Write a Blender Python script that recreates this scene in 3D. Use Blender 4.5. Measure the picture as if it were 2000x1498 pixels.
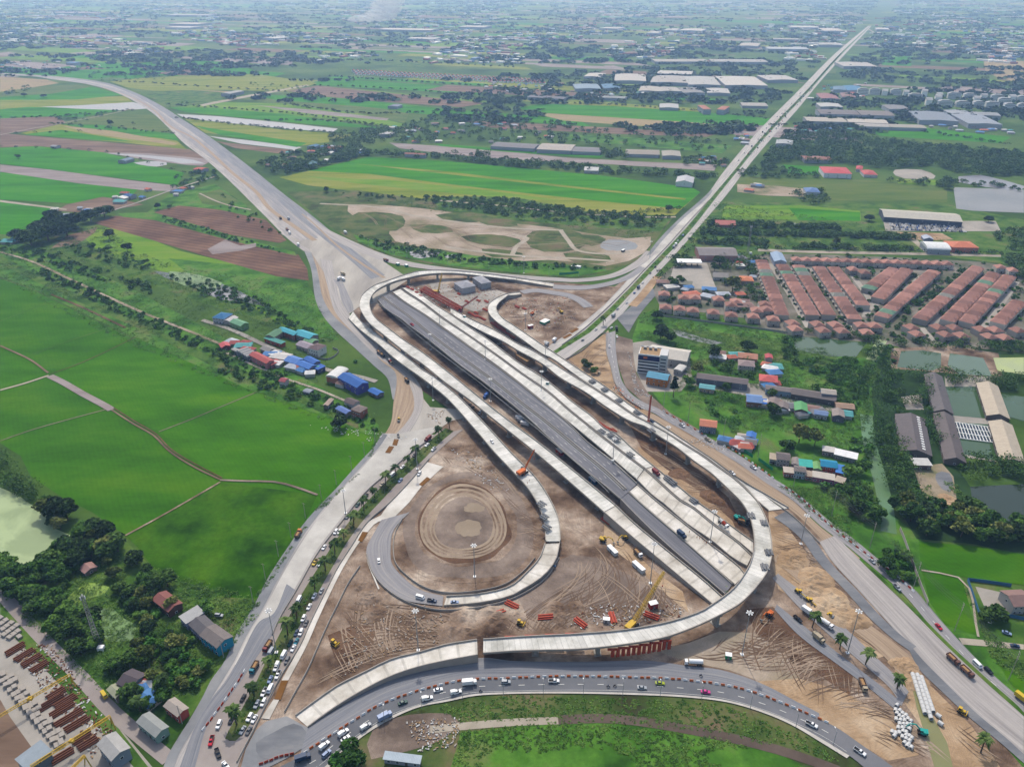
import bpy, bmesh, math, random
import numpy as np
from mathutils import Vector, Matrix, noise
from mathutils.geometry import tessellate_polygon
R = math.radians
random.seed(7)
for o in list(bpy.data.objects): bpy.data.objects.remove(o)
SC = bpy.context.scene
COL = SC.collection

# ---------------------------------------------------------------- camera, sky, sun, exposure
FPX, PITCH, CAMH = 1520.0, R(27.7), 300.0
cam = bpy.data.cameras.new('camera'); camo = bpy.data.objects.new('camera', cam); COL.objects.link(camo)
camo.location = (0, 0, CAMH); camo.rotation_euler = (R(90) - PITCH, 0, 0)
cam.sensor_width = 36; cam.lens = 36 * FPX / 2000; cam.clip_start = 1; cam.clip_end = 90000
SC.camera = camo
SUN_EL, SUN_AZ = R(52), R(-7)
wd = bpy.data.worlds.new('World'); SC.world = wd; wd.use_nodes = True
nt = wd.node_tree; nt.nodes.clear()
sky = nt.nodes.new('ShaderNodeTexSky'); sky.sky_type = 'NISHITA'; sky.sun_disc = False
sky.sun_elevation = SUN_EL; sky.sun_rotation = SUN_AZ; sky.dust_density = 3.0; sky.air_density = 1.2
bg = nt.nodes.new('ShaderNodeBackground'); bg.inputs[1].default_value = 0.15
wo = nt.nodes.new('ShaderNodeOutputWorld'); nt.links.new(sky.outputs[0], bg.inputs[0]); nt.links.new(bg.outputs[0], wo.inputs[0])
sl = bpy.data.lights.new('sun', 'SUN'); sl.energy = 2.6; sl.angle = R(1.0); sl.color = (1, .95, .88)
so = bpy.data.objects.new('sun', sl); COL.objects.link(so)
sd = Vector((math.sin(SUN_AZ) * math.cos(SUN_EL), math.cos(SUN_AZ) * math.cos(SUN_EL), math.sin(SUN_EL)))
so.rotation_euler = sd.to_track_quat('Z', 'Y').to_euler(); so.location = (0, 0, 500)
SC.view_settings.view_transform = 'Standard'; SC.view_settings.look = 'None'
SC.view_settings.exposure = 0.45; SC.view_settings.gamma = 1; SC.view_settings.use_curve_mapping = False
SC.cycles.max_bounces = 5; SC.cycles.volume_bounces = 0; SC.cycles.volume_max_steps = 64
SC.cycles.sample_clamp_indirect = 5

# ---------------------------------------------------------------- photo pixel <-> place on the ground
SP, CP = math.sin(PITCH), math.cos(PITCH)
def W(px, py, z=0.0):
    u = (px - 1000) / FPX; v = (749 - py) / FPX
    t = (CAMH - z) / (SP - v * CP)
    return Vector((u * t, (CP + v * SP) * t, z))
def PIX(p):
    z = p[2] - CAMH; d = p[1] * CP - z * SP
    return (1000 + FPX * p[0] / d, 749 - FPX * (p[1] * SP + z * CP) / d)
def pts(s):
    return [tuple(float(a) for a in q.split(',')) for q in s.split()]
def C(r, g, b, k=1.65):
    k -= .45 * min(1, max(0, (min(r, g, b) - 185) / 40))
    f = lambda c: (c / 255 / 12.92 if c <= 10 else ((c / 255 + .055) / 1.055) ** 2.4)
    return (min(f(r) / k, .85), min(f(g) / k, .85), min(f(b) / k, .85), 1)

# ---------------------------------------------------------------- materials
MAT = {}
def nodes(name):
    m = bpy.data.materials.new(name); m.use_nodes = True; t = m.node_tree
    b = t.nodes['Principled BSDF']; b.inputs['Specular IOR Level'].default_value = .12
    return m, t, b
def mathn(t, op, a, b=None, c=None):
    n = t.nodes.new('ShaderNodeMath'); n.operation = op
    for i, x in enumerate((a, b, c)):
        if x is None: continue
        if isinstance(x, (int, float)): n.inputs[i].default_value = x
        else: t.links.new(x, n.inputs[i])
    return n.outputs[0]
def mixc(t, f, a, b, mode='MIX'):
    n = t.nodes.new('ShaderNodeMix'); n.data_type = 'RGBA'; n.blend_type = mode
    for k, x in ((0, f), (6, a), (7, b)):
        if isinstance(x, (int, float, tuple)): n.inputs[k].default_value = x
        else: t.links.new(x, n.inputs[k])
    return n.outputs[2]
def noisen(t, vec, scale, detail=4, rough=.55, dist=0.0):
    n = t.nodes.new('ShaderNodeTexNoise'); n.inputs['Scale'].default_value = scale
    n.inputs['Detail'].default_value = detail; n.inputs['Roughness'].default_value = rough
    n.inputs['Distortion'].default_value = dist
    t.links.new(vec, n.inputs['Vector']); return n.outputs[0]
def ramp(t, f, stops):
    n = t.nodes.new('ShaderNodeValToRGB'); t.links.new(f, n.inputs[0]); e = n.color_ramp.elements
    while len(e) < len(stops): e.new(.5)
    for i, (p, c) in enumerate(stops): e[i].position = p; e[i].color = c if len(c) == 4 else (*c, 1)
    return n.outputs[0]
def pos(t, rot=0, sx=1, sy=1):
    g = t.nodes.new('ShaderNodeNewGeometry'); m = t.nodes.new('ShaderNodeMapping')
    m.inputs['Rotation'].default_value = (0, 0, rot); m.inputs['Scale'].default_value = (sx, sy, 1)
    t.links.new(g.outputs['Position'], m.inputs[0]); return m.outputs[0]
def gmat(name, cols, scale=.03, fine=.6, amp=.25, rot=0, stretch=1, rough=.92, tracks=0, bump=0, rows=None, spread=.16):
    """ground stuff: colours spread by noise, grain, optional crop rows / wheel tracks"""
    m, t, b = nodes(name); v = pos(t, rot, 1, stretch); b.inputs['Specular IOR Level'].default_value = .03
    f = noisen(t, v, scale, 6, .6)
    n = len(cols)
    st = [(.5 + (i / (n - 1) - .5) * 2 * spread if n > 1 else .5, cols[i]) for i in range(n)]
    c = ramp(t, f, st) if n > 1 else ramp(t, f, [(0, cols[0]), (1, cols[0])])
    g = noisen(t, v, fine, 5, .7)
    g = mathn(t, 'MULTIPLY_ADD', g, 2 * amp, 1 - amp)
    if tracks:
        v2 = pos(t, 0)
        w = noisen(t, v2, .012, 3, .5, 1.5)
        w = mathn(t, 'SINE', mathn(t, 'MULTIPLY', w, 260.0))
        w = mathn(t, 'POWER', mathn(t, 'ABSOLUTE', w), 5)
        msk = noisen(t, v2, .03, 3); msk = ramp(t, msk, [(.42, (0, 0, 0)), (.6, (1, 1, 1))])
        g = mathn(t, 'ADD', g, mathn(t, 'MULTIPLY', mathn(t, 'MULTIPLY', w, msk), tracks))
        w3 = noisen(t, v2, .009, 2, .5, 2.5); w3 = mathn(t, 'SINE', mathn(t, 'MULTIPLY', w3, 330.0))
        g = mathn(t, 'ADD', g, mathn(t, 'MULTIPLY', mathn(t, 'POWER', mathn(t, 'ABSOLUTE', w3), 7), -tracks * .9))
    if rows:
        per, a, rr = rows
        v3 = pos(t, rr); s = t.nodes.new('ShaderNodeSeparateXYZ'); t.links.new(v3, s.inputs[0])
        wob = noisen(t, v3, .02, 2)
        w = mathn(t, 'SINE', mathn(t, 'ADD', mathn(t, 'MULTIPLY', s.outputs[1], 6.283 / per), mathn(t, 'MULTIPLY', wob, 3)))
        g = mathn(t, 'ADD', g, mathn(t, 'MULTIPLY', w, a))
    out = t.nodes.new('ShaderNodeVectorMath'); out.operation = 'SCALE'
    t.links.new(c, out.inputs[0]); t.links.new(g, out.inputs['Scale'])
    t.links.new(out.outputs[0], b.inputs['Base Color']); b.inputs['Roughness'].default_value = rough
    if bump:
        bn = t.nodes.new('ShaderNodeBump'); bn.inputs['Strength'].default_value = bump; bn.inputs['Distance'].default_value = 1.0
        t.links.new(noisen(t, v, fine * .6, 4, .7), bn.inputs['Height']); t.links.new(bn.outputs[0], b.inputs['Normal'])
    MAT[name] = m; return m
def plain(name, col, rough=.6, metal=0, grain=.12, gs=1.5):
    m, t, b = nodes(name)
    tc = t.nodes.new('ShaderNodeTexCoord')
    g = mathn(t, 'MULTIPLY_ADD', noisen(t, tc.outputs['Object'], gs, 4, .6), 2 * grain, 1 - grain)
    out = t.nodes.new('ShaderNodeVectorMath'); out.operation = 'SCALE'; out.inputs[0].default_value = col[:3]
    t.links.new(g, out.inputs['Scale']); t.links.new(out.outputs[0], b.inputs['Base Color'])
    b.inputs['Roughness'].default_value = rough; b.inputs['Metallic'].default_value = metal
    MAT[name] = m; return m
def objcol(name, rough=.5, grain=.1, gs=.8, metal=0, ribs=0):
    """takes the colour set on each object, weathered by noise; ribs = corrugated sheet"""
    m, t, b = nodes(name)
    oi = t.nodes.new('ShaderNodeObjectInfo'); tc = t.nodes.new('ShaderNodeTexCoord')
    g = mathn(t, 'MULTIPLY_ADD', noisen(t, tc.outputs['Object'], gs, 5, .65), 2 * grain, 1 - grain)
    if ribs:
        s = t.nodes.new('ShaderNodeSeparateXYZ'); t.links.new(tc.outputs['Object'], s.inputs[0])
        w = mathn(t, 'SINE', mathn(t, 'MULTIPLY', s.outputs[0], ribs))
        g = mathn(t, 'ADD', g, mathn(t, 'MULTIPLY', w, .06))
    out = t.nodes.new('ShaderNodeVectorMath'); out.operation = 'SCALE'
    t.links.new(oi.outputs['Color'], out.inputs[0]); t.links.new(g, out.inputs['Scale'])
    t.links.new(out.outputs[0], b.inputs['Base Color']); b.inputs['Roughness'].default_value = rough; b.inputs['Metallic'].default_value = metal
    MAT[name] = m; return m
def foliage(name, cols, ns=.25):
    m, t, b = nodes(name)
    oi = t.nodes.new('ShaderNodeObjectInfo'); g = t.nodes.new('ShaderNodeNewGeometry')
    f = noisen(t, g.outputs['Position'], ns, 3, .6)
    f = mathn(t, 'ADD', mathn(t, 'MULTIPLY', f, .9), mathn(t, 'MULTIPLY', g.outputs['Random Per Island'], .25))
    f = mathn(t, 'ADD', f, mathn(t, 'MULTIPLY_ADD', oi.outputs['Random'], .46, -.36))
    c = ramp(t, f, [(.25 + .5 * i / (len(cols) - 1), cols[i]) for i in range(len(cols))])
    t.links.new(c, b.inputs['Base Color']); b.inputs['Roughness'].default_value = .8
    b.inputs['Specular IOR Level'].default_value = .1
    MAT[name] = m; return m
def water(name, col, rough=.12, algae=None):
    m, t, b = nodes(name); v = pos(t)
    c = mixc(t, noisen(t, v, .05, 4), col, tuple(x * .8 for x in col[:3]) + (1,))
    if algae:
        a = ramp(t, noisen(t, v, .03, 5, .6, .6), [(.45, (0, 0, 0)), (.55, (1, 1, 1))])
        c = mixc(t, a, c, algae)
    t.links.new(c, b.inputs['Base Color']); b.inputs['Roughness'].default_value = rough; b.inputs['Specular IOR Level'].default_value = .3
    bn = t.nodes.new('ShaderNodeBump'); bn.inputs['Strength'].default_value = .08; t.links.new(noisen(t, v, .8, 3), bn.inputs['Height'])
    t.links.new(bn.outputs[0], b.inputs['Normal']); MAT[name] = m; return m

FR = R(-24)      # run of the long fields
gmat('mid_green', [C(54, 80, 34), C(78, 108, 44), C(104, 126, 60)], .006, .12, .3)
gmat('weeds', [C(52, 84, 32), C(72, 108, 40), C(98, 126, 54), C(118, 116, 78)], .035, .5, .45)
gmat('weeds_bright', [C(50, 86, 30), C(70, 116, 38), C(92, 138, 50), C(112, 128, 70)], .03, .4, .5)
gmat('grass_dry', [C(94, 116, 60), C(128, 134, 84), C(146, 138, 100)], .03, .4, .25)
gmat('rough_turf', [C(66, 70, 44), C(74, 96, 46), C(104, 112, 66), C(122, 108, 84)], .03, .4, .4)
gmat('paddy_a', [C(50, 98, 2), C(62, 114, 6), C(80, 124, 14)], .01, .15, .26, rot=R(60), stretch=3, rows=(3.1, .035, R(58)))
gmat('paddy_b', [C(54, 104, 2), C(66, 120, 6), C(86, 132, 16)], .01, .15, .26, rot=R(60), stretch=3, rows=(2.7, .035, R(58)))
gmat('paddy_tuft', [C(34, 70, 4), C(58, 102, 6), C(76, 116, 16)], .03, .25, .55)
gmat('paddy_c', [C(52, 116, 6), C(62, 136, 8), C(80, 146, 22)], .006, .1, .1, rot=-FR, stretch=5)
gmat('paddy_d', [C(84, 132, 24), C(112, 150, 40), C(134, 154, 60)], .006, .1, .1, rot=-FR, stretch=6)
gmat('field_yellow', [C(106, 128, 30), C(136, 146, 50), C(154, 152, 76)], .006, .1, .12, rot=-FR, stretch=6)
gmat('field_olive', [C(78, 106, 44), C(98, 118, 54), C(114, 124, 68)], .008, .1, .15, rot=-FR, stretch=5)
gmat('field_brown', [C(112, 92, 78), C(130, 108, 92), C(150, 128, 108)], .01, .15, .12, rot=-FR, stretch=5)
gmat('field_mauve', [C(138, 126, 124), C(158, 146, 142), C(170, 160, 156)], .01, .15, .1, rot=-FR, stretch=5)
gmat('plough', [C(100, 76, 62), C(118, 90, 74), C(136, 106, 86)], .02, .4, .12, rows=(9, .16, R(24)))
gmat('field_tan', [C(150, 134, 102), C(172, 152, 116), C(150, 146, 96)], .008, .15, .12, rot=-FR, stretch=5)
gmat('earth', [C(80, 62, 50), C(130, 108, 90), C(164, 144, 126), C(196, 180, 162)], .03, .22, .62, tracks=.2, bump=.6)
gmat('mud', [C(84, 64, 50), C(110, 84, 66), C(134, 106, 84)], .03, .35, .25, tracks=.2, bump=.6)
gmat('earth_grey', [C(110, 96, 86), C(140, 124, 112), C(166, 150, 136)], .03, .25, .4, tracks=.12, bump=.4)
gmat('sand', [C(152, 126, 98), C(180, 152, 120), C(204, 180, 150)], .04, .4, .25, tracks=.14, bump=.5)
gmat('sand_lot', [C(100, 112, 66), C(160, 146, 122), C(184, 168, 150), C(202, 188, 172)], .016, .3, .25, tracks=.1, spread=.2)
gmat('dusty', [C(160, 154, 148), C(184, 178, 168), C(202, 196, 186)], .03, .3, .12, rot=R(40), stretch=.2)
gmat('slab', [C(196, 190, 178), C(214, 208, 198), C(224, 220, 212)], .04, .4, .09)
gmat('slab_grey', [C(182, 178, 170), C(200, 196, 188), C(212, 208, 200)], .03, .3, .1)
gmat('road_pink', [C(152, 142, 136), C(166, 156, 150), C(176, 168, 160)], .03, .3, .1)
gmat('gravel', [C(128, 130, 134), C(146, 148, 150), C(162, 162, 162)], .03, .5, .12)
gmat('gravel_dark', [C(112, 114, 118), C(130, 132, 136), C(150, 150, 150)], .03, .5, .15, rot=R(30), stretch=3)
gmat('asphalt', [C(104, 106, 112), C(120, 122, 126), C(134, 134, 138)], .02, .4, .09)
gmat('asphalt_pale', [C(140, 142, 144), C(156, 156, 156), C(170, 168, 164)], .012, .25, .1, rot=0, stretch=4)
gmat('tarmac_lane', [C(118, 116, 118), C(134, 132, 134), C(150, 148, 148)], .02, .3, .1)
gmat('track_lo', [C(108, 88, 72), C(132, 110, 92)], .05, .6, .2)
gmat('track_hi', [C(156, 136, 116), C(176, 156, 136)], .05, .6, .15)
gmat('terrace_tan', [C(160, 142, 122), C(178, 160, 138)], .05, .6, .25)
gmat('loop_clay', [C(152, 136, 116), C(164, 148, 128)], .05, .6, .2)
gmat('pit', [C(120, 84, 44), C(138, 98, 54)], .1, 1, .1)
gmat('lot', [C(150, 144, 136), C(174, 168, 158), C(190, 182, 172)], .02, .3, .14)
gmat('path', [C(168, 158, 140), C(190, 180, 164)], .05, .6, .12)
gmat('track_dark', [C(94, 82, 74), C(116, 102, 92)], .05, .6, .15)
gmat('kerb', [C(196, 190, 180), C(210, 205, 196)], .2, 2, .06)
gmat('estate', [C(78, 92, 62), C(118, 116, 102), C(150, 142, 132)], .03, .3, .3)
gmat('wood_floor', [C(34, 54, 32), C(50, 76, 40), C(64, 92, 48)], .02, .3, .3)
water('pond_green', C(66, 96, 52), .12); water('pond_pale', C(96, 120, 90), .12); water('pond_dark', C(40, 58, 36), .1)
water('pond_silver', C(140, 142, 150), .4); water('canal_mud', C(146, 146, 96), .15)
water('algae', C(150, 172, 116), .5, C(168, 188, 132)); water('algae_lime', C(186, 200, 130), .5, C(172, 184, 132))
water('algae_mid', C(90, 130, 62), .5, C(104, 146, 70)); water('algae_yellow', C(124, 160, 38), .6, C(140, 176, 44))
water('canal_green', C(92, 140, 92), .4, C(84, 124, 72))
gmat('lake_grey', [C(140, 144, 146), C(156, 158, 160)], .01, .1, .05, rough=.4)
plain('dark_glass', C(52, 62, 74), .15); plain('tyre', C(38, 38, 40), .8); plain('white_trim', C(228, 228, 226), .5)
plain('steel', C(150, 152, 154), .45, .3); plain('pole_grey', C(176, 178, 178), .5); plain('pole_conc', C(178, 174, 166), .8)
plain('conc_side', C(178, 170, 160), .85, 0, .2, .3); plain('pier_conc', C(164, 160, 152), .9, 0, .2, .3)
plain('trunk', C(96, 84, 70), .9); plain('red_steel', C(186, 74, 48), .6, 0, .2); plain('orange', C(226, 118, 54), .6, 0, .15)
plain('yellow', C(226, 186, 66), .6, 0, .15); plain('skin', C(190, 140, 110), .6); plain('black', C(40, 40, 42), .6)
plain('cable', C(90, 92, 94), .6); plain('load', C(178, 140, 96), .9, 0, .3); plain('green_net', C(50, 160, 110), .7)
plain('rust_pile', C(120, 76, 56), .9, 0, .4); plain('conc_block', C(206, 206, 204), .8); plain('timber', C(176, 146, 110), .9, 0, .3)
objcol('paint', .35, .05); objcol('wall', .85, .1, .4); objcol('roof', .7, .3, .3, 0, 9.0); objcol('tile', .85, .28, .4, 0, 6.0)
objcol('flat', .8, .14, .3)

# deck surface: stripes across the run (one per cast segment), stains
def deckmat(name, cols, seg=2.9, amp=.11):
    m, t, b = nodes(name); uv = t.nodes.new('ShaderNodeUVMap'); uv.uv_map = 'run'
    s = t.nodes.new('ShaderNodeSeparateXYZ'); t.links.new(uv.outputs[0], s.inputs[0])
    k = mathn(t, 'FLOOR', mathn(t, 'DIVIDE', s.outputs[0], seg))
    wn = t.nodes.new('ShaderNodeTexWhiteNoise'); wn.noise_dimensions = '1D'; t.links.new(k, wn.inputs['W'])
    fr = mathn(t, 'FRACT', mathn(t, 'DIVIDE', s.outputs[0], seg))
    line = mathn(t, 'LESS_THAN', fr, .14)
    v = pos(t); f = noisen(t, v, .07, 5, .65); c = ramp(t, f, [(.32 + .36 * i / (len(cols) - 1), cols[i]) for i in range(len(cols))])
    g = mathn(t, 'MULTIPLY_ADD', wn.outputs[0], 2 * amp, 1 - amp)
    g = mathn(t, 'SUBTRACT', g, mathn(t, 'MULTIPLY', line, .2))
    g = mathn(t, 'ADD', g, mathn(t, 'MULTIPLY_ADD', noisen(t, v, .5, 4, .7), .3, -.15))
    out = t.nodes.new('ShaderNodeVectorMath'); out.operation = 'SCALE'; t.links.new(c, out.inputs[0]); t.links.new(g, out.inputs['Scale'])
    t.links.new(out.outputs[0], b.inputs['Base Color']); b.inputs['Roughness'].default_value = .85; MAT[name] = m
deckmat('deck_conc', [C(190, 188, 178), C(214, 212, 204), C(226, 222, 214)])
deckmat('deck_slab', [C(194, 186, 172), C(216, 210, 198), C(228, 223, 214)], 9.0, .03)
# asphalt deck: pale wheel streaks along the run
def streakmat(name, cols, n=5.0, a=.09):
    m, t, b = nodes(name); uv = t.nodes.new('ShaderNodeUVMap'); uv.uv_map = 'run'
    mp = t.nodes.new('ShaderNodeMapping'); mp.inputs['Scale'].default_value = (.01, n, 1); t.links.new(uv.outputs[0], mp.inputs[0])
    f = noisen(t, mp.outputs[0], 1.6, 4, .6); c = ramp(t, f, [(.3 + .4 * i / (len(cols) - 1), cols[i]) for i in range(len(cols))])
    g = mathn(t, 'MULTIPLY_ADD', noisen(t, pos(t), .4, 4, .7), .2, .9)
    out = t.nodes.new('ShaderNodeVectorMath'); out.operation = 'SCALE'; t.links.new(c, out.inputs[0]); t.links.new(g, out.inputs['Scale'])
    t.links.new(out.outputs[0], b.inputs['Base Color']); b.inputs['Roughness'].default_value = .8; MAT[name] = m
streakmat('deck_asphalt', [C(102, 102, 108), C(122, 122, 128), C(144, 144, 148)])
streakmat('streak_dusty', [C(150, 145, 142), C(176, 170, 166), C(198, 192, 184)], 7)
streakmat('streak_pale', [C(156, 152, 150), C(184, 179, 174), C(206, 200, 194)], 7)
streakmat('streak_grey', [C(132, 132, 136), C(154, 152, 154), C(178, 172, 166)], 7)
streakmat('streak_tan', [C(150, 128, 106), C(172, 150, 126), C(190, 170, 146)], 7)
streakmat('streak_new', [C(116, 119, 126), C(138, 140, 146), C(162, 160, 158)], 7)

# ---------------------------------------------------------------- object helpers
def tag(o, label=None, cat=None, group=None, kind=None):
    if label: o['label'] = label
    if cat: o['category'] = cat
    if group: o['group'] = group
    if kind: o['kind'] = kind
    return o
def link(name, me, parent=None, loc=None, rz=0):
    o = bpy.data.objects.new(name, me); COL.objects.link(o)
    if parent is not None: o.parent = parent
    if loc is not None: o.location = loc
    if rz: o.rotation_euler = (0, 0, rz)
    return o
def empty(name, loc=(0, 0, 0), rz=0, label=None, cat=None, group=None):
    o = link(name, None, None, loc, rz); o.empty_display_size = .5
    return tag(o, label, cat, group)
def mesh(name, v, f, m, uv=None, smooth=False):
    me = bpy.data.meshes.new(name); me.from_pydata([tuple(a) for a in v], [], [tuple(a) for a in f])
    ms = m if isinstance(m, (list, tuple)) else [m]
    for k in ms: me.materials.append(MAT[k])
    if uv:
        l = me.uv_layers.new(name='run')
        for i, lp in enumerate(me.loops): l.data[i].uv = uv[lp.vertex_index]
    if smooth: me.polygons.foreach_set('use_smooth', [True] * len(me.polygons))
    me.update(); return me
class MB:
    """collects boxes, bars, tubes; build() makes one mesh"""
    def __init__(s): s.v = []; s.f = []; s.mi = []; s.mats = []
    def _m(s, m):
        if m not in s.mats: s.mats.append(m)
        return s.mats.index(m)
    def add(s, v, f, m='paint'):
        k = len(s.v); s.v += [tuple(a) for a in v]; i = s._m(m)
        for q in f: s.f.append(tuple(a + k for a in q)); s.mi.append(i)
    def box(s, c, d, m='paint', rz=0, top=None):
        x, y, z = d[0] / 2, d[1] / 2, d[2] / 2; tx, ty = (top or (1, 1)); ca, sa = math.cos(rz), math.sin(rz); v = []
        for zz, kx, ky in ((-z, 1, 1), (z, tx, ty)):
            for a, b in ((-x, -y), (x, -y), (x, y), (-x, y)):
                a, b = a * kx, b * ky; v.append((c[0] + a * ca - b * sa, c[1] + a * sa + b * ca, c[2] + zz))
        s.add(v, [(0, 3, 2, 1), (4, 5, 6, 7), (0, 1, 5, 4), (1, 2, 6, 5), (2, 3, 7, 6), (3, 0, 4, 7)], m); return s
    def tube(s, a, b, r0, r1=None, n=6, m='steel', caps=True):
        a, b = Vector(a), Vector(b); r1 = r0 if r1 is None else r1; d = (b - a).normalized()
        u = d.orthogonal().normalized(); w = d.cross(u); v = []
        for p, r in ((a, r0), (b, r1)):
            for i in range(n):
                t = 2 * math.pi * i / n; v.append(p + (u * math.cos(t) + w * math.sin(t)) * r)
        f = [(i, (i + 1) % n, n + (i + 1) % n, n + i) for i in range(n)]
        if caps: f += [tuple(range(n - 1, -1, -1)), tuple(range(n, 2 * n))]
        s.add(v, f, m); return s
    def prism(s, prof, y0, y1, m='paint'):
        """profile in x,z swept along y"""
        n = len(prof); v = [(x, y0, z) for x, z in prof] + [(x, y1, z) for x, z in prof]
        f = [(i, n + i, n + (i + 1) % n, (i + 1) % n) for i in range(n)] + [tuple(range(n)), tuple(range(2 * n - 1, n - 1, -1))]
        s.add(v, f, m); return s
    def build(s, name, smooth=False):
        me = bpy.data.meshes.new(name); me.from_pydata(s.v, [], s.f)
        for k in s.mats: me.materials.append(MAT[k])
        me.polygons.foreach_set('material_index', s.mi)
        if smooth: me.polygons.foreach_set('use_smooth', [True] * len(me.polygons))
        me.update(); return me
def children(o): return [c for c in COL.objects if c.parent == o]
KIDS = {}
def kids(o):
    if o.name not in KIDS: KIDS[o.name] = [c for c in bpy.data.objects if c.parent == o]
    return KIDS[o.name]
def copy_tree(o, loc=None, rz=None, label=None, group=None, color=None, scale=None, parent=None, paint=True):
    c = o.copy(); COL.objects.link(c); c.parent = parent
    if loc is not None: c.location = loc
    if rz is not None: c.rotation_euler = (0, 0, rz)
    if scale: c.scale = scale if isinstance(scale, tuple) else (scale,) * 3
    if label: c['label'] = label
    if group: c['group'] = group
    if color: c.color = color
    for ch in kids(o): copy_tree(ch, parent=c, color=color if paint else None)
    return c
def curve(P, n, closed=False):
    """Catmull-Rom through points, n samples by arc length"""
    P = [Vector(p) for p in P]; k = len(P); Q = []
    if k == 2 and not closed: return [P[0].lerp(P[1], i / (n - 1)) for i in range(n)]
    segs = k if closed else k - 1
    for i in range(segs):
        p1, p2 = P[i], P[(i + 1) % k]
        p0 = P[i - 1] if (i > 0 or closed) else p1 * 2 - p2
        p3 = P[(i + 2) % k] if (i + 2 < k or closed) else p2 * 2 - p1
        a1 = max((p1 - p0).length, 1e-3) ** .5; a2 = max((p2 - p1).length, 1e-3) ** .5; a3 = max((p3 - p2).length, 1e-3) ** .5
        m1 = (p1 - p0) / a1 - (p2 - p0) / (a1 + a2) + (p2 - p1) / a2
        m2 = (p2 - p1) / a2 - (p3 - p1) / (a2 + a3) + (p3 - p2) / a3
        m1 *= a2; m2 *= a2
        for j in range(12):
            t = j / 12; t2, t3 = t * t, t * t * t
            Q.append(p1 * (2 * t3 - 3 * t2 + 1) + m1 * (t3 - 2 * t2 + t) + p2 * (-2 * t3 + 3 * t2) + m2 * (t3 - t2))
    if not closed: Q.append(P[-1].copy())
    else: Q.append(P[0].copy())
    L = [0]
    for i in range(1, len(Q)): L.append(L[-1] + (Q[i] - Q[i - 1]).length)
    out = []; j = 0; m = n if not closed else n + 1
    for i in range(n):
        s = L[-1] * i / (m - 1)
        while j < len(L) - 2 and L[j + 1] < s: j += 1
        out.append(Q[j].lerp(Q[j + 1], min(1, (s - L[j]) / max(1e-9, L[j + 1] - L[j]))))
    return out
ZL = [0]
def lay(layer):
    ZL[0] += 1
    return .05 * layer + .0007 * (ZL[0] % 50)
def patch(name, m, layer, s, smooth=0, kind='structure', label=None):
    P = pts(s) if isinstance(s, str) else s
    z = lay(layer); V = [W(x, y, z) for x, y in P]
    if smooth: V = curve(V, len(V) * smooth, True)
    T = tessellate_polygon([V]); T = [t if (V[t[1]] - V[t[0]]).cross(V[t[2]] - V[t[0]]).z > 0 else t[::-1] for t in T]
    o = link(name, mesh(name, V, T, m)); tag(o, kind=kind)
    if label: tag(o, label)
    return o
def wpath(P, zs=0.0):
    P = pts(P) if isinstance(P, str) else P
    return [W(x, y, zs) for x, y in P]
def ribbon(name, m, layer, P, w, n=None, w1=None, z=None, off=0, label=None):
    """strip of constant width (metres) along a ground path given in photo pixels"""
    z = lay(layer) if z is None else z
    V = wpath(P, z); L = sum((V[i + 1] - V[i]).length for i in range(len(V) - 1)); n = n or max(8, min(160, int(L / 8)))
    c = curve(V, n); w1 = w if w1 is None else w1; v = []; uv = []; s = 0
    for i, p in enumerate(c):
        d = (c[min(i + 1, n - 1)] - c[max(i - 1, 0)]).normalized(); q = Vector((-d.y, d.x, 0)); ww = (w + (w1 - w) * i / (n - 1)) / 2
        if i: s += (c[i] - c[i - 1]).length
        v += [p + q * (ww + off), p - q * (ww - off)]; uv += [(s, 1), (s, 0)]
    o = link(name, mesh(name, v, [(2 * i + 1, 2 * i + 3, 2 * i + 2, 2 * i) for i in range(n - 1)], m, uv)); tag(o, kind='structure')
    if label: tag(o, label)
    return o
def strip(name, m, layer, A, B, n=60, z=None):
    """strip between two edges given in photo pixels"""
    z = lay(layer) if z is None else z
    a = curve(wpath(A, z), n); b = curve(wpath(B, z), n); v = []; uv = []; s = 0
    for i in range(n):
        if i: s += (a[i] - a[i - 1]).length
        v += [a[i], b[i]]; uv += [(s, 0), (s, 1)]
    F = []
    for i in range(n - 1):
        q = (2 * i + 1, 2 * i + 3, 2 * i + 2, 2 * i)
        if (Vector(v[q[1]]) - Vector(v[q[0]])).cross(Vector(v[q[2]]) - Vector(v[q[0]])).z < 0: q = q[::-1]
        F.append(q)
    o = link(name, mesh(name, v, F, m, uv)); tag(o, kind='structure'); return o
# ---------------------------------------------------------------- the ground
def big_ground():
    # one sheet to the horizon, finer near the camera
    z = 0; v = []; f = []
    xs = [-60000, -20000, -8000, -3000, -1000, 0, 1000, 3000, 8000, 20000, 60000]; ys = [-2000, 0, 500, 1000, 2000, 4000, 8000, 16000, 32000, 64000]
    for y in ys:
        for x in xs: v.append((x, y, z))
    n = len(xs)
    for j in range(len(ys) - 1):
        for i in range(n - 1): f.append((j * n + i, j * n + i + 1, (j + 1) * n + i + 1, (j + 1) * n + i))
    tag(link('ground', mesh('ground', v, f, 'mid_green')), kind='structure')
big_ground()
G = lambda m, l, s, name='field', smooth=0: patch(name, m, l, s, smooth)
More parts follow.
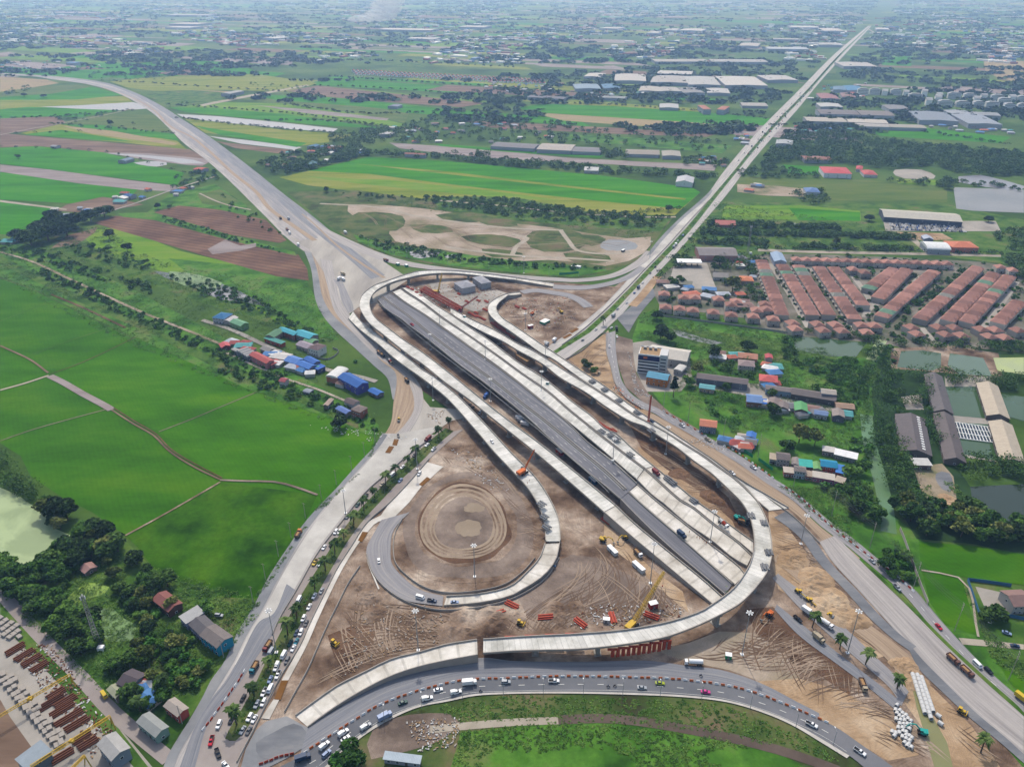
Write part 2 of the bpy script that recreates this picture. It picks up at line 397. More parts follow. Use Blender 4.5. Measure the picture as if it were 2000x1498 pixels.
# left paddies
G('paddy_a', 2, '0,545 60,565 245,655 430,748 500,765 640,815 730,855 736,880 700,940 640,1000 590,1060 560,1100 530,1150 500,1168 440,1166 400,1145 350,1135 300,1110 270,1070 245,1045 180,1000 120,970 60,930 40,890 0,865', 'rice_field')
G('paddy_b', 3, '265,659 500,767 312,842 215,800 97,733', 'rice_field')
G('paddy_b', 3, '500,767 640,817 728,857 733,880 700,938 640,962 540,940 430,934 312,845', 'rice_field')
G('paddy_tuft', 3, '432,942 620,966 600,1010 562,1085 528,1145 500,1166 440,1164 400,1144 350,1133 300,1108 270,1070 247,1047', 'rice_field')
G('paddy_b', 3, '0,682 90,731 0,758', 'rice_field')
G('paddy_c', 2, '0,395 105,408 95,428 60,445 20,458 0,458', 'rice_field')
G('weeds_bright', 2, '0,470 60,480 250,560 420,650 560,720 690,790 740,830 735,856 640,815 500,764 430,746 245,652 60,562 0,540', 'verge')
G('weeds', 3, '0,500 120,560 300,640 420,700 560,760 700,820 700,838 560,775 420,718 300,655 120,575 0,515', 'verge')
G('weeds', 1, '0,455 60,440 200,440 330,520 600,560 650,640 560,640 420,600 250,540 60,470 0,475', 'scrub_ground')
G('paddy_d', 2, '150,450 240,445 350,490 480,520 560,545 600,555 625,600 650,660 560,640 430,560 280,520 190,490', 'meadow')
G('weeds_bright', 3, '330,505 480,520 600,550 625,600 662,665 600,655 500,600 400,560', 'meadow')
G('field_brown', 3, '100,485 130,460 190,445 185,455 150,478', 'field')
G('plough', 3, '183,436 225,422 300,428 460,470 583,498 600,525 603,548 540,540 400,500 300,470', 'ploughed_field')
G('plough', 3, '300,415 350,402 430,410 520,430 560,470 545,475 430,455', 'ploughed_field')
G('field_mauve', 4, '405,487 440,468 455,475 470,480 500,475 500,482 470,490 415,497', 'field')
G('weeds_bright', 3, '230,417 300,415 460,462 575,492 580,500 450,470 300,430 240,424', 'verge')
G('pond_dark', 3, '300,530 350,535 420,550 470,570 520,600 440,580 370,560', 'wetland', 2)
G('pond_silver', 4, '395,567 440,572 490,578 450,585 470,590 430,584', 'wetland', 2)
G('algae_mid', 4, '330,530 400,540 440,560 400,565 340,550', 'wetland', 2)
# upper left fields, nearest first
G('paddy_c', 2, '0,337 130,345 270,370 250,388 150,398 0,390')
G('path', 3, '0,391 130,408 130,411 0,395', 'farm_track')
G('field_brown', 2, '130,400 200,385 240,390 280,400 220,410 150,415 110,412')
G('field_mauve', 3, '0,322 100,332 250,352 345,363 345,374 280,372 150,358 0,336')
G('paddy_c', 2, '0,290 60,286 200,297 300,325 360,338 345,362 240,349 0,320')
G('field_brown', 2, '0,260 60,266 230,280 370,292 415,315 400,322 300,312 200,298 80,286 0,288')
G('field_mauve', 3, '205,298 290,300 415,312 395,325 360,322 280,312', 'wetland')
G('pond_silver', 4, '260,318 300,315 330,320 310,326', 'pond', 2)
G('pond_silver', 4, '205,300 290,304 405,318 380,322 300,310', 'pond', 2)
G('field_yellow', 2, '40,261 115,243 200,255 345,275 365,292 230,278')
G('paddy_c', 3, '45,263 120,254 260,277 190,274')
G('paddy_c', 3, '118,243 200,245 340,262 350,275 200,257')
G('field_tan', 3, '120,246 220,256 350,280 340,284 180,262')
G('field_olive', 2, '118,240 200,222 300,225 335,255 330,262 200,245')
G('field_brown', 2, '0,232 110,228 130,240 60,256 0,262')
G('field_yellow', 2, '0,196 120,193 245,188 265,205 240,215 100,213 0,232')
G('paddy_c', 3, '0,214 60,209 150,212 235,216 160,229 80,228 0,232')
G('pond_silver', 3, '80,209 160,206 260,200 300,212 240,216 150,213', 'flooded_field')
G('paddy_c', 2, '0,188 100,183 180,170 240,186 150,195 0,196')
G('field_olive', 2, '0,178 60,172 150,165 180,170 100,184 0,190')
G('field_tan', 2, '0,150 90,156 115,163 60,172 0,180')
G('paddy_c', 2, '0,137 100,139 190,136 270,133 330,140 230,150 160,158 90,151 0,143')
# right of the north-west highway
G('field_yellow', 2, '215,160 260,155 360,148 500,145 620,163 560,180 430,176 300,178 250,172')
G('field_tan', 2, '290,183 400,177 470,180 420,190 320,200')
G('weeds', 2, '265,180 400,178 500,186 420,202 330,205')
G('paddy_d', 2, '340,210 440,200 560,203 700,222 790,243 770,250 640,232 500,222')
G('paddy_c', 3, '330,210 430,213 560,224 700,244 760,252 640,246 500,233 360,219')
G('pond_silver', 3, '345,223 430,228 560,241 660,252 650,258 570,253 440,240 360,231', 'flooded_strip')
G('field_yellow', 2, '360,232 440,240 560,255 690,263 660,275 590,285 480,268 400,260')
G('paddy_c', 3, '380,246 480,262 600,280 580,288 430,264')
G('pond_silver', 3, '405,266 480,274 590,288 575,293 470,281', 'flooded_strip')
G('field_brown', 2, '420,276 500,286 580,294 560,302 460,290')
G('field_olive', 2, '440,190 560,188 700,205 800,222 790,240 700,222 560,205')
G('paddy_d', 2, '610,168 720,176 830,188 960,198 940,206 800,200 660,184')
G('field_brown', 3, '560,178 620,168 720,178 950,202 900,210 760,200 640,190')
G('paddy_c', 2, '490,186 620,188 760,202 860,212 840,222 700,208 540,196')
G('field_mauve', 3, '500,206 620,216 760,232 755,236 600,222')
G('path', 4, '390,205 480,187 600,166 604,168 486,190 396,208', 'farm_track')
G('weeds_bright', 2, '270,430 330,380 420,360 480,400 500,440 420,420 330,400', 'verge')
G('field_olive', 3, '385,380 430,370 470,395 420,402 395,398')
# big field in the middle distance
G('field_yellow', 2, '545,347 600,335 720,307 870,315 1000,328 1180,345 1350,367 1368,376 1330,410 1318,421 1180,419 1030,402 860,392 700,375 600,362')
G('paddy_c', 3, '600,334 720,307 870,315 1000,327 1180,344 1352,367 1368,376 1330,408 1200,396 1030,378 860,358 720,340')
G('field_yellow', 4, '690,320 860,334 1100,362 1340,388 1338,391 1100,366 860,339')
G('paddy_d', 4, '600,345 760,352 950,372 1100,392 1000,388 800,370 640,352')
G('field_mauve', 3, '760,279 850,285 1000,297 1100,308 1250,316 1400,322 1395,334 1200,322 1000,312 880,302 780,290')
G('paddy_c', 3, '850,281 1000,292 1180,304 1170,309 1000,298 860,286')
G('paddy_c', 2, '1060,204 1200,208 1380,220 1505,232 1495,246 1300,240 1080,222 1000,212')
G('field_tan', 3, '1070,222 1200,230 1360,240 1480,250 1470,256 1300,250 1100,236 1060,226')
G('field_brown', 3, '900,236 1000,240 1200,250 1400,262 1380,268 1200,262 960,250')
G('weeds_bright', 3, '1100,262 1250,270 1430,285 1410,300 1250,286 1110,274')
G('paddy_c', 2, '1280,186 1360,190 1420,196 1300,198')
# sandy lot north of the interchange
G('rough_turf', 2, '560,375 700,372 860,395 1000,404 1180,420 1315,425 1280,470 1250,510 1200,525 1130,545 1000,535 870,522 740,495 680,465 640,440', 'turf')
G('weeds', 3, '840,385 1000,384 1180,420 1312,424 1290,452 1180,446 1000,430 860,410', 'scrub_ground')
G('sand_lot', 3, '680,400 800,405 860,412 960,430 900,450 880,470 820,462 720,440', 'sandy_lot', 2)
G('sand_lot', 4, '800,415 900,428 1040,440 1100,448 1230,466 1270,462 1250,500 1180,520 1100,508 980,510 880,490 780,475 760,450', 'sandy_lot', 2)
for s in ('700,415 780,420 790,440 770,452 720,450 680,440', '850,420 930,415 960,428 900,436', '930,428 1000,430 1010,442 960,442', '1040,452 1110,448 1150,470 1120,490 1060,492 1030,478', '900,462 960,458 1020,470 1010,482 940,478', '800,440 860,440 890,452 830,456', '1100,495 1160,492 1200,508 1130,515', '940,486 1000,490 1030,500 960,502', '1110,460 1180,462 1170,480 1130,478'):
    G('rough_turf', 5, s, 'turf_patch', 2)
G('weeds_bright', 5, '690,458 760,478 900,496 1000,508 1130,520 1190,528 1120,541 1000,532 880,519 760,497 700,472', 'verge')
G('pond_silver', 6, '800,492 830,488 860,494 850,500 815,505', 'puddle', 2)
G('pond_silver', 6, '868,500 885,497 890,503 872,504', 'puddle', 2)
G('lake_grey', 5, '1172,478 1190,468 1235,472 1245,485 1215,490 1180,488', 'puddle', 2)
for P in ('625,398 700,402 760,408 800,420 880,432 1000,446 1100,450', '1095,450 1110,470 1130,490 1180,496 1230,492', '1000,498 1010,480 1030,465 1000,458', '870,482 940,492 1020,500 1120,505 1200,510', '860,392 980,402 1100,415 1250,424 1320,424'):
    ribbon('farm_track', 'path', 6, P, 6)
# right side
G('weeds_bright', 2, '1250,615 1290,600 1500,640 1560,655 1590,690 1690,700 1680,790 1740,900 1700,960 1800,1055 1880,1130 1960,1290 2000,1340 2000,1500 1700,1150 1540,960 1400,870 1300,800 1240,720 1235,660', 'scrub_ground')
G('weeds', 2, '1400,395 1850,400 2000,430 2000,520 1830,500 1500,490 1320,480 1360,440', 'scrub_ground')
G('field_olive', 3, '1440,345 1560,350 1700,352 1850,372 1850,395 1640,392 1500,375 1430,362')
G('sand_lot', 4, '1440,360 1520,364 1580,370 1575,385 1490,382 1440,375', 'sandy_lot')
G('paddy_c', 3, '1530,322 1600,326 1596,342 1540,340')
G('paddy_d', 3, '1415,402 1560,401 1680,412 1682,432 1560,430 1410,427')
G('paddy_c', 4, '1540,406 1680,415 1680,432 1560,430')
G('lake_grey', 3, '1862,366 2000,371 2000,416 1900,412 1868,408', 'lake')
G('pond_silver', 3, '1872,345 1920,342 1960,352 2000,362 2000,374 1930,366 1880,360', 'pond', 1)
G('lot', 3, '1748,332 1800,332 1828,345 1820,350 1760,348', 'sandy_lot', 2)
G('paddy_d', 3, '1750,350 1830,352 1838,362 1755,360')
G('paddy_c', 2, '1675,246 1800,250 1975,268 1955,280 1850,274 1720,266')
G('paddy_c', 2, '1725,112 1780,111 1780,130 1722,128')
G('field_tan', 2, '1920,116 2000,120 2000,158 1960,158 1925,140')
G('field_brown', 2, '1915,85 1980,100 1985,112 1925,105')
G('path', 5, '1480,486 1600,490 1830,494 1955,498 1955,502 1830,499 1600,495 1480,491', 'lane')
G('lot', 4, '1722,420 1880,432 1945,432 1955,452 1730,452', 'car_park')
G('sand', 4, '1748,453 1840,456 1862,468 1830,470 1760,468', 'sandy_lot')
G('path', 5, '1775,466 1790,468 1820,492 1805,492', 'lane')
G('estate', 3, '1475,498 1560,496 1800,505 1920,512 2000,525 2000,690 1930,682 1760,678 1700,668 1560,660 1480,640', 'estate_ground')
for P, w in (('1505,515 1540,570 1580,640', 7), ('1585,525 1640,590 1665,650', 7), ('1655,525 1695,580 1702,600', 6), ('1800,540 1750,580 1700,600 1690,620', 7), ('1900,540 1850,590 1820,640', 7), ('1985,550 1950,600 1915,650', 7), ('1800,640 1822,665', 6)):
    ribbon('estate_street', 'lot', 5, P, w)
G('estate', 3, '1290,540 1340,500 1470,505 1490,560 1540,640 1530,632 1400,614 1290,600 1275,570', 'estate_ground')
G('lot', 4, '1318,512 1380,512 1390,540 1400,566 1350,564 1310,540', 'forecourt')
G('lot', 4, '1232,670 1265,665 1345,690 1352,735 1330,765 1262,765 1240,720', 'yard')
G('earth_grey', 5, '1204,655 1228,648 1238,700 1247,742 1266,768 1300,800 1380,850 1370,856 1290,806 1240,778 1216,745 1208,712', 'shoulder_ground', 1)
G('weeds', 4, '1290,640 1400,648 1540,670 1640,700 1600,720 1420,690 1290,660', 'scrub_ground')
G('lake_grey', 5, '1312,642 1330,647 1380,662 1420,672 1400,674 1350,664 1322,655', 'puddle', 1)
G('lot', 4, '1340,735 1480,750 1560,775 1640,800 1640,806 1520,785 1350,752', 'lane')
for s, m in (('1548,657 1600,660 1692,670 1672,697 1620,696 1555,684', 'pond_green'), ('1760,686 1800,684 1838,690 1838,717 1821,724 1752,717', 'pond_green'), ('1855,690 1920,699 1938,735 1872,731 1851,713', 'pond_pale'), ('1940,699 2000,698 2000,731 1948,724', 'algae_lime'), ('1845,755 1912,755 1932,818 1857,811', 'pond_green'), ('1861,824 1936,829 1954,901 1876,886 1860,840', 'pond_green'), ('1951,768 2000,775 2000,822 1962,812', 'pond_green'), ('1895,950 2000,945 2000,1020 1927,1014 1900,987', 'pond_dark')):
    G(m, 5, s, 'pond')
G('earth', 4, '1740,680 1860,676 1950,690 1960,735 1940,738 1845,728 1740,720', 'bank')
G('lot', 4, '1845,735 1940,735 1965,830 1968,905 1865,890 1850,800', 'pond_walkway')
ribbon('canal', 'algae', 5, '1722,664 1712,685 1702,704', 9)
ribbon('canal', 'weeds_bright', 5, '1702,704 1692,730 1688,770 1692,810', 11)
ribbon('canal', 'canal_green', 5, '1692,810 1697,858 1710,905 1722,950 1732,1000 1736,1040', 9)
G('wood_floor', 3, '1740,690 1820,730 1850,800 1860,900 1895,950 1935,1012 2000,1022 2000,1082 1900,1062 1790,1052 1760,1000 1720,950 1700,860 1700,760', 'woodland_floor')
G('lot', 5, '1760,775 1800,770 1805,800 1770,800', 'yard')
G('sand_lot', 5, '1783,912 1840,905 1862,930 1872,1000 1830,1000 1800,960', 'yard')
G('gravel_dark', 6, '1828,925 1850,920 1862,950 1850,962 1832,945', 'gravel_heap', 2)
G('paddy_a', 4, '1794,1057 1900,1066 2000,1082 2000,1142 1887,1127 1799,1110', 'rice_field')
G('paddy_a', 4, '1800,1114 1879,1131 1910,1241 1846,1220 1816,1176', 'rice_field')
G('paddy_a', 4, '1945,1290 2000,1320 2000,1358 1975,1335', 'rice_field')
G('weeds', 4, '1888,1132 2000,1150 2000,1290 1930,1275 1905,1215', 'compound_ground')
G('path', 5, '1872,1245 1930,1250 2000,1258 2000,1268 1930,1262 1880,1258', 'lane')
G('lot', 5, '1905,1145 1960,1155 1985,1195 1930,1190', 'yard', 1)
# bottom scrub and lower left
G('rough_turf', 2, '640,1498 700,1440 766,1400 820,1379 925,1358 1080,1353 1212,1355 1345,1361 1425,1371 1500,1393 1553,1416 1606,1446 1659,1478 1690,1500', 'turf')
G('weeds_bright', 3, '900,1430 1100,1408 1250,1410 1400,1440 1520,1470 1580,1500 880,1500', 'scrub_ground')
G('earth_grey', 3, '730,1420 800,1395 900,1400 870,1440 780,1470 720,1480', 'bare_ground', 2)
ribbon('farm_track', 'path', 5, '840,1424 900,1418 1000,1410 1100,1406', 4)
ribbon('farm_track', 'track_dark', 5, '1090,1405 1200,1403 1350,1425 1500,1458 1600,1490 1640,1505', 5)
G('weeds', 1, '0,1120 60,1130 150,1060 250,1060 300,1110 400,1150 500,1165 520,1190 490,1260 440,1300 330,1460 240,1400 140,1300 0,1150', 'scrub_ground')
G('algae', 3, '0,952 28,962 60,985 92,1000 98,1025 130,1042 148,1052 120,1062 90,1080 60,1118 42,1124 30,1095 0,1078', 'pond', 1)
G('algae_yellow', 3, '130,1170 149,1150 175,1137 200,1140 218,1152 195,1162 165,1172 149,1178', 'pond', 1)
G('algae_mid', 3, '180,1190 212,1182 228,1200 268,1222 260,1250 230,1248 207,1258 195,1235', 'pond', 1)
G('lot', 2, '0,1178 60,1240 150,1330 250,1440 300,1500 -60,1500 -60,1178', 'precast_yard')
G('field_brown', 3, '-20,1330 20,1400 70,1470 90,1500 -60,1500', 'casting_bed')
G('weeds', 3, '0,1178 30,1205 130,1310 230,1420 290,1498 262,1498 200,1430 120,1340 0,1215', 'verge')
ribbon('back_road', 'road_pink', 4, '-30,1120 5,1161 53,1214 106,1270 159,1323 212,1382 266,1430 330,1482', 6.5)
# construction ground under and around the interchange
G('earth', 2, '690,600 735,555 860,520 1010,545 1200,560 1232,540 1180,620 1080,690 1120,700 1188,645 1200,700 1215,760 1260,800 1400,870 1540,960 1700,1090 1850,1230 2000,1385 2000,1500 1700,1500 1560,1410 1420,1355 1200,1330 900,1335 720,1420 600,1500 440,1500 520,1300 600,1120 700,980 850,850 880,800 790,740 700,660', 'construction_ground')
G('sand', 3, '1110,700 1185,650 1195,700 1212,760 1260,800 1400,875 1500,945 1500,960 1380,895 1250,820 1160,745', 'sandy_ground')
G('mud', 3, '1230,830 1290,870 1400,945 1440,1000 1455,1040 1400,1010 1330,950 1270,900', 'mud_ground', 1)
G('sand', 4, '1245,870 1300,915 1400,985 1460,1060 1462,1080 1380,1010 1300,950 1230,885', 'haul_track', 1)
G('sand', 3, '1500,990 1525,1010 1560,1060 1620,1130 1700,1230 1745,1275 1700,1290 1600,1200 1520,1150 1508,1100', 'sand_heap_ground')
G('mud', 3, '1455,1190 1500,1180 1535,1208 1600,1262 1680,1335 1665,1360 1610,1325 1540,1272 1480,1240', 'mud_ground', 1)
G('earth_grey', 3, '1010,1165 1130,1080 1240,1130 1330,1180 1300,1200 1180,1215 1050,1215', 'bare_ground', 2)
G('sand', 3, '1180,1020 1260,1100 1340,1160 1370,1190 1330,1195 1280,1140 1210,1080 1160,1040', 'haul_track', 1)
G('sand_lot', 3, '1280,1270 1345,1255 1440,1225 1480,1240 1560,1300 1560,1345 1480,1330 1400,1300 1300,1285', 'bare_ground', 1)
G('sand', 3, '1480,1330 1600,1330 1700,1380 1760,1420 1800,1500 1700,1470 1600,1400 1540,1370', 'sandy_ground', 1)
G('sand', 3, '1750,1280 1830,1350 1900,1420 1960,1500 1850,1500 1790,1400 1740,1330', 'sandy_ground', 1)
G('canal_mud', 5, '1776,1315 1790,1312 1820,1395 1850,1450 1862,1500 1826,1500 1808,1440 1790,1380', 'canal')
G('mud', 4, '640,1240 690,1220 735,1210 710,1290 670,1320 662,1300', 'mud_ground', 1)
G('lot', 5, '838,553 862,550 882,562 905,575 960,566 1000,570 975,582 945,596 950,612 915,606 880,588 850,572', 'concrete_yard', 1)
# south-west loop
def egg(cx, cy, rx, ry, n=44, k=.1, rot=.5, tri=.05, wob=.0):
    out = []
    for i in range(n):
        a = 2 * math.pi * i / n; r = 1 + k * math.cos(a + rot) + tri * math.cos(3 * a - math.pi / 2) + wob * noise.noise((math.cos(a) * 2 + rx, math.sin(a) * 2, 0))
        out.append((cx + rx * r * math.cos(a), cy + ry * r * math.sin(a)))
    return out
patch('loop_ground', 'earth', 4, egg(925, 1032, 150, 122, rot=2.2))
patch('loop_track', 'earth_grey', 5, egg(920, 1040, 128, 104, rot=2.0, wob=.06))
patch('loop_ground', 'earth', 6, egg(914, 1032, 100, 86, rot=2.0, wob=.1)); patch('loop_ground', 'mud', 7, egg(912, 1030, 90, 78, rot=2.3, wob=.08))
for i, r in enumerate((76, 71.5, 68, 64, 60.5, 56.5, 53.5)):
    patch('loop_terrace', 'terrace_tan' if i % 2 == 0 else 'earth', 8 + i, egg(911, 1026 + i * .4, r * 1.12, r * .96, rot=2.4, wob=.04))
patch('loop_centre', 'earth_grey', 15, egg(910, 1026, 57, 50, rot=2.4, wob=.05)); patch('loop_centre', 'loop_clay', 16, egg(912, 1032, 26, 16, wob=.3)); patch('loop_centre', 'loop_clay', 16, egg(925, 992, 20, 9, wob=.3))
# wheel tracks pressed into the bare ground
def tracks(regions, z, seed):
    random.seed(seed); acc = {'track_lo': ([], []), 'track_hi': ([], [])}; zi = 0
    for s_, n, L, curv in regions:
        P = [(W(x, y).x, W(x, y).y) for x, y in pts(s_)]; xs = [a for a, _ in P]; ys = [b for _, b in P]; g = 0
        while n > 0 and g < 6000:
            g += 1; x, y = random.uniform(min(xs), max(xs)), random.uniform(min(ys), max(ys))
            if not inside(P, x, y): continue
            n -= 1; fo = random.choice((0, 0, .5, 1.2)) + random.uniform(-.3, .3); k = curv * 30; q = []
            for j in range(int(random.uniform(.3, 1) * L / 3)):
                if not inside(P, x, y): break
                q.append((x, y)); h = R(-40) + k * noise.noise((x * .011, y * .011, seed)) + fo; x += 3 * math.cos(h); y += 3 * math.sin(h)
            if len(q) < 4: continue
            key = random.choice(('track_lo', 'track_lo', 'track_hi')); v, f = acc[key]; w = random.uniform(.14, .34)
            for off in (-1.0, 1.0) if random.random() < .7 else (0,):
                b0 = len(v); zi += 1; zz = z + zi * .00003
                for j, (a, b) in enumerate(q):
                    a2, b2 = q[min(j + 1, len(q) - 1)]; a1, b1 = q[max(j - 1, 0)]; d = math.hypot(a2 - a1, b2 - b1) or 1; nx, ny = -(b2 - b1) / d, (a2 - a1) / d; ww = w * min(1, j * .5, (len(q) - 1 - j) * .5)
                    v += [(a + nx * (off + ww), b + ny * (off + ww), zz), (a + nx * (off - ww), b + ny * (off - ww), zz)]
                    if j: c = b0 + 2 * j; f.append((c - 1, c + 1, c, c - 2))
    for key, (v, f) in acc.items():
        tag(link('wheel_tracks', mesh(key, v, f, key)), kind='structure')
def inside(P, x, y):
    c = False; n = len(P)
    for i in range(n):
        x1, y1 = P[i]; x2, y2 = P[(i + 1) % n]
        if (y1 > y) != (y2 > y) and x < (x2 - x1) * (y - y1) / (y2 - y1) + x1: c = not c
    return c
tracks([('700,1110 760,1180 900,1200 1060,1180 1120,1090 1180,1040 1360,1180 1330,1210 1180,1225 930,1245 760,1285 600,1370 640,1240', 250, 90, .09), ('1000,590 1130,600 1140,640 1060,670 980,620', 60, 40, .12), ('1500,990 1540,1010 1740,1260 1760,1300 1560,1180 1510,1110', 110, 120, .02), ('1480,1180 1560,1240 1700,1350 1800,1420 1860,1490 1760,1470 1600,1390 1460,1310 1340,1280 1440,1230', 120, 110, .05), ('1120,700 1185,655 1200,740 1260,800 1200,790', 60, 60, .06), ('1230,840 1300,870 1400,950 1460,1050 1380,1010 1290,930', 90, 120, .02), ('840,890 960,870 1010,940 1060,1040 1060,1110 1000,1060 960,940 900,920', 60, 60, .06), ('770,560 1000,550 1200,560 1180,600 1140,570 960,570 860,590', 60, 60, .05), ('1790,1290 1900,1410 1960,1490 1900,1490 1830,1380', 50, 60, .06), ('690,412 960,432 1240,470 1180,510 900,495 760,455', 70, 150, .04)], .256, 3)
# ---------------------------------------------------------------- roads at ground level
hwL = '0,146 60,149 100,155 160,163 200,172 240,187 275,206 300,223 330,251 360,281 400,311 440,346 480,385 520,425 560,465 592,490'
hwR = '0,143 100,149 190,159 245,177 300,199 340,227 370,251 400,270 440,300 490,335 540,374 590,410 640,450 690,482 740,510 770,530'
strip('highway', 'streak_dusty', 6, hwL, hwR, 90)
G('dusty', 7, '545,455 590,470 640,455 690,482 745,508 800,545 755,575 735,590 700,600 680,615 650,560 604,487', 'highway_junction')
strip('carriageway', 'streak_grey', 7, '0,145.5 100,153 180,166 240,184 285,208 312,228 345,257 380,285 430,322 470,354 520,396 560,432 600,468', '0,145 100,152 180,163 245,180 292,205 322,226 352,250 390,274 440,309 485,344 530,382 575,425 622,465', 90)
strip('carriageway', 'streak_new', 8, '0,144.5 100,151 190,162 250,181 305,211 345,238 380,262 430,302 475,337 525,378 575,420 620,457 680,505 725,545', '0,144 100,150 195,160 255,178 315,207 360,236 395,258 448,296 500,336 550,376 605,418 650,455 705,500 752,538', 90)
ribbon('median', 'streak_tan', 9, '200,170 260,192 299,214 334,248 374,268 417,303 454,338 500,375 527,408 567,437 615,470', 4, w1=7)
ribbon('median', 'streak_tan', 9, '590,418 615,439 660,481 714,520 751,543', 2, w1=4)
strip('north_frontage_road', 'streak_dusty', 8, '600,420 640,448 682,468 735,491 794,510 874,523 1000,536 1080,542 1130,544 1190,536 1240,511 1262,490', '600,430 640,462 690,487 745,509 800,521 880,531 1000,543 1080,549 1130,551 1195,543 1250,520 1285,492', 90)
strip('north_slip_road', 'streak_grey', 8, '1080,556 1140,558 1190,550 1222,538 1250,520', '1080,564 1140,566 1195,557 1230,545 1262,524', 30)
ribbon('slip_road', 'streak_grey', 7, '1019,571 1045,567 1075,571 1110,577 1135,588 1150,600', 11)
strip('west_frontage_road', 'gravel', 6, '592,485 607,524 617,588 633,620 660,650 692,679 730,714 756,738 767,780', '606,487 620,530 631,583 650,615 676,639 714,671 746,706 772,727 774,780', 60)
strip('haul_road', 'streak_tan', 7, '606,487 620,530 631,583 650,615 676,639 714,671 746,706 772,727 768,790 762,830 735,870', '645,500 650,540 662,588 690,626 737,674 785,714 820,754 826,790 800,830 785,850 750,880', 70)
strip('haul_road', 'streak_dusty', 8, '625,505 640,560 655,610 690,650 738,697 785,730 805,765 808,800 790,830 770,850', '648,510 655,545 666,590 694,628 740,675 788,715 822,755 826,790 815,820 800,845', 60)
strip('ramp_road', 'streak_grey', 8, '650,545 660,560 668,590 680,612', '668,548 678,570 690,598 690,607', 20)
G('dusty', 6, '800,745 840,795 905,800 915,815 880,822 840,850 800,880 760,900 745,890 790,830', 'junction')
# arterial south-west of the interchange
gL = '747,846 730,873 712,892 688,918 659,951 629,982 595,1020 571,1055 524,1127 494,1186 462,1237 439,1290 412,1328 396,1360 370,1405 330,1470 318,1500'
gR = '757,849 743,870 722,893 700,917 668,952 640,984 612,1018 590,1050 546,1125 515,1185 482,1240 455,1295 430,1335 412,1365 385,1412 350,1470 340,1500'
bar = '848,849 832,860 800,886 760,921 717,958 666,1020 620,1080 579,1152 545,1209 532,1238 500,1285 470,1330 430,1385 408,1410 385,1437 350,1500'
medL = '870,836 845,856 806,892 768,926 728,968 692,1006 662,1046 630,1095 600,1142 572,1190 545,1240 520,1290 496,1340 470,1388 447,1425 440,1442'
medR = '886,842 862,862 822,902 784,936 746,976 711,1014 681,1054 652,1102 625,1150 600,1192 574,1244 550,1292 527,1342 502,1392 474,1432 460,1446'
lane = '905,838 880,859 840,895 800,940 760,982 717,1020 687,1065 660,1107 633,1160 606,1215 585,1260 548,1319 534,1354 513,1391 492,1431 479,1460 463,1490'
strip('arterial_road', 'streak_pale', 7, gL, bar, 90); strip('gravel_shoulder', 'gravel', 9, gL, gR, 90)
strip('new_slab', 'slab_grey', 8, '760,850 745,872 724,895 702,920 671,953 643,986 616,1020 594,1052 549,1127 518,1187 485,1242 458,1297', '860,832 828,858 796,884 756,918 713,955 662,1017 616,1078 575,1150 541,1208 513,1212 478,1262 470,1300', 80)
strip('old_lanes', 'streak_new', 9, '560,1140 532,1200 508,1212 470,1280 440,1330 410,1368 380,1420 350,1500', '577,1152 545,1209 532,1238 500,1285 470,1330 430,1385 408,1410 380,1500', 50)
strip('live_lanes', 'road_pink', 8, bar, medL, 90)
strip('live_lanes', 'road_pink', 8, medR, lane, 90)
G('road_pink', 8, '350,1500 385,1437 408,1412 440,1440 448,1446 462,1446 474,1432 492,1431 479,1460 463,1500', 'junction')
strip('median', 'rough_turf', 9, medL, medR, 90)
G('slab', 9, '833,902 866,911 823,950 800,980 770,1010 744,1006 760,983 800,941', 'new_slab')
strip('new_slab', 'slab', 9, '744,1006 717,1021 687,1066 660,1108 633,1161 606,1216 586,1261 550,1328', '770,1010 736,1020 717,1040 703,1057 671,1107 644,1160 620,1212 600,1258 563,1328', 40)
G('slab', 9, '535,1364 546,1365 526,1404 510,1402', 'new_slab')
for s in ('550,1328 563,1328 548,1366 535,1365', '770,857 779,858 775,870 766,869', '760,871 770,872 762,885 752,884', '834,931 841,935 824,949 818,946', '708,1038 719,1039 707,1058 699,1055', '1098,659 1113,651 1118,654 1103,662', '1112,648 1126,640 1131,643 1117,651'):
    G('pit', 11, s, 'formwork_pit')
G('gravel', 7, '470,1500 480,1462 500,1425 520,1408 560,1398 600,1420 640,1408 600,1455 560,1480 520,1500', 'gravel_apron')
G('gravel_dark', 8, '500,1450 530,1432 575,1412 600,1432 590,1460 545,1480 510,1480', 'gravel_apron', 2)
# arterial north-east of the interchange
aL = '1062,682 1080,672 1120,645 1160,615 1200,575 1222,551 1240,530 1262,505 1290,470 1326,431 1372,392 1410,340 1451,290 1491,246 1560,177 1628,108 1696,51'
amL = '1075,690 1098,678 1130,655 1161,630 1210,583 1263,527 1311,477 1343,442 1391,384 1430,338 1468,291 1506,248 1574,178 1638,108 1699,51.2'
amR = '1080,694 1103,682 1137,659 1170,637 1218,588 1271,532 1320,481 1352,446 1399,386 1436,340 1474,293 1512,250 1579,180 1642,109 1700,51.4'
aR = '1098,706 1130,684 1155,667 1190,640 1232,594 1280,538 1328,487 1376,431 1420,380 1459,328 1510,267 1556,216 1602,160 1650,107 1702,51.6'
strip('arterial_road', 'streak_pale', 7, aL, amL, 90); strip('median', 'weeds', 8, amL, amR, 90); strip('arterial_road', 'streak_pale', 7, amR, aR, 90)
strip('new_slab', 'slab_grey', 8, '1085,673 1120,648 1160,618 1200,578 1224,551 1250,521 1285,480 1326,434 1376,395', '1098,672 1130,650 1160,624 1208,578 1260,524 1306,476 1338,440 1384,390 1390,384', 50)
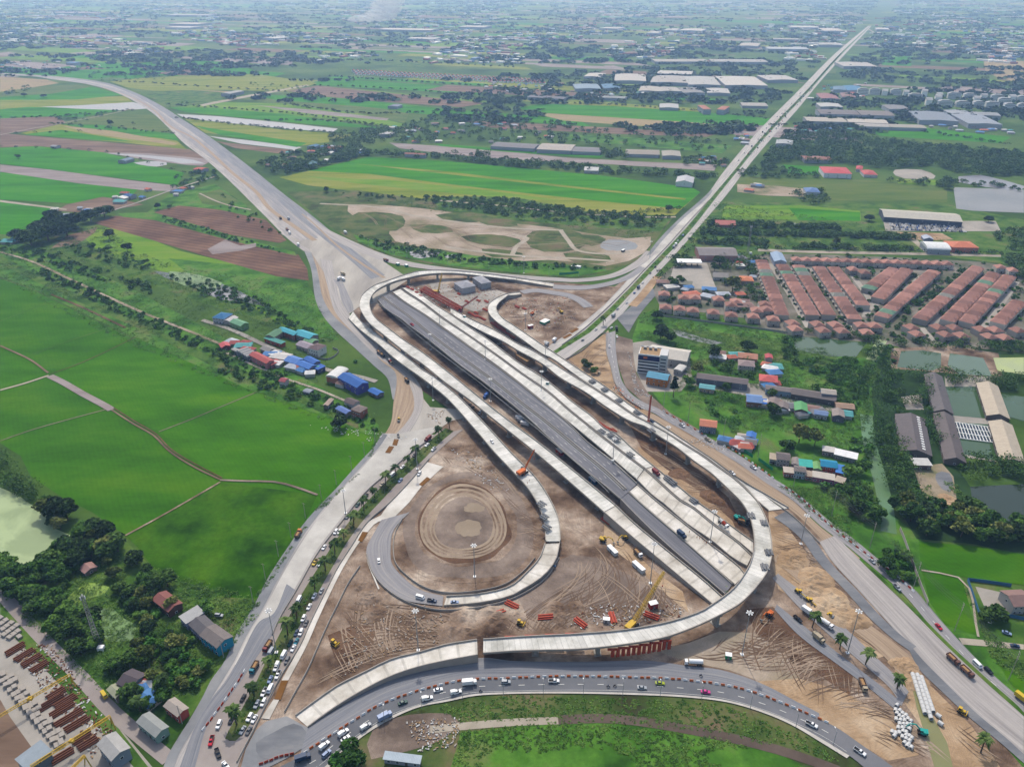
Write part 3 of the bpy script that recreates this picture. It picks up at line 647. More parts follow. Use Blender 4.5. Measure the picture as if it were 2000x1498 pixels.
strip('gravel_shoulder', 'gravel', 9, '1262,500 1285,470 1326,428 1374,386 1390,370', '1272,497 1294,470 1334,428 1378,390 1392,374', 30)
ribbon('sand_verge', 'sand', 8, '1235,598 1252,580 1275,552 1285,540', 9)
strip('side_road', 'gravel_dark', 7, '1205,622 1235,596 1262,570 1275,560', '1228,650 1245,620 1262,598 1280,578', 20)
strip('south_east_road', 'streak_grey', 8, '1183,652 1184,684 1193,720 1201,750 1219,776 1250,796 1276,806 1303,823 1339,843 1375,864 1411,886 1447,908 1495,942 1549,977 1602,1026 1655,1066 1709,1111 1761,1156 1826,1232 1892,1301 1946,1351 2000,1396', '1202,646 1203,684 1208,718 1216,746 1234,770 1260,787 1284,797 1312,814 1350,834 1386,855 1422,876 1458,898 1506,931 1560,965 1614,1012 1667,1052 1722,1097 1776,1140 1842,1216 1907,1286 1962,1337 2000,1368', 120)
strip('haul_road', 'streak_tan', 7, '1262,812 1320,850 1370,882 1424,920 1455,940 1500,968 1553,1003 1633,1082 1660,1105', '1276,808 1345,849 1390,874 1438,903 1500,945 1549,979 1602,1028 1655,1068 1680,1090', 60)
strip('service_road', 'streak_dusty', 7, '1600,1058 1627,1098 1675,1150 1728,1208 1776,1262 1840,1334 1898,1390 1952,1435 2000,1473', '1632,1045 1691,1105 1766,1177 1845,1257 1925,1331 1965,1365 1985,1382 2000,1396', 60)
strip('green_median', 'weeds', 9, '1686,1100 1762,1172 1840,1252 1920,1327 1980,1380 2000,1398', '1691,1098 1768,1170 1847,1250 1927,1324 1986,1376 2000,1391', 60)
strip('gravel_edge', 'gravel_dark', 8, '1512,1010 1540,1030 1567,1055 1600,1100 1650,1152 1700,1208 1745,1248 1776,1270', '1536,998 1570,1028 1592,1055 1622,1098 1672,1150 1722,1205 1766,1245 1790,1262', 40)
strip('gravel_edge', 'gravel_dark', 8, '1776,1270 1795,1305 1840,1350 1898,1404 1952,1448 2000,1490', '1780,1262 1806,1292 1852,1338 1905,1390 1960,1436 2000,1472', 40)
strip('haul_road', 'streak_tan', 6, '1505,1090 1560,1135 1640,1210 1710,1265 1780,1340', '1520,1082 1590,1130 1660,1190 1740,1250 1800,1300', 30)
strip('site_road', 'streak_grey', 6, '1508,1128 1560,1185 1620,1240 1690,1300 1740,1345 1760,1378', '1520,1120 1585,1170 1650,1225 1710,1282 1750,1320 1775,1350', 30)
strip('site_road', 'streak_new', 7, '1513,1190 1560,1240 1640,1300 1700,1345 1752,1388', '1517,1180 1570,1222 1650,1285 1712,1332 1760,1370', 30)
# bottom curve
strip('new_carriageway', 'streak_new', 8, '600,1424 625,1405 712,1351 766,1325 872,1296 943,1284 1000,1290 1133,1292 1266,1290 1345,1300 1400,1306 1450,1320 1500,1340 1553,1368 1600,1392', '585,1477 633,1445 686,1411 739,1379 792,1358 845,1342 898,1330 997,1325 1080,1322 1212,1323 1319,1327 1398,1336 1452,1347 1500,1363 1553,1384 1600,1404', 100)
strip('south_curve_road', 'asphalt', 9, '500,1520 560,1490 585,1477 633,1445 686,1411 739,1379 792,1358 845,1342 898,1330 997,1325 1080,1322 1212,1323 1319,1327 1398,1336 1452,1347 1500,1363 1553,1384 1627,1416 1686,1456 1739,1493 1760,1510', '560,1530 600,1510 633,1498 665,1467 702,1435 766,1397 819,1376 872,1366 925,1355 997,1351 1080,1350 1212,1352 1345,1358 1425,1368 1500,1390 1553,1413 1606,1443 1659,1475 1690,1500 1710,1520', 120)
strip('kerb', 'kerb', 10, '633,1498 665,1467 702,1435 766,1397 819,1376 872,1366 925,1355 997,1351 1080,1350 1212,1352 1345,1358 1425,1368 1500,1390 1553,1413 1606,1443 1659,1475', '638,1502 670,1471 706,1439 769,1401 821,1379.5 873,1369.5 926,1358.5 997,1354.5 1080,1353.5 1212,1355.5 1345,1361.5 1424,1371.5 1498,1394 1550,1417 1602,1448 1654,1480', 110)
# minor lines: bunds, canals, tracks
for P, w, m, nm in (('0,762 50,748 95,733', 3, 'path', 'farm_track'), ('97,734 120,745 160,768 205,792 218,800', 7, 'field_mauve', 'canal'), ('218,800 260,827 300,850 330,880 380,912 430,936', 2.2, 'field_brown', 'field_bund'), ('222,796 262,822 303,846 335,878 385,908 434,933', 1.5, 'mud', 'field_bund'),
    ('430,937 480,939 540,941 590,955 620,966', 3, 'earth_grey', 'field_bund'), ('265,658 200,690 150,712 97,731', 1.6, 'mud', 'field_bund'), ('500,766 430,795 370,820 310,843', 1.6, 'earth_grey', 'field_bund'), ('0,861 60,840 130,820 205,800', 1.6, 'earth_grey', 'field_bund'), ('430,941 380,970 310,1010 245,1045', 2.2, 'earth', 'field_bund'),
    ('0,675 60,703 94,728', 3, 'field_brown', 'field_bund'), ('0,627 50,608 90,592', 1.2, 'weeds', 'field_bund'), ('60,693 140,664 212,641', 1.4, 'weeds', 'field_bund'), ('0,492 60,510 130,542 200,575 290,615 390,655 450,680', 4, 'sand_lot', 'farm_track'), ('100,575 160,600 245,640', 3, 'mud', 'ditch'),
    ('395,625 450,643 520,675 580,700 650,725 700,735 735,745', 6, 'lot', 'village_lane'), ('430,683 500,715 560,740 620,760 680,785', 3, 'path', 'village_lane'), ('0,264 60,252 110,243 200,226 262,212', 5, 'path', 'farm_road'), ('95,413 160,425 240,405 340,370 420,345', 5, 'lot', 'farm_road'), ('1690,55 1750,75 1850,80 1950,84', 14, 'lot', 'road'),
    ('390,378 420,392 450,402 490,410', 4, 'path', 'site_track'), ('740,1150 720,1100 716,1080', 1, 'slab', 'kerb'), ('1800,1113 1879,1131 1911,1243', 2, 'path', 'field_bund')):
    ribbon(nm, m, 12, P, w * (.6 if 'bund' in nm else .85))
# painted dashes and edge lines
def dashes(P, off, L=3, gap=6, w=.16, z=.62, zs=None, m='white_line'):
    c = wpath(P, z) if zs is None else [W(x, y, zprof(zs, i / (len(pts(P)) - 1))) for i, (x, y) in enumerate(pts(P))]
    T = sum((c[i + 1] - c[i]).length for i in range(len(c) - 1)); n = int(T / (L + gap)); q = curve(c, n * 3); v = []; f = []
    for k in range(n - 1):
        a, b = q[3 * k], q[3 * k + 1]; d = (b - a).normalized(); s = Vector((-d.y, d.x, 0)); b = a + d * L if gap else q[3 * k + 3]
        for p, e in ((a, 1), (a, -1), (b, -1), (b, 1)): v.append(p + s * (off + e * w))
        f.append((4 * k, 4 * k + 1, 4 * k + 2, 4 * k + 3))
    tag(link('lane_marking', mesh('dashes', v, f, m)), kind='structure')
plain('white_line', C(214, 214, 208), .7)
SP_ = '560,1505 610,1488 649,1456 694,1423 752,1388 806,1367 858,1354 912,1342 997,1338 1080,1336 1212,1337 1332,1343 1412,1352 1500,1377 1553,1399 1617,1430 1672,1466'
dashes(SP_, 0); dashes(SP_, -3.3, 4, 0, .08); dashes('1193,650 1194,684 1201,718 1210,748 1228,774 1256,792 1280,802 1308,818 1344,839 1380,860 1416,881 1452,903 1500,934 1553,971 1607,1019 1660,1059 1714,1104 1767,1150 1833,1224 1898,1294 1952,1344 2000,1382', 0, 3, 7, .14, .5)
# ---------------------------------------------------------------- viaducts
def zprof(zs, t):
    for i in range(len(zs) - 1):
        if t <= zs[i + 1][0]:
            a, b = zs[i], zs[i + 1]; k = (t - a[0]) / max(1e-6, b[0] - a[0]); k = k * k * (3 - 2 * k) if len(zs) > 2 else k
            return a[1] + (b[1] - a[1]) * k
    return zs[-1][1]
DECKS = {}
def deck(name, label, A, B, zs, m='deck_conc', cat='viaduct', n=None, par=(.35, .9), girder=1.9, pier=32, walls=False, kind=None, pm='conc_side', skip=()):
    """A, B: left and right edges in photo pixels, seen at the deck's own height"""
    A, B = pts(A), pts(B)
    def lift(P):
        q = [W(x, y, 0) for x, y in P]; L = [0]
        for i in range(1, len(q)): L.append(L[-1] + (q[i] - q[i - 1]).length)
        return [W(x, y, zprof(zs, L[i] / L[-1])) for i, (x, y) in enumerate(P)]
    a, b = lift(A), lift(B); L = sum((a[i + 1] - a[i]).length for i in range(len(a) - 1))
    n = n or max(10, int(L / 5)); a, b = curve(a, n), curve(b, n)
    for i in range(n): z = zprof(zs, i / (n - 1)); a[i].z = z; b[i].z = z
    c = [(a[i] + b[i]) / 2 for i in range(n)]
    if (b[0] - a[0]).cross(c[1] - c[0]).z < 0: flip = False
    else: flip = True
    if not flip: a, b = b, a      # a right of travel, b left  -> faces up
    root = empty(name, (c[0].x, c[0].y, 0), label=label, cat=cat); O = Vector((c[0].x, c[0].y, 0))
    if kind: root['kind'] = kind
    w = [(b[i] - a[i]).normalized() for i in range(n)]
    def sweep(nm, prof, mt, uvx=False):
        """prof: list of (side 0..1 or metres from edge a/b, dz)"""
        v = []; uv = []; s = 0; k = len(prof)
        for i in range(n):
            if i: s += (c[i] - c[i - 1]).length
            for (e, off, dz) in prof:
                p = (a[i] if e == 0 else b[i]) + w[i] * off; z = (0.02 if dz == 'g' else p.z + dz)
                v.append((p.x - O.x, p.y - O.y, z)); uv.append((s, 0 if e == 0 else 1))
        f = [];
        for i in range(n - 1):
            for j in range(k):
                j2 = (j + 1) % k; f.append((i * k + j, i * k + j2, (i + 1) * k + j2, (i + 1) * k + j))
        f.append(tuple(range(k - 1, -1, -1))); f.append(tuple((n - 1) * k + j for j in range(k)))
        return link(nm, mesh(nm, v, f, mt, uv), root)
    top = sweep('deck_surface', [(0, 0, 0), (0, 0, -.28), (1, 0, -.28), (1, 0, 0)], m)
    if par:
        pw, ph = par
        sweep('parapet', [(0, pw, ph), (0, pw, .012), (0, -.06, .012), (0, -.06, -.25), (0, -.1, -.25), (0, -.1, ph)], pm)
        sweep('parapet', [(1, .1, ph), (1, .1, -.25), (1, .06, -.25), (1, .06, .012), (1, -pw, .012), (1, -pw, ph)], pm)
    if walls:
        sweep('retaining_wall', [(0, .12, -.3), (0, .12, 'g'), (1, -.12, 'g'), (1, -.12, -.3)], 'conc_side')
    else:
        W0 = (b[0] - a[0]).length; k = W0 * .24
        sweep('box_girder', [(0, 1.0, -.3), (0, k, -.3 - girder), (1, -k, -.3 - girder), (1, -1.0, -.3)], 'pier_conc')
        s = 0; nx = pier * .5; mb = MB(); me = None; used = 0
        for i in range(1, n - 1):
            s += (c[i] - c[i - 1]).length
            if s > nx:
                nx += pier; z = c[i].z - girder - .3
                if z < 1.2 or i / n in skip: continue
                d = (c[i + 1] - c[i - 1]).normalized(); rz = math.atan2(d.y, d.x)
                pb = MB(); pb.box((0, 0, z / 2 - .6), (1.9, 3.2, z - 1.2), 'pier_conc'); pb.box((0, 0, z - .6), (2.3, 3.4, 1.2), 'pier_conc', top=(1, 1.9)); pb.box((0, 0, .2), (3.6, 5, .4), 'pier_conc')
                link('pier', pb.build('pier'), root, (c[i].x - O.x, c[i].y - O.y, 0), rz)
    DECKS[label] = (a, b, c)
    return root, a, b, c
ML = '736,585 752,603 768,615 783,624.5 800,638 830,659 860,683 897,713 940,744 980,775 1024,811 1088,870.5 1136,912.5 1184,952 1211,975'
MC = '747,580 784.6,608.3 819.4,635.4 862.7,670 928,717.7 964,744 1017,786 1061.6,820 1124,871.7 1184,922 1221.5,957'
MR = '762,572 802.6,600.5 837,623 861.5,640 891,660 947,701 1000,739 1059,786 1099,817.5 1148,864.5 1197,902 1244,945'
deck('main_viaduct', 'long dark asphalt main carriageway viaduct through the centre of the interchange', ML, MR, [(0, 2.5), (.25, 8), (.8, 8), (1, 5.6)], 'deck_asphalt', pier=34, girder=2.0)
# the two lines of white barrier down its middle
ribs = curve([W(x, y, 0) for x, y in pts(MC)], 80)
def barrier_line(name, label, P, zs, w=.5, h=.85, off=0, n=80, m='conc_side', cat='barrier'):
    q = [W(x, y, 0) for x, y in pts(P)]; L = [0]
    for i in range(1, len(q)): L.append(L[-1] + (q[i] - q[i - 1]).length)
    c = curve([W(x, y, zprof(zs, L[i] / L[-1])) for i, (x, y) in enumerate(pts(P))], n); v = []; f = []
    for i in range(n):
        z = zprof(zs, i / (n - 1)) + .02; d = (c[min(i + 1, n - 1)] - c[max(i - 1, 0)]); d.z = 0; d.normalize(); s = Vector((-d.y, d.x, 0)); p = c[i] + s * off
        for a, hh in ((-w, 0), (-w * .35, h), (w * .35, h), (w, 0)): v.append((p.x + s.x * a, p.y + s.y * a, z + hh))
    for i in range(n - 1):
        for j in range(3): f.append((i * 4 + j, i * 4 + j + 1, i * 4 + j + 5, i * 4 + j + 4))
    f += [(3, 2, 1, 0), tuple((n - 1) * 4 + j for j in range(4))]
    return tag(link(name, mesh(name, v, f, m)), label, cat)
Z0 = [(0, 2.52), (.25, 8.02), (.8, 8.02), (1, 5.7)]
barrier_line('median_barrier', 'left of the twin concrete barriers along the dark asphalt viaduct', MC, Z0, off=.9)
barrier_line('median_barrier', 'right of the twin concrete barriers along the dark asphalt viaduct', MC, Z0, off=-.9)
deck('approach_ramp', 'dark asphalt approach ramp running down from the main viaduct to the south loop', '1211.5,975.5 1240,1005 1303,1065.5 1380,1131 1415,1161', '1227.5,962 1269.5,1000 1320,1043 1374,1091 1430,1141', [(0, 5.6), (1, .8)], 'deck_asphalt', walls=True)
deck('approach_ramp', 'bare dusty concrete approach ramp beside the dark asphalt one', '1228.5,961 1248,980 1317,1040 1380,1096 1434,1142', '1245,947 1283,980 1344,1029 1387,1063 1442,1106 1455,1122', [(0, 5.6), (1, .8)], 'deck_slab', walls=True)
deck('viaduct', 'pale segmental viaduct immediately north-east of the dark asphalt carriageway', '766,571 804,599.5 838.5,621.5 863,638.5 893,659.5 921,680 948.6,699 1001.5,738 1059,784 1102.5,819 1196,896.5 1242.5,936.5', '782,564.5 817,588.5 854,616 919,659.4 976,700 1017,730 1069,766 1112,803 1158,840 1200,873 1257.5,916', [(0, 2.5), (.25, 8), (.8, 8), (1, 6)])
deck('approach_ramp', 'pale concrete approach ramp next to the dusty bare concrete one', '1243.5,937.5 1279,972.6 1290.5,980 1341,1023.5 1388.6,1055.7 1430,1090 1458,1106', '1258.5,917 1279,935 1330,980 1349,990 1394,1026 1439,1058.5 1468,1086', [(0, 6), (1, 1)], 'deck_slab', walls=True)
deck('viaduct', 'pale segmental viaduct second north-east of the asphalt carriageway with stacked rebar bundles', '784.6,563 819.4,587 856.7,615 923,660 981,701 1019,729 1071,765 1114,802 1160,839 1202,872 1259,915', '806,560 852,598 885,618 919,641.4 948.6,660 1012,708 1059,737 1088,760 1119,786 1155,812.6 1185,840 1200,845 1237,878 1276,910', [(0, 2.5), (.25, 8), (.8, 8), (1, 6)])
deck('approach_ramp', 'pale concrete approach ramp with parked white mixer truck', '1260,916 1281,934 1332,979 1351,989 1396,1025 1441,1057.5 1470,1082', '1277,911 1321,947 1368,985 1396,1004 1434,1032 1471,1058', [(0, 6), (1, 1)], 'deck_slab', walls=True)
deck('viaduct', 'pale viaduct that sweeps round as the large south loop over the main carriageway', '880,612 892,621 947,652 983,669 1010,685 1059,711.7 1094,739 1144.5,768 1184,796 1232,824.6 1260,834 1287.6,853.6 1320,874 1356,902 1386,923 1404,939 1428,962 1446,980 1461.5,1004 1470,1032 1473,1061 1470,1084 1463,1105 1454.5,1120 1436,1145.5 1415,1164 1389,1182 1372,1193 1319,1211.6 1266,1223.5 1212.5,1231.5 1133,1238 1053,1242 1000,1245 944,1249',
     '880,602 925.7,627 964,645 1012,672.6 1040,685 1107,727 1135,744 1188,778 1243,815 1259,822.5 1303.5,847 1331,865.5 1367,888 1403,913.5 1433,935 1457,957 1479,980 1492,1004 1502,1029 1506,1050 1508,1078 1505,1099 1496.6,1121.6 1481,1142.6 1463,1163.7 1442,1182 1398.5,1206 1345,1230 1292,1247.5 1212.5,1260.7 1133,1268.7 1053,1271 1000,1272.7 943.7,1276.7',
     [(0, 3), (.2, 8), (.55, 9), (.7, 10.5), (.86, 9.5), (1, 5.5)], pier=34)
deck('approach_ramp', 'pale curved concrete ramp at the foot of the large south loop', '932,1249.5 872,1259 819,1274 766,1287 712.5,1312.5 659,1339 620,1366 577,1397.5', '933,1280 872,1291 819,1303 766,1320.5 712.5,1347 659,1379 625,1403 602,1420', [(0, 5.2), (1, .3)], 'deck_slab', walls=True)
deck('viaduct', 'pale viaduct leaving the north-east spiral and merging beside the south loop', '969,583 957,592 952.7,604 957,617 971,630.6 995,647 1029,671 1060,693 1076,700 1112,725 1137,743 1189.6,777 1244.6,814 1261,822 1305,846.5 1333,864.5 1369,887 1405,912.5 1435,934 1459,956 1480,980 1500,997',
     '993,577 976,591 969.5,601.7 972.5,611 983,623 1000,634 1024,650 1060,675 1084,690.6 1138.5,727 1184,757 1220,784 1263.5,814 1275,820 1330,856 1380,889.7 1426,923 1452,941 1499,968 1540,992', [(0, 4), (.15, 7), (.65, 8), (.85, 5), (1, .6)], pier=34)
deck('approach_ramp', 'short curved concrete slab at the head of the north-east spiral', '1014.6,570.5 988,575 970,582.5', '1019.4,576 1000,578 993,577.5', [(0, 1.5), (1, 3.8)], 'deck_slab', walls=True)
deck('viaduct', 'pale viaduct that hooks over the highway at the north-west end', '1010,543 964,537 880,529 824,529.6 800,534.4 782,540 757,549 734,557 719.7,565.7 707.6,576.5 703,587 702,599 709,615 723,634 747,653 771,672.6 807,700 820,708 868,746.5 916,781 952,810 1000,848 1040,880 1088,921 1136,963 1178,1000',
     '1006,547.6 952,541.6 880,534.4 824,538 800,543 776,549 752,558.5 735,569 725.7,580 722,592 724.5,606.5 734,622 758,641 788,664 820,685 874,726 916,760 964,799 1018,840 1040,856 1100,903 1160,952 1202,987', [(0, 3), (.2, 9), (.32, 11), (.6, 10), (.85, 8), (1, 6)], pier=34)
deck('approach_ramp', 'long pale concrete approach ramp south-west of the dark asphalt ramp', '1179,1001 1240,1054 1296,1100.6 1352,1148 1391,1180.5', '1203,988 1215.5,1000 1240,1023.5 1310,1081 1380,1138.4 1411,1166.5', [(0, 6), (1, .8)], 'deck_slab', walls=True)
deck('viaduct', 'pale outermost western viaduct curving down towards the south-west loop', '680,622 704,646 740,675 769,700 820,737 844,755 874,780 928,840 967,885.5 1000,920 1029,952 1051,987 1063,1024 1065.4,1056.5', '690,608 701.6,624.6 719.7,640 754.5,669 798,700 820,719 851,739 892,772 922,802 958,840 1000,885.5 1045,931 1072,971 1091,1014 1095,1056.5', [(0, 1), (.3, 7), (.7, 8), (1, 4)], pier=32)
deck('approach_ramp', 'curved pale concrete ramp with walls round the south-west loop', '1064,1062 1053,1091 1029,1118 997,1145 938,1160 872,1165', '1093.5,1060.5 1085.5,1094 1061,1126 1016,1155 997,1165 938,1178 866.6,1183.7', [(0, 3.4), (1, .3)], 'deck_slab', walls=True)
strip('loop_road', 'streak_grey', 13, '866,1164 819,1150.5 781.6,1121 765.6,1100 763,1067 767,1040 778,1022 800,1000', '864,1183 792,1171.7 752,1148 728,1120 718,1095 716,1070 728,1045 745,1015', 40)
deck('approach_ramp', 'low retaining-walled slab along the north end of the western hooked viaduct', '1082,554 1050,549 1011,543.6', '1080,561 1050,556 1007,548', [(0, .6), (1, 2.8)], 'deck_slab', walls=True)
# street barriers and formwork walls at ground level
def gz(h=0.55): return [(0, h), (1, h)]
for nm, lb, P in (('barrier', 'brown line of low barriers on the left of the south-west palm median lanes', '835,862 800,887 760,922 717,959 666,1021 620,1081 579,1153 545,1210 532,1239'),
    ('barrier', 'low barrier beside the narrow new slab right of the queueing cars', '838,897 800,941 760,983 717,1021 687,1066 660,1108 633,1161 606,1216 586,1261 549,1320 492,1432 463,1488'),
    ('guard_wall', 'white-topped drain wall along the bare triangle west of the south loop', '703,1106 680,1140 660,1180 640,1220 620,1265 600,1310 575,1355 556,1390'),
    ('guard_wall', 'white-topped wall round the inside of the south-west loop road', '785,1015 772,1040 768,1070 773,1100 795,1125 830,1148 870,1158 930,1155 985,1142 1020,1118 1045,1090'),
    ('guard_wall', 'dark railing round the outside of the south-west loop road', '716,1082 722,1105 735,1130 760,1155 800,1178 860,1192 940,1186 1010,1166 1065,1130 1092,1090'),
    ('barrier', 'low concrete barrier between the north-east arterial lanes and the new slab', '1098,674 1130,651 1160,626 1208,580 1260,526 1306,478 1338,442 1384,392'),
    ('barrier', 'low concrete wall on the south-east edge of the north-east arterial', '1105,702 1135,686 1180,650 1184,652 1184,685 1194,721 1203,752 1222,778 1252,798'),
    ('barrier', 'thin barrier between haul road and the long pale service road', '1262,815 1330,858 1380,891 1427,925 1453,944 1500,974 1550,1010 1600,1060')):
    barrier_line(nm, lb, P, gz(.5), w=.35, h=.9)
ZM = [(0, 2.56), (.25, 8.06), (.8, 8.06), (1, 5.76)]
for off in (-3.9, -7.6, 3.9, 7.6): dashes(MC, off, 3, 8, .12, zs=ZM)
for off in (-11, 11, -1.8, 1.8): dashes(MC, off, 4, 0, .08, zs=ZM)
# ---------------------------------------------------------------- buildings
WINM = MB().box((0, .03, 0), (1.5, .1, 1.3), 'white_trim').build('window'); PANE = MB().box((0, -.04, 0), (1.2, .1, 1.0), 'dark_glass').build('pane')
def window(root, loc, rz=0): w = link('window', WINM, root, loc, rz); link('pane', PANE, w); return w
DOORM = MB().box((0, 0, 0), (1.1, .12, 2.1), 'trunk').build('door')
def colr(c): return C(*c) if max(c[:3]) > 1.01 else (*c[:3], 1)
def house(name, label, cat, ctr, ang, L, Wd, h, roof='gable', rc=(150, 90, 75), wc=(215, 205, 190), rh=None, win=3, group=None, ov=.5, rmat='roof', parts=True):
    """walls, roof, windows and a door on a footprint L x Wd centred on ctr (ground)"""
    rc = tuple(q_ * .82 + 25 for q_ in rc)
    rh = rh if rh is not None else (min(Wd * .18, 3.4) if roof in ('gable', 'hip', 'arch') else .4)
    root = empty(name, (ctr.x, ctr.y, 0), ang, label, cat, group)
    x, y = L / 2, Wd / 2; mb = MB(); rb = MB(); t = .18
    base = [(-x, -y, 0), (x, -y, 0), (x, y, 0), (-x, y, 0), (-x, -y, h), (x, -y, h), (x, y, h), (-x, y, h)]
    F = [(0, 1, 5, 4), (1, 2, 6, 5), (2, 3, 7, 6), (3, 0, 4, 7), (0, 3, 2, 1)]
    X, Y = x + ov, y + ov; zo = h - ov * rh / y * (roof in ('gable', 'hip'))
    if roof == 'gable':
        mb.add(base + [(-x, 0, h + rh), (x, 0, h + rh)], F + [(4, 8, 7), (5, 6, 9), (4, 5, 9, 8), (7, 8, 9, 6)][:2], 'wall')
        up = [(-X, -Y, zo), (X, -Y, zo), (X, Y, zo), (-X, Y, zo), (-X, 0, h + rh), (X, 0, h + rh)]; dn = [(a, b, c + t + .03) for a, b, c in up]
        rb.add([(a, b, c + .03) for a, b, c in up] + dn, [(6, 7, 11, 10), (10, 11, 8, 9), (0, 4, 5, 1), (4, 3, 2, 5), (0, 1, 7, 6), (2, 3, 9, 8), (0, 6, 10, 4), (4, 10, 9, 3), (1, 5, 11, 7), (5, 2, 8, 11)], rmat)
    elif roof == 'hip':
        mb.add(base, F + [(4, 5, 6, 7)], 'wall'); k = max(.3, X - Y)
        up = [(-X, -Y, zo), (X, -Y, zo), (X, Y, zo), (-X, Y, zo), (-k, 0, h + rh), (k, 0, h + rh)]
        rb.add([(a, b, c + .03) for a, b, c in up], [(0, 1, 5, 4), (1, 2, 5), (2, 3, 4, 5), (3, 0, 4), (3, 2, 1, 0)], rmat)
    elif roof == 'arch':
        mb.add(base, F + [(4, 5, 6, 7)], 'wall'); n = 8; v = []
        for i in range(n + 1):
            a = math.pi * i / n; v += [(-X, -Y * math.cos(a), h + .03 + rh * math.sin(a)), (X, -Y * math.cos(a), h + .03 + rh * math.sin(a))]
        rb.add(v, [(2 * i, 2 * i + 1, 2 * i + 3, 2 * i + 2) for i in range(n)] + [tuple(range(2 * n, -1, -2)), tuple(range(1, 2 * n + 2, 2))], rmat)
    elif roof == 'shed':
        mb.add(base[:4] + [(-x, -y, h), (x, -y, h), (x, y, h + rh), (-x, y, h + rh)], F, 'wall')
        rb.add([(-X, -Y, h + .03), (X, -Y, h + .03), (X, Y, h + rh + .08), (-X, Y, h + rh + .08), (-X, -Y, h + .2), (X, -Y, h + .2), (X, Y, h + rh + .25), (-X, Y, h + rh + .25)], [(4, 5, 6, 7), (0, 3, 2, 1), (0, 1, 5, 4), (1, 2, 6, 5), (2, 3, 7, 6), (3, 0, 4, 7)], rmat)
    else:
        mb.add(base, F + [(4, 5, 6, 7)], 'wall'); rb.box((0, 0, h + .18), (L + .3, Wd + .3, .3), rmat)
        rb.box((0, -y, h + .6), (L + .3, .25, .6), rmat); rb.box((0, y, h + .6), (L + .3, .25, .6), rmat)
    w = link('wall', mb.build('wall'), root); w.color = colr(wc)
    r = link('roof', rb.build('roof'), root); r.color = colr(rc)
    if win and parts:
        st = 2 if h > 5.2 else 1
        for s in range(st):
            zc = 1.6 + s * 3.0
            for i in range(win):
                u = -x + L * (i + .5) / win
                if s == 0 and i == win // 2: link('door', DOORM, root, (u, -y - .03, 1.05)); continue
                window(root, (u, -y - .03, zc))
        if L > 6 and Wd > 6:
            for sx in (-1, 1): window(root, (sx * (x + .03), 0, 1.6 + (st - 1) * 3), sx * R(90))
    return root
def quad(name, label, cat, A, B, D, h, roof='gable', rc=(150, 90, 75), wc=(215, 205, 190), **k):
    """A-B near eave ends, D far eave end next to A, all in photo pixels at eave height h"""
    a, b, d = W(*A, h), W(*B, h), W(*D, h); u = b - a; L = u.length; u.normalize(); n = Vector((-u.y, u.x, 0)); w = (d - a).dot(n)
    if w < 0: w = -w; n = -n
    c = a + u * L / 2 + n * w / 2; ang = math.atan2(u.y, u.x)
    if w > L * 1.15 and roof in ('gable', 'hip', 'arch'): L, w, ang = w, L, ang + R(90)
    return house(name, label, cat, Vector((c.x, c.y, 0)), ang, L, w, h, roof, rc, wc, **k)
def ridge(name, label, cat, A, B, w, h, rh, rc, wc, **k):
    a, b = W(*A, h + rh), W(*B, h + rh); c = (a + b) / 2; u = b - a
    return house(name, label, cat, Vector((c.x, c.y, 0)), math.atan2(u.y, u.x), u.length, w, h, 'gable', rc, wc, rh=rh, **k)
BL = (48, 104, 196); TE = (40, 170, 180); RD = (196, 84, 78); GY = (128, 120, 116); WH = (226, 226, 222); OR = (222, 128, 92); GN = (84, 150, 98); RU = (146, 84, 70); BG = (206, 192, 168); DK = (92, 84, 86)
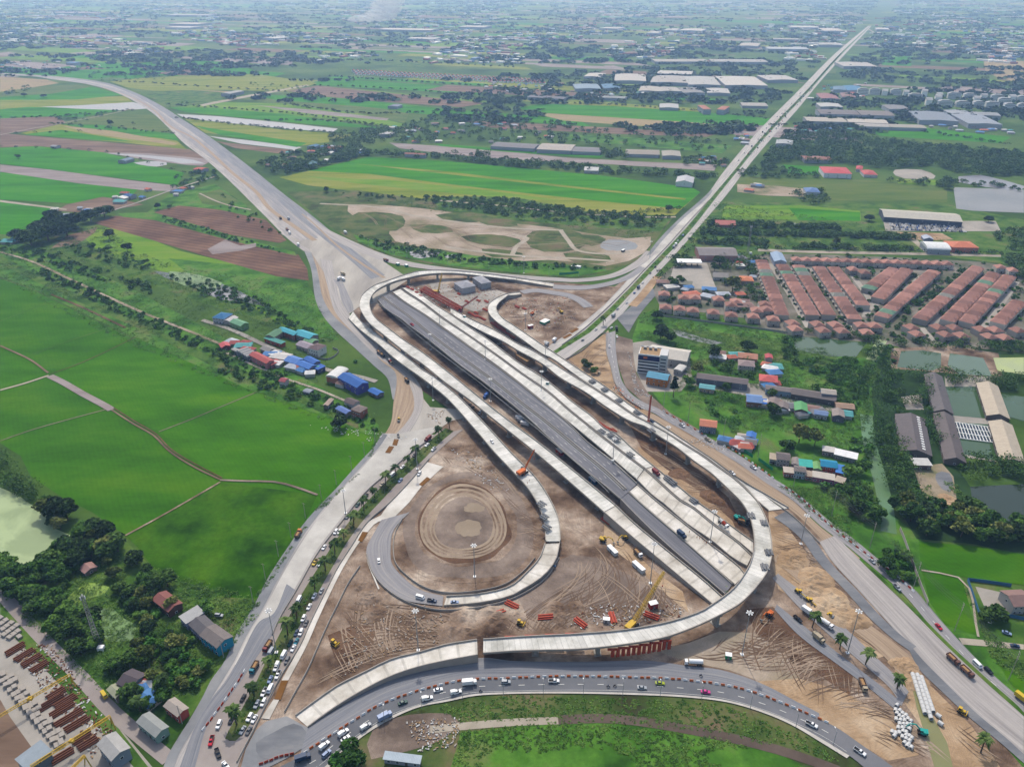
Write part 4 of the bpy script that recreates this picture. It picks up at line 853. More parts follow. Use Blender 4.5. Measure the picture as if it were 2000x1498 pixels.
Q = [
 # west village beside the frontage road
 ('house', 'bright blue hip roofed house beside a white annex, far end of western lane', 'house', (415, 620), (437, 623), (419, 608), 6, 'hip', (36, 112, 170), (190, 190, 200)),
 ('shed', 'white roofed annex right of the bright blue hip roof on the western lane', 'shed', (436, 627), (450, 629), (436, 616), 4, 'gable', (214, 208, 206), (180, 170, 165)),
 ('house', 'house with pale green roof and green walls on the western lane', 'house', (449, 629), (470, 637), (466, 624), 5, 'gable', (110, 172, 128), (130, 170, 110)),
 ('shed', 'dark green roofed shed at the left of the turquoise roofs', 'shed', (518, 656), (535, 659), (524, 641), 5, 'gable', (84, 138, 98), (170, 150, 130)),
 ('house', 'left of the two turquoise roofs beside the western lane', 'house', (543, 644), (574, 655), (556, 640), 5.5, 'gable', (62, 176, 196), (150, 90, 70)),
 ('house', 'right of the two turquoise roofs beside the western lane', 'house', (574, 652), (604, 662), (587, 643), 5.5, 'gable', (70, 184, 204), (160, 150, 150)),
 ('shed', 'low green roof next to the brown hipped villa', 'shed', (593, 664), (609, 670), (610, 660), 4, 'gable', (112, 176, 120), (170, 150, 140)),
 ('shop_row', 'row of small shops with teal awning and brick red walls on the western lane', 'shop', (516, 661), (549, 672), (520, 656), 4, 'shed', (60, 150, 140), (176, 84, 60)),
 ('shed', 'mauve roofed shed behind the brown hipped villa', 'shed', (578, 673), (600, 681), (590, 665), 4, 'gable', (170, 156, 168), (180, 170, 160)),
 ('villa', 'white two storey villa with dark brown hip roof and garden wall', 'house', (602, 679), (620, 684), (612, 668), 7, 'hip', (112, 88, 90), (216, 216, 210)),
 ('shed', 'small pink red roofed shed at the left end of the barrel roofs', 'shed', (428, 672), (433, 679), (444, 668), 4, 'gable', (214, 88, 92), (130, 60, 60)),
 ('shed', 'grey barrel roof immediately right of the small pink red shed', 'shed', (452, 683), (464, 688), (450, 676), 4, 'arch', (170, 168, 164), (130, 130, 130)),
 ('warehouse', 'long red roofed warehouse on the western lane', 'warehouse', (487, 693), (520, 710), (503, 688), 6, 'gable', (190, 82, 78), (196, 130, 130)),
 ('shed', 'low red lean-to at the near end of the long red roof', 'shed', (522, 709), (530, 713), (538, 702), 4, 'shed', (204, 92, 88), (150, 90, 90)),
 ('shed', 'grey flat roofed shed behind the long red warehouse', 'shed', (508, 681), (524, 688), (521, 674), 4, 'gable', (150, 146, 142), (150, 140, 135)),
 ('shed', 'white roofed shed behind the long red warehouse', 'shed', (522, 690), (532, 695), (537, 684), 4, 'shed', (220, 222, 220), (160, 160, 160)),
 ('warehouse', 'light blue left wing of the blue roofed workshop', 'warehouse', (555, 704), (577, 711), (573, 695), 5, 'gable', (90, 140, 220), (120, 130, 150)),
 ('warehouse', 'deep blue rear wing of the blue roofed workshop', 'warehouse', (593, 701), (612, 711), (604, 695), 6, 'gable', BL, (110, 110, 140)),
 ('warehouse', 'blue front wing of the blue roofed workshop', 'warehouse', (577, 711), (603, 721), (590, 703), 5, 'gable', (64, 124, 214), (120, 120, 150)),
 ('shed', 'small blue lean-to at the right end of the blue workshop', 'shed', (611, 717), (621, 722), (622, 710), 4, 'shed', (40, 96, 200), (90, 100, 140)),
 ('warehouse', 'white vaulted warehouse touching the deep blue one', 'warehouse', (637, 735), (659, 739), (662, 719), 5.5, 'arch', WH, (190, 120, 90)),
 ('warehouse', 'large deep blue roofed warehouse right of the white vaulted one', 'warehouse', (660, 737), (697, 757), (682, 728), 7, 'gable', (40, 98, 184), (90, 90, 170)),
 ('shed', 'small blue roof below the large deep blue warehouse', 'shed', (719, 763), (737, 772), (732, 758), 3, 'gable', (46, 110, 200), (120, 110, 120)),
 ('house', 'little house with maroon roof on the verge by the left rice fields', 'house', (545, 744), (556, 746), (546, 737), 5, 'gable', (170, 70, 78), (200, 190, 190)),
 ('quonset_shed', 'little grey barrel shed on the verge by the left rice fields', 'shed', (592, 765), (604, 768), (595, 758), 2, 'arch', (150, 158, 172), (120, 124, 134)),
 ('shed', 'rusty pale roofed shed left of the brick house by the bend', 'shed', (632, 791), (640, 792), (652, 780), 4, 'gable', (186, 160, 144), (120, 110, 100)),
 ('shed', 'faded blue roof in front of the brick house by the bend', 'shed', (656, 798), (676, 808), (664, 792), 4, 'gable', (100, 130, 200), (140, 140, 140)),
 ('house', 'brick walled house with brown hip roof near the road bend', 'house', (686, 799), (703, 805), (697, 789), 7, 'hip', (128, 112, 106), (160, 96, 78)),
 ('house', 'dark roofed house behind the brick house by the bend', 'house', (672, 784), (690, 791), (682, 776), 5, 'gable', (96, 80, 80), (200, 196, 196)),
 # lower left
 ('shed', 'rust red corrugated shed with two white skylights', 'shed', (298, 1170), (329, 1194), (325, 1155), 5, 'gable', (142, 80, 72), (110, 80, 70)),
 ('shed', 'pale grey roofed annex of the teal walled workshop', 'shed', (351, 1204), (364, 1217), (385, 1184), 5, 'shed', (188, 188, 186), (150, 160, 190)),
 ('workshop', 'dark grey roofed middle wing of the teal walled workshop', 'workshop', (370, 1219), (392, 1240), (399, 1202), 6, 'gable', (98, 94, 98), (160, 160, 190)),
 ('workshop', 'grey brown roofed workshop with bright teal end wall', 'workshop', (391, 1240), (424, 1264), (417, 1217), 6.5, 'gable', (126, 116, 112), (40, 150, 180)),
 ('shed', 'dark roofed house half hidden by trees along the back road', 'house', (229, 1334), (256, 1345), (254, 1305), 5, 'gable', (84, 74, 80), (130, 160, 170)),
 ('shed', 'mossy pale roofed hut beside the dark roofed house', 'shed', (210, 1346), (226, 1362), (227, 1336), 4, 'gable', (170, 172, 140), (140, 130, 120)),
 ('workshop', 'patched grey metal roof at the corner of back road and gravel road', 'workshop', (268, 1409), (304, 1438), (292, 1391), 5, 'gable', (160, 164, 160), (140, 170, 160)),
 ('house', 'tan roofed hut with red shop front beside the gravel road', 'shop', (321, 1378), (347, 1398), (345, 1366), 5, 'gable', (180, 168, 156), (190, 90, 80)),
 ('warehouse', 'large pale grey roofed shed in the precast yard', 'warehouse', (191, 1453), (218, 1484), (226, 1431), 7, 'gable', (184, 182, 178), (150, 160, 176)),
 ('shelter', 'blue grey roof over the casting beds at the bottom left corner', 'shelter', (32, 1482), (52, 1502), (80, 1449), 6, 'shed', (158, 172, 182), (130, 140, 150)),
 ('shed', 'rusty and white hut at the edge of the pond woods', 'shed', (155, 1110), (166, 1119), (178, 1098), 3, 'gable', (176, 130, 120), (140, 120, 110)),
 ('site_cabin', 'long pale blue roofed cabin at the bottom edge near the bushes', 'cabin', (750, 1481), (819, 1490), (751, 1469), 3, 'shed', (196, 212, 222), (170, 170, 180)),
 ('site_cabin', 'grey site office block with stepped roof inside the interchange, left', 'office', (887, 552), (903, 563), (909, 545), 7, 'hip', (172, 172, 180), (190, 188, 190)),
 ('site_cabin', 'grey site office block with stepped roof inside the interchange, right', 'office', (923, 542), (941, 554), (935, 535), 7, 'hip', (176, 176, 184), (184, 184, 186)),
 # right of the interchange
 ('hall', 'big pale flat roofed hall behind the white office block', 'hall', (1264, 694), (1341, 706), (1258, 671), 7, 'gable', (222, 214, 200), (190, 186, 180)),
 ('shop_building', 'shop building with blue roof and orange and teal painted front', 'shop', (1263, 736), (1303, 743), (1268, 725), 7, 'gable', (96, 172, 204), (206, 128, 60)),
 ('shed', 'white arched shed beside the tall conifer', 'shed', (1316, 722), (1331, 726), (1318, 711), 4, 'arch', (220, 218, 212), (190, 186, 180)),
 ('shophouse_row', 'long grey brown roofed shophouse row beside the conifer', 'shophouse', (1361, 738), (1460, 751), (1361, 728), 6, 'gable', (118, 106, 106), (120, 126, 140)),
 ('house', 'turquoise roofed bungalow in front of the long shophouse row', 'house', (1366, 757), (1395, 761), (1365, 749), 4, 'gable', (110, 190, 196), (196, 170, 150)),
 ('house', 'coral red hip roofed house among the trees', 'house', (1484, 743), (1519, 747), (1481, 730), 5, 'hip', (220, 92, 88), (210, 200, 190)),
 ('house', 'grey brown hip roofed house below the orange roofed one', 'house', (1443, 713), (1474, 716), (1443, 702), 6, 'hip', (160, 138, 134), (200, 190, 186)),
 ('house', 'orange roofed house above the grey brown hip roofed one', 'house', (1442, 698), (1479, 702), (1441, 688), 5, 'gable', (206, 138, 108), (190, 150, 130)),
 ('house', 'small red roofed house right of the orange roofed one', 'house', (1496, 699), (1509, 700), (1496, 692), 5, 'gable', (206, 80, 84), (190, 170, 170)),
 ('shophouse_row', 'row of blue windowed shophouses with brown grey roof', 'shophouse', (1496, 760), (1546, 766), (1496, 752), 5, 'gable', (138, 126, 122), (150, 176, 196)),
 ('shophouse_row', 'long dark grey brown shophouse row under the trees', 'shophouse', (1546, 769), (1632, 783), (1547, 757), 5, 'gable', (116, 106, 104), (100, 96, 96)),
 ('house', 'taller pale roofed house standing up behind the dark shophouse row', 'house', (1605, 768), (1633, 771), (1605, 759), 8, 'gable', (196, 184, 170), (150, 160, 180)),
 ('house', 'house with light blue roof on the green slope', 'house', (1459, 784), (1488, 787), (1461, 770), 5, 'gable', (118, 158, 216), (150, 110, 90)),
 ('shed', 'small bright blue roof attached to the light blue one', 'shed', (1488, 788), (1497, 789), (1488, 780), 4, 'shed', (40, 110, 220), (40, 90, 180)),
 ('house', 'brown grey roofed house right of the small bright blue roof', 'house', (1500, 787), (1520, 791), (1501, 776), 4.5, 'gable', (146, 128, 122), (130, 110, 100)),
 ('house', 'lower brown grey roofed house by the blue walled yard', 'house', (1519, 796), (1539, 799), (1519, 785), 4.5, 'gable', (136, 122, 118), (120, 110, 110)),
 ('house', 'house with plain green roof below the dark shophouse row', 'house', (1553, 801), (1577, 804), (1555, 786), 5, 'gable', (94, 176, 104), (130, 100, 80)),
 ('house', 'small house with blue and grey roof right of the green roofed one', 'house', (1591, 808), (1616, 812), (1591, 800), 4, 'gable', (120, 150, 200), (180, 180, 180)),
 ('house', 'grey roofed house at the right end of the hamlet', 'house', (1627, 812), (1649, 815), (1628, 799), 5, 'gable', (160, 146, 138), (110, 110, 120)),
 ('house', 'old orange brown roof at the right end of the dark shophouse row', 'house', (1634, 796), (1669, 799), (1632, 786), 4, 'gable', (186, 150, 124), (130, 110, 100)),
 ('warehouse', 'long bright white roof above the blue and teal hamlet', 'warehouse', (1630, 887), (1673, 897), (1632, 877), 4, 'shed', (236, 236, 236), (150, 150, 150)),
 ('warehouse', 'shorter off-white roof left of the bright white one', 'warehouse', (1607, 880), (1630, 884), (1604, 871), 4, 'shed', (220, 214, 206), (150, 140, 140)),
 ('house', 'beige roofed hut at the left end of the blue and teal hamlet', 'house', (1504, 896), (1517, 898), (1505, 886), 4, 'shed', (202, 184, 160), (170, 170, 160)),
 ('house', 'dark grey brown two storey house next to the beige hut', 'house', (1518, 896), (1543, 899), (1518, 883), 6, 'gable', (120, 108, 106), (170, 170, 170)),
 ('house', 'grey roofed house left of the teal roof', 'house', (1546, 906), (1561, 909), (1545, 893), 4, 'gable', (160, 148, 142), (150, 130, 130)),
 ('house', 'teal roofed house in the roadside hamlet', 'house', (1561, 910), (1588, 913), (1562, 898), 4, 'shed', (54, 190, 176), (150, 120, 130)),
 ('house', 'leaf green roofed house between the teal and the big blue roof', 'house', (1590, 915), (1604, 917), (1589, 902), 4.5, 'gable', (120, 184, 104), (160, 190, 150)),
 ('house', 'largest cyan blue roof in the roadside hamlet', 'house', (1604, 910), (1635, 914), (1603, 897), 6, 'gable', (20, 142, 190), (180, 90, 80)),
 ('house', 'azure blue roof at the right end of the roadside hamlet', 'house', (1633, 922), (1652, 926), (1636, 908), 5, 'shed', (54, 130, 220), (150, 90, 80)),
 ('house', 'cream roofed hut at the left of the front hamlet row', 'house', (1532, 922), (1551, 924), (1532, 913), 4, 'shed', (214, 200, 184), (180, 110, 100)),
 ('house', 'grey brown roofed pale blue house in the front hamlet row', 'house', (1552, 919), (1573, 922), (1551, 909), 6, 'gable', (140, 128, 122), (170, 190, 210)),
 ('house', 'tan roofed brick hut in the front hamlet row', 'house', (1574, 929), (1586, 931), (1574, 920), 3.5, 'shed', (190, 168, 146), (176, 90, 86)),
 ('house', 'long cream roofed row with pink wall at the front of the hamlet', 'house', (1588, 931), (1630, 938), (1587, 921), 4, 'shed', (214, 204, 190), (190, 110, 140)),
 ('house', 'tan corrugated roof at the right end of the pink walled row', 'house', (1631, 939), (1647, 944), (1631, 929), 4, 'shed', (196, 180, 160), (190, 120, 150)),
 ('house', 'orange roofed roadside house with blue front', 'house', (1367, 831), (1399, 835), (1366, 818), 6, 'gable', (222, 132, 98), (130, 140, 160)),
 ('shed', 'bright blue roof above the roadside junk yard', 'shed', (1458, 853), (1475, 856), (1458, 843), 4, 'gable', (60, 130, 226), (110, 110, 120)),
 ('shed', 'grey brown roof below the bright blue one in the junk yard', 'shed', (1455, 866), (1477, 869), (1456, 856), 4, 'gable', (130, 122, 116), (50, 90, 180)),
 ('shed', 'cream roof left of the bright blue one in the junk yard', 'shed', (1441, 853), (1457, 855), (1441, 846), 3, 'gable', (214, 200, 184), (170, 160, 150)),
 ('shed', 'pinkish white roof nearest the road in the junk yard', 'shed', (1427, 868), (1444, 877), (1431, 862), 3, 'shed', (214, 200, 200), (170, 150, 150)),
 ('warehouse', 'large grey roofed warehouse beside the arterial', 'warehouse', (1366, 499), (1441, 500), (1361, 483), 7, 'gable', (138, 130, 130), (200, 150, 140)),
 ('shed', 'low grey green roofed house beside the gravel car park', 'house', (1319, 554), (1351, 557), (1320, 547), 4, 'gable', (140, 140, 120), (150, 150, 140)),
 ('shed', 'long grey roof between car park and the orange house', 'house', (1393, 541), (1422, 543), (1394, 532), 4, 'gable', (152, 146, 140), (190, 186, 180)),
 ('house', 'bright orange roofed house at the edge of the terrace estate', 'house', (1448, 548), (1472, 549), (1450, 539), 5, 'hip', (230, 132, 84), (190, 160, 140)),
 ('showroom', 'long pale roofed showroom with parked cars in front', 'showroom', (1727, 424), (1880, 434), (1727, 409), 7, 'gable', (206, 200, 184), (90, 96, 110)),
 ('hall', 'white vaulted hall beside the orange tiled temple', 'hall', (1812, 487), (1857, 489), (1815, 474), 6, 'arch', (228, 230, 230), (170, 176, 186)),
 ('temple', 'orange tiled temple hall right of the white vaulted hall', 'temple', (1860, 483), (1912, 484), (1862, 471), 7, 'hip', (228, 124, 84), (210, 130, 110)),
 ('shed', 'small blue grey shed on the sand lot near the temple', 'shed', (1805, 467), (1823, 468), (1805, 461), 3, 'gable', (190, 200, 220), (140, 150, 180)),
 ('workshop', 'pale blue roofed workshop at the top left corner of the terrace estate', 'workshop', (1513, 511), (1536, 512), (1507, 494), 6, 'gable', (160, 186, 216), (170, 180, 200)),
 ('shed', 'lone red roof in the orchard beside the arterial', 'shed', (1399, 439), (1437, 440), (1401, 431), 4, 'gable', (206, 112, 100), (180, 120, 110)),
 ('school', 'white hall with large red hip roof among the fields', 'school', (1610, 338), (1664, 340), (1613, 326), 8, 'hip', (214, 74, 78), (220, 220, 224)),
 ('temple', 'small white pavilion with red roof beside the red roofed hall', 'pavilion', (1688, 341), (1714, 342), (1690, 333), 5, 'hip', (206, 80, 76), (210, 206, 206)),
 ('temple', 'tiny red roofed pavilion behind the larger red pavilion', 'pavilion', (1672, 330), (1684, 331), (1674, 324), 5, 'hip', (206, 74, 80), (206, 200, 200)),
 ('house', 'white house with blue hip roof on the sandy lot', 'house', (1575, 375), (1602, 376), (1578, 367), 6, 'hip', (92, 130, 190), (200, 206, 210)),
 ('shed', 'white shed among trees beside the field edge', 'house', (1320, 356), (1353, 358), (1322, 345), 7, 'gable', (200, 200, 206), (220, 220, 222)),
 ('shed', 'pale roofed shed in the tree belt above the big field', 'shed', (1141, 333), (1168, 334), (1142, 327), 5, 'gable', (222, 220, 214), (190, 190, 186)),
 # farm sheds
 ('hut', 'white roofed hut at the near end of the dark pond shed', 'hut', (1787, 908), (1820, 909), (1786, 896), 4, 'shed', (214, 212, 208), (110, 90, 86)),
 ('house', 'brown roofed house inside the blue walled compound', 'house', (1981, 1184), (2022, 1182), (1970, 1153), 6, 'gable', (146, 112, 104), (190, 186, 180)),
]
for q in Q:
    nm, lb, ct, A, B, D, h, rf, rc, wc = q
    big = W(*A).y < 800
    quad(nm, lb, ct, A, B, D, h, rf, rc, wc, win=4 if big else 3)
# four barrel vaults side by side on the western lane
for i in range(4):
    k = i / 4; A = (462 + 21 * k, 686 + 13 * k); B = (A[0] + 5.0, A[1] + 3.1); D = (A[0] + 18, A[1] - 8)
    quad('barrel_shed', '%s of four grey barrel vaulted sheds side by side, counted from the left' % ('first', 'second', 'third', 'fourth')[i], 'shed', A, B, D, 4.5, 'arch', (176, 174, 172), (116, 120, 128), win=2, group='grey barrel vaulted sheds', ov=.05, rh=1.6)
FS = [('long_shed', 'dark roofed long shed reaching to the upper fish pond', (1824, 727), (1845, 799), 13, (104, 98, 100)), ('long_shed', 'dark brown roofed long shed beside the fish cages', (1844, 804), (1868, 893), 13, (104, 94, 94)),
      ('long_shed', 'short wide dark shed with a line of small skylights', (1779, 807), (1791, 878), 20, (100, 92, 94)), ('long_shed', 'beige roofed long shed right of the upper green pond', (1930, 745), (1952, 808), 15, (208, 192, 168)),
      ('long_shed', 'beige roofed long shed right of the fish cages', (1956, 820), (1981, 896), 15, (208, 192, 168))]
for nm, lb, A, B, w, rc in FS:
    r = ridge(nm, lb, 'shed', A, B, w, 4, 3, rc, (120, 110, 104), win=8)
    if 'skylights' in lb:
        for i in range(14): link('skylight', MB().box((0, 0, 0), (1.6, 2.2, .12), 'white_trim').build('skylight'), r, (-24 + i * 3.6, 5, 6.1)).rotation_euler = (-.24, 0, 0)
# white office block: dark window bands, navy sign fascia
a, b = W(1244, 728), W(1285, 733); u = (b - a).normalized(); ang = math.atan2(u.y, u.x)
ob = empty('office_block', a, ang, 'white multi-storey office block with navy fascia and dark window bands', 'office building')
L = (b - a).length; D = 17; H = 17
link('core', MB().box((L / 2, D / 2, H / 2), (L, D, H), 'white_trim').build('core'), ob)
for s in range(4): link('window_band', MB().box((L / 2, -.15, 2.2 + s * 2.9), (L - .8, .3, 1.3), 'dark_glass').build('band'), ob)
link('fascia', MB().box((L / 2, -.35, 14.8), (L, .5, 4.2), 'fascia').build('fascia') if 'fascia' in MAT else (plain('fascia', C(34, 44, 96), .5), MB().box((L / 2, -.35, 14.8), (L, .5, 4.2), 'fascia').build('fascia'))[1], ob)
link('logo_patch', MB().box((L * .34, -.65, 15.3), (3.2, .1, 1.8), 'orange').build('logo'), ob)
link('roof_deck', MB().box((L / 2, D / 2, H + .1), (L - 1, D - 1, .2), 'timber').box((L / 2, .2, H + .5), (L, .3, 1), 'white_trim').box((L / 2, D - .2, H + .5), (L, .3, 1), 'white_trim').build('roofdeck'), ob)
for i in range(3): link('roof_tank', MB().box((4 + i * 4.5, D - 4, H + 1.1), (2.4, 2.4, 2), 'steel').build('tank'), ob)
link('stair_tower', MB().box((L + 3.2, D / 2 - 1, (H + 1.5) / 2), (6.2, D - 4, H + 1.5), 'conc_block').build('tower'), ob)
for s in range(5): link('window_band', MB().box((L + 3.2, .9, 2.2 + s * 3.1), (4.6, .3, 1.0), 'dark_glass').build('band'), ob)
# petrol station canopy and forecourt
c = W(1345, 519); g = empty('petrol_station', c, R(-4), 'petrol station canopy with pump bays beside the arterial', 'petrol station')
link('canopy', MB().box((0, 0, 5.6), (28, 13, .9), 'white_trim').build('canopy'), g)
for i in range(4):
    for j in (-1, 1): link('post', MB().box((0, 0, 2.6), (.5, .5, 5.2), 'steel').build('post'), g, (-10 + i * 6.6, j * 3.5, 0))
    link('pump', MB().box((0, 0, .9), (.9, 1.6, 1.8), 'dark_glass').build('pump'), g, (-10 + i * 6.6, 0, 0))
# housing estate: terraces, one object per house
def proto_house(name, Lr, Wd, h, rh, hip, wc):
    root = empty(name); x, y = Lr / 2, Wd / 2
    w = link('wall', MB().box((0, 0, h / 2), (Lr - .1, Wd - 1.2, h), 'wall').build('wall'), root); w.color = colr(wc)
    k = x * .38; rb = MB()
    X, Y = x - .02, y
    # cross gables: ridge across the row, hipped towards the street
    rb.add([(-X, -Y, h), (X, -Y, h), (X, Y, h), (-X, Y, h), (0, -Y + 3.4, h + rh), (0, Y - 3.4, h + rh)], [(0, 1, 4), (1, 2, 5, 4), (2, 3, 5), (3, 0, 4, 5), (3, 2, 1, 0)], 'tile')
    link('roof', rb.build('roof'), root)
    for sx in (-.25, .25):
        window(root, (sx * Lr, -y + .57, 4.3)); window(root, (sx * Lr, y - .57, 4.3), R(180))
    link('porch', MB().box((0, -y - .3, 2.6), (Lr * .5, 1.8, .2), 'pier_conc').box((0, -y + .2, 1.05), (1.2, .4, 2.1), 'trunk').build('porch'), root)
    return root
TP = proto_house('terraced_house', 11.4, 14.2, 5.6, 2.6, True, (216, 206, 192)); DP = proto_house('detached_house', 12, 12, 5.6, 2.8, True, (214, 200, 190))
rows = [((1487, 506), (1528, 613), 'westernmost terrace'), ((1527, 514), (1588, 613), 'second terrace from the west'), ((1559, 516), (1620, 613), 'third terrace from the west'), ((1599, 519), (1671, 621), 'fourth terrace from the west'), ((1628, 519), (1687, 594), 'fifth terrace from the west'),
        ((1748, 522), (1696, 562), 'short upper slanting terrace'), ((1772, 524), (1715, 580), 'terrace ending at the corner garden'), ((1826, 527), (1722, 616), 'long terrace in the estate middle'), ((1911, 520), (1797, 621), 'terrace right of the garden strip'), ((1943, 532), (1851, 624), 'second terrace from the right edge'), ((1973, 537), (1888, 627), 'third terrace from the right edge'), ((1992, 587), (1949, 629), 'terrace at the right edge')]
NW_ = ['first', 'second', 'third', 'fourth', 'fifth', 'sixth', 'seventh', 'eighth', 'ninth', 'tenth', 'eleventh', 'twelfth', 'thirteenth', 'fourteenth', 'fifteenth', 'sixteenth', 'seventeenth', 'eighteenth', 'nineteenth', 'twentieth', 'twenty-first', 'twenty-second', 'twenty-third', 'twenty-fourth', 'twenty-fifth', 'twenty-sixth', 'twenty-seventh', 'twenty-eighth', 'twenty-ninth', 'thirtieth', 'thirty-first', 'thirty-second', 'thirty-third', 'thirty-fourth', 'thirty-fifth', 'thirty-sixth', 'thirty-seventh', 'thirty-eighth', 'thirty-ninth', 'fortieth']
first = [True]
for A, B, nm in rows:
    a, b = W(*A, 7), W(*B, 7); d = b - a; L = d.length; n = max(2, int(round(L / 11.5))); ang = math.atan2(d.y, d.x)
    for i in range(n):
        p = a + d * ((i + .5) / n); k = random.uniform(.95, 1.28); t = random.random()
        col = C(144 * k + 20 * t, 108 * k + 12 * t, 98 * k + 8 * t)
        if t < .02: col = C(120, 156, 130)
        if .02 < t < .04: col = C(150, 150, 140)
        lb = 'terrace house, %s from the far end of the %s' % (NW_[i], nm)
        o = TP if first[0] else copy_tree(TP); first[0] = False
        o.location = (p.x, p.y, 0); o.rotation_euler = (0, 0, ang); o.scale = (L / n / 11.4, 1, random.uniform(.95, 1.06)); o['label'] = lb; o['category'] = 'terraced house'; o['group'] = 'red roofed terrace houses of the estate'
        o['_c'] = list(col)
def kidmap():
    m = {}
    for c in bpy.data.objects:
        if c.parent: m.setdefault(c.parent.name, []).append(c)
    return m
dts = [(1556 + i * 19.6, 506 + i * .55, 0) for i in range(16)] + [(1954, 521, 0), (1978, 527, 0), (1666, 525, .2), (1688, 531, .2), (1548, 630, .3), (1553, 641, .3), (1596, 632, .3), (1607, 644, .3), (1631, 633, .3), (1644, 645, .3), (1682, 634, .1), (1708, 635, .1), (1693, 648, .1), (1780, 638, .4), (1791, 651, .4), (1832, 638, .4), (1846, 652, .4), (1864, 639, .3), (1878, 654, .3),
      (1916, 642, .3), (1932, 656, .3), (1944, 643, .3), (1962, 658, .3), (1988, 644, .3), (1297, 573, 0), (1300, 599, 0), (1327, 602, 0), (1353, 605, 0), (1393, 609, 0), (1428, 614, 0), (1471, 617, 0), (1510, 622, 0), (1336, 580, 0), (1357, 580, 0), (1403, 583, .1), (1438, 588, 0), (1428, 594, 0), (1494, 593, 0), (1497, 603, 0), (1478, 605, 0)]
fd = True
for i, (x, y, a) in enumerate(dts):
    p = W(x, y, 6); o = DP if fd else copy_tree(DP); fd = False
    o.location = (p.x, p.y, 0); o.rotation_euler = (0, 0, a + R(-6)); k = random.uniform(1.0, 1.25)
    o['_c'] = list(C(154 * k, 114 * k, 102 * k)) if i not in (56, 57) else list(C(120, 170, 130) if i == 57 else C(150, 150, 132))
    reg = 'in the top row of the terrace estate' if i < 16 else ('at the far edge of the terrace estate' if i < 20 else ('along the pond side edge of the terrace estate' if i < 40 else 'in the cluster between arterial and terraces'))
    o['label'] = 'detached hip roofed house ' + reg; o['category'] = 'house'; o['group'] = 'detached houses of the estate'
km = kidmap()
for o in list(COL.objects):
    if o.parent is None and '_c' in o:
        for c in km.get(o.name, []):
            if c.name.startswith('roof'): c.color = tuple(o['_c'])
            if c.name.startswith('wall'): k = random.uniform(.85, 1.05); c.color = C(214 * k, 204 * k, 192 * k)
        del o['_c']
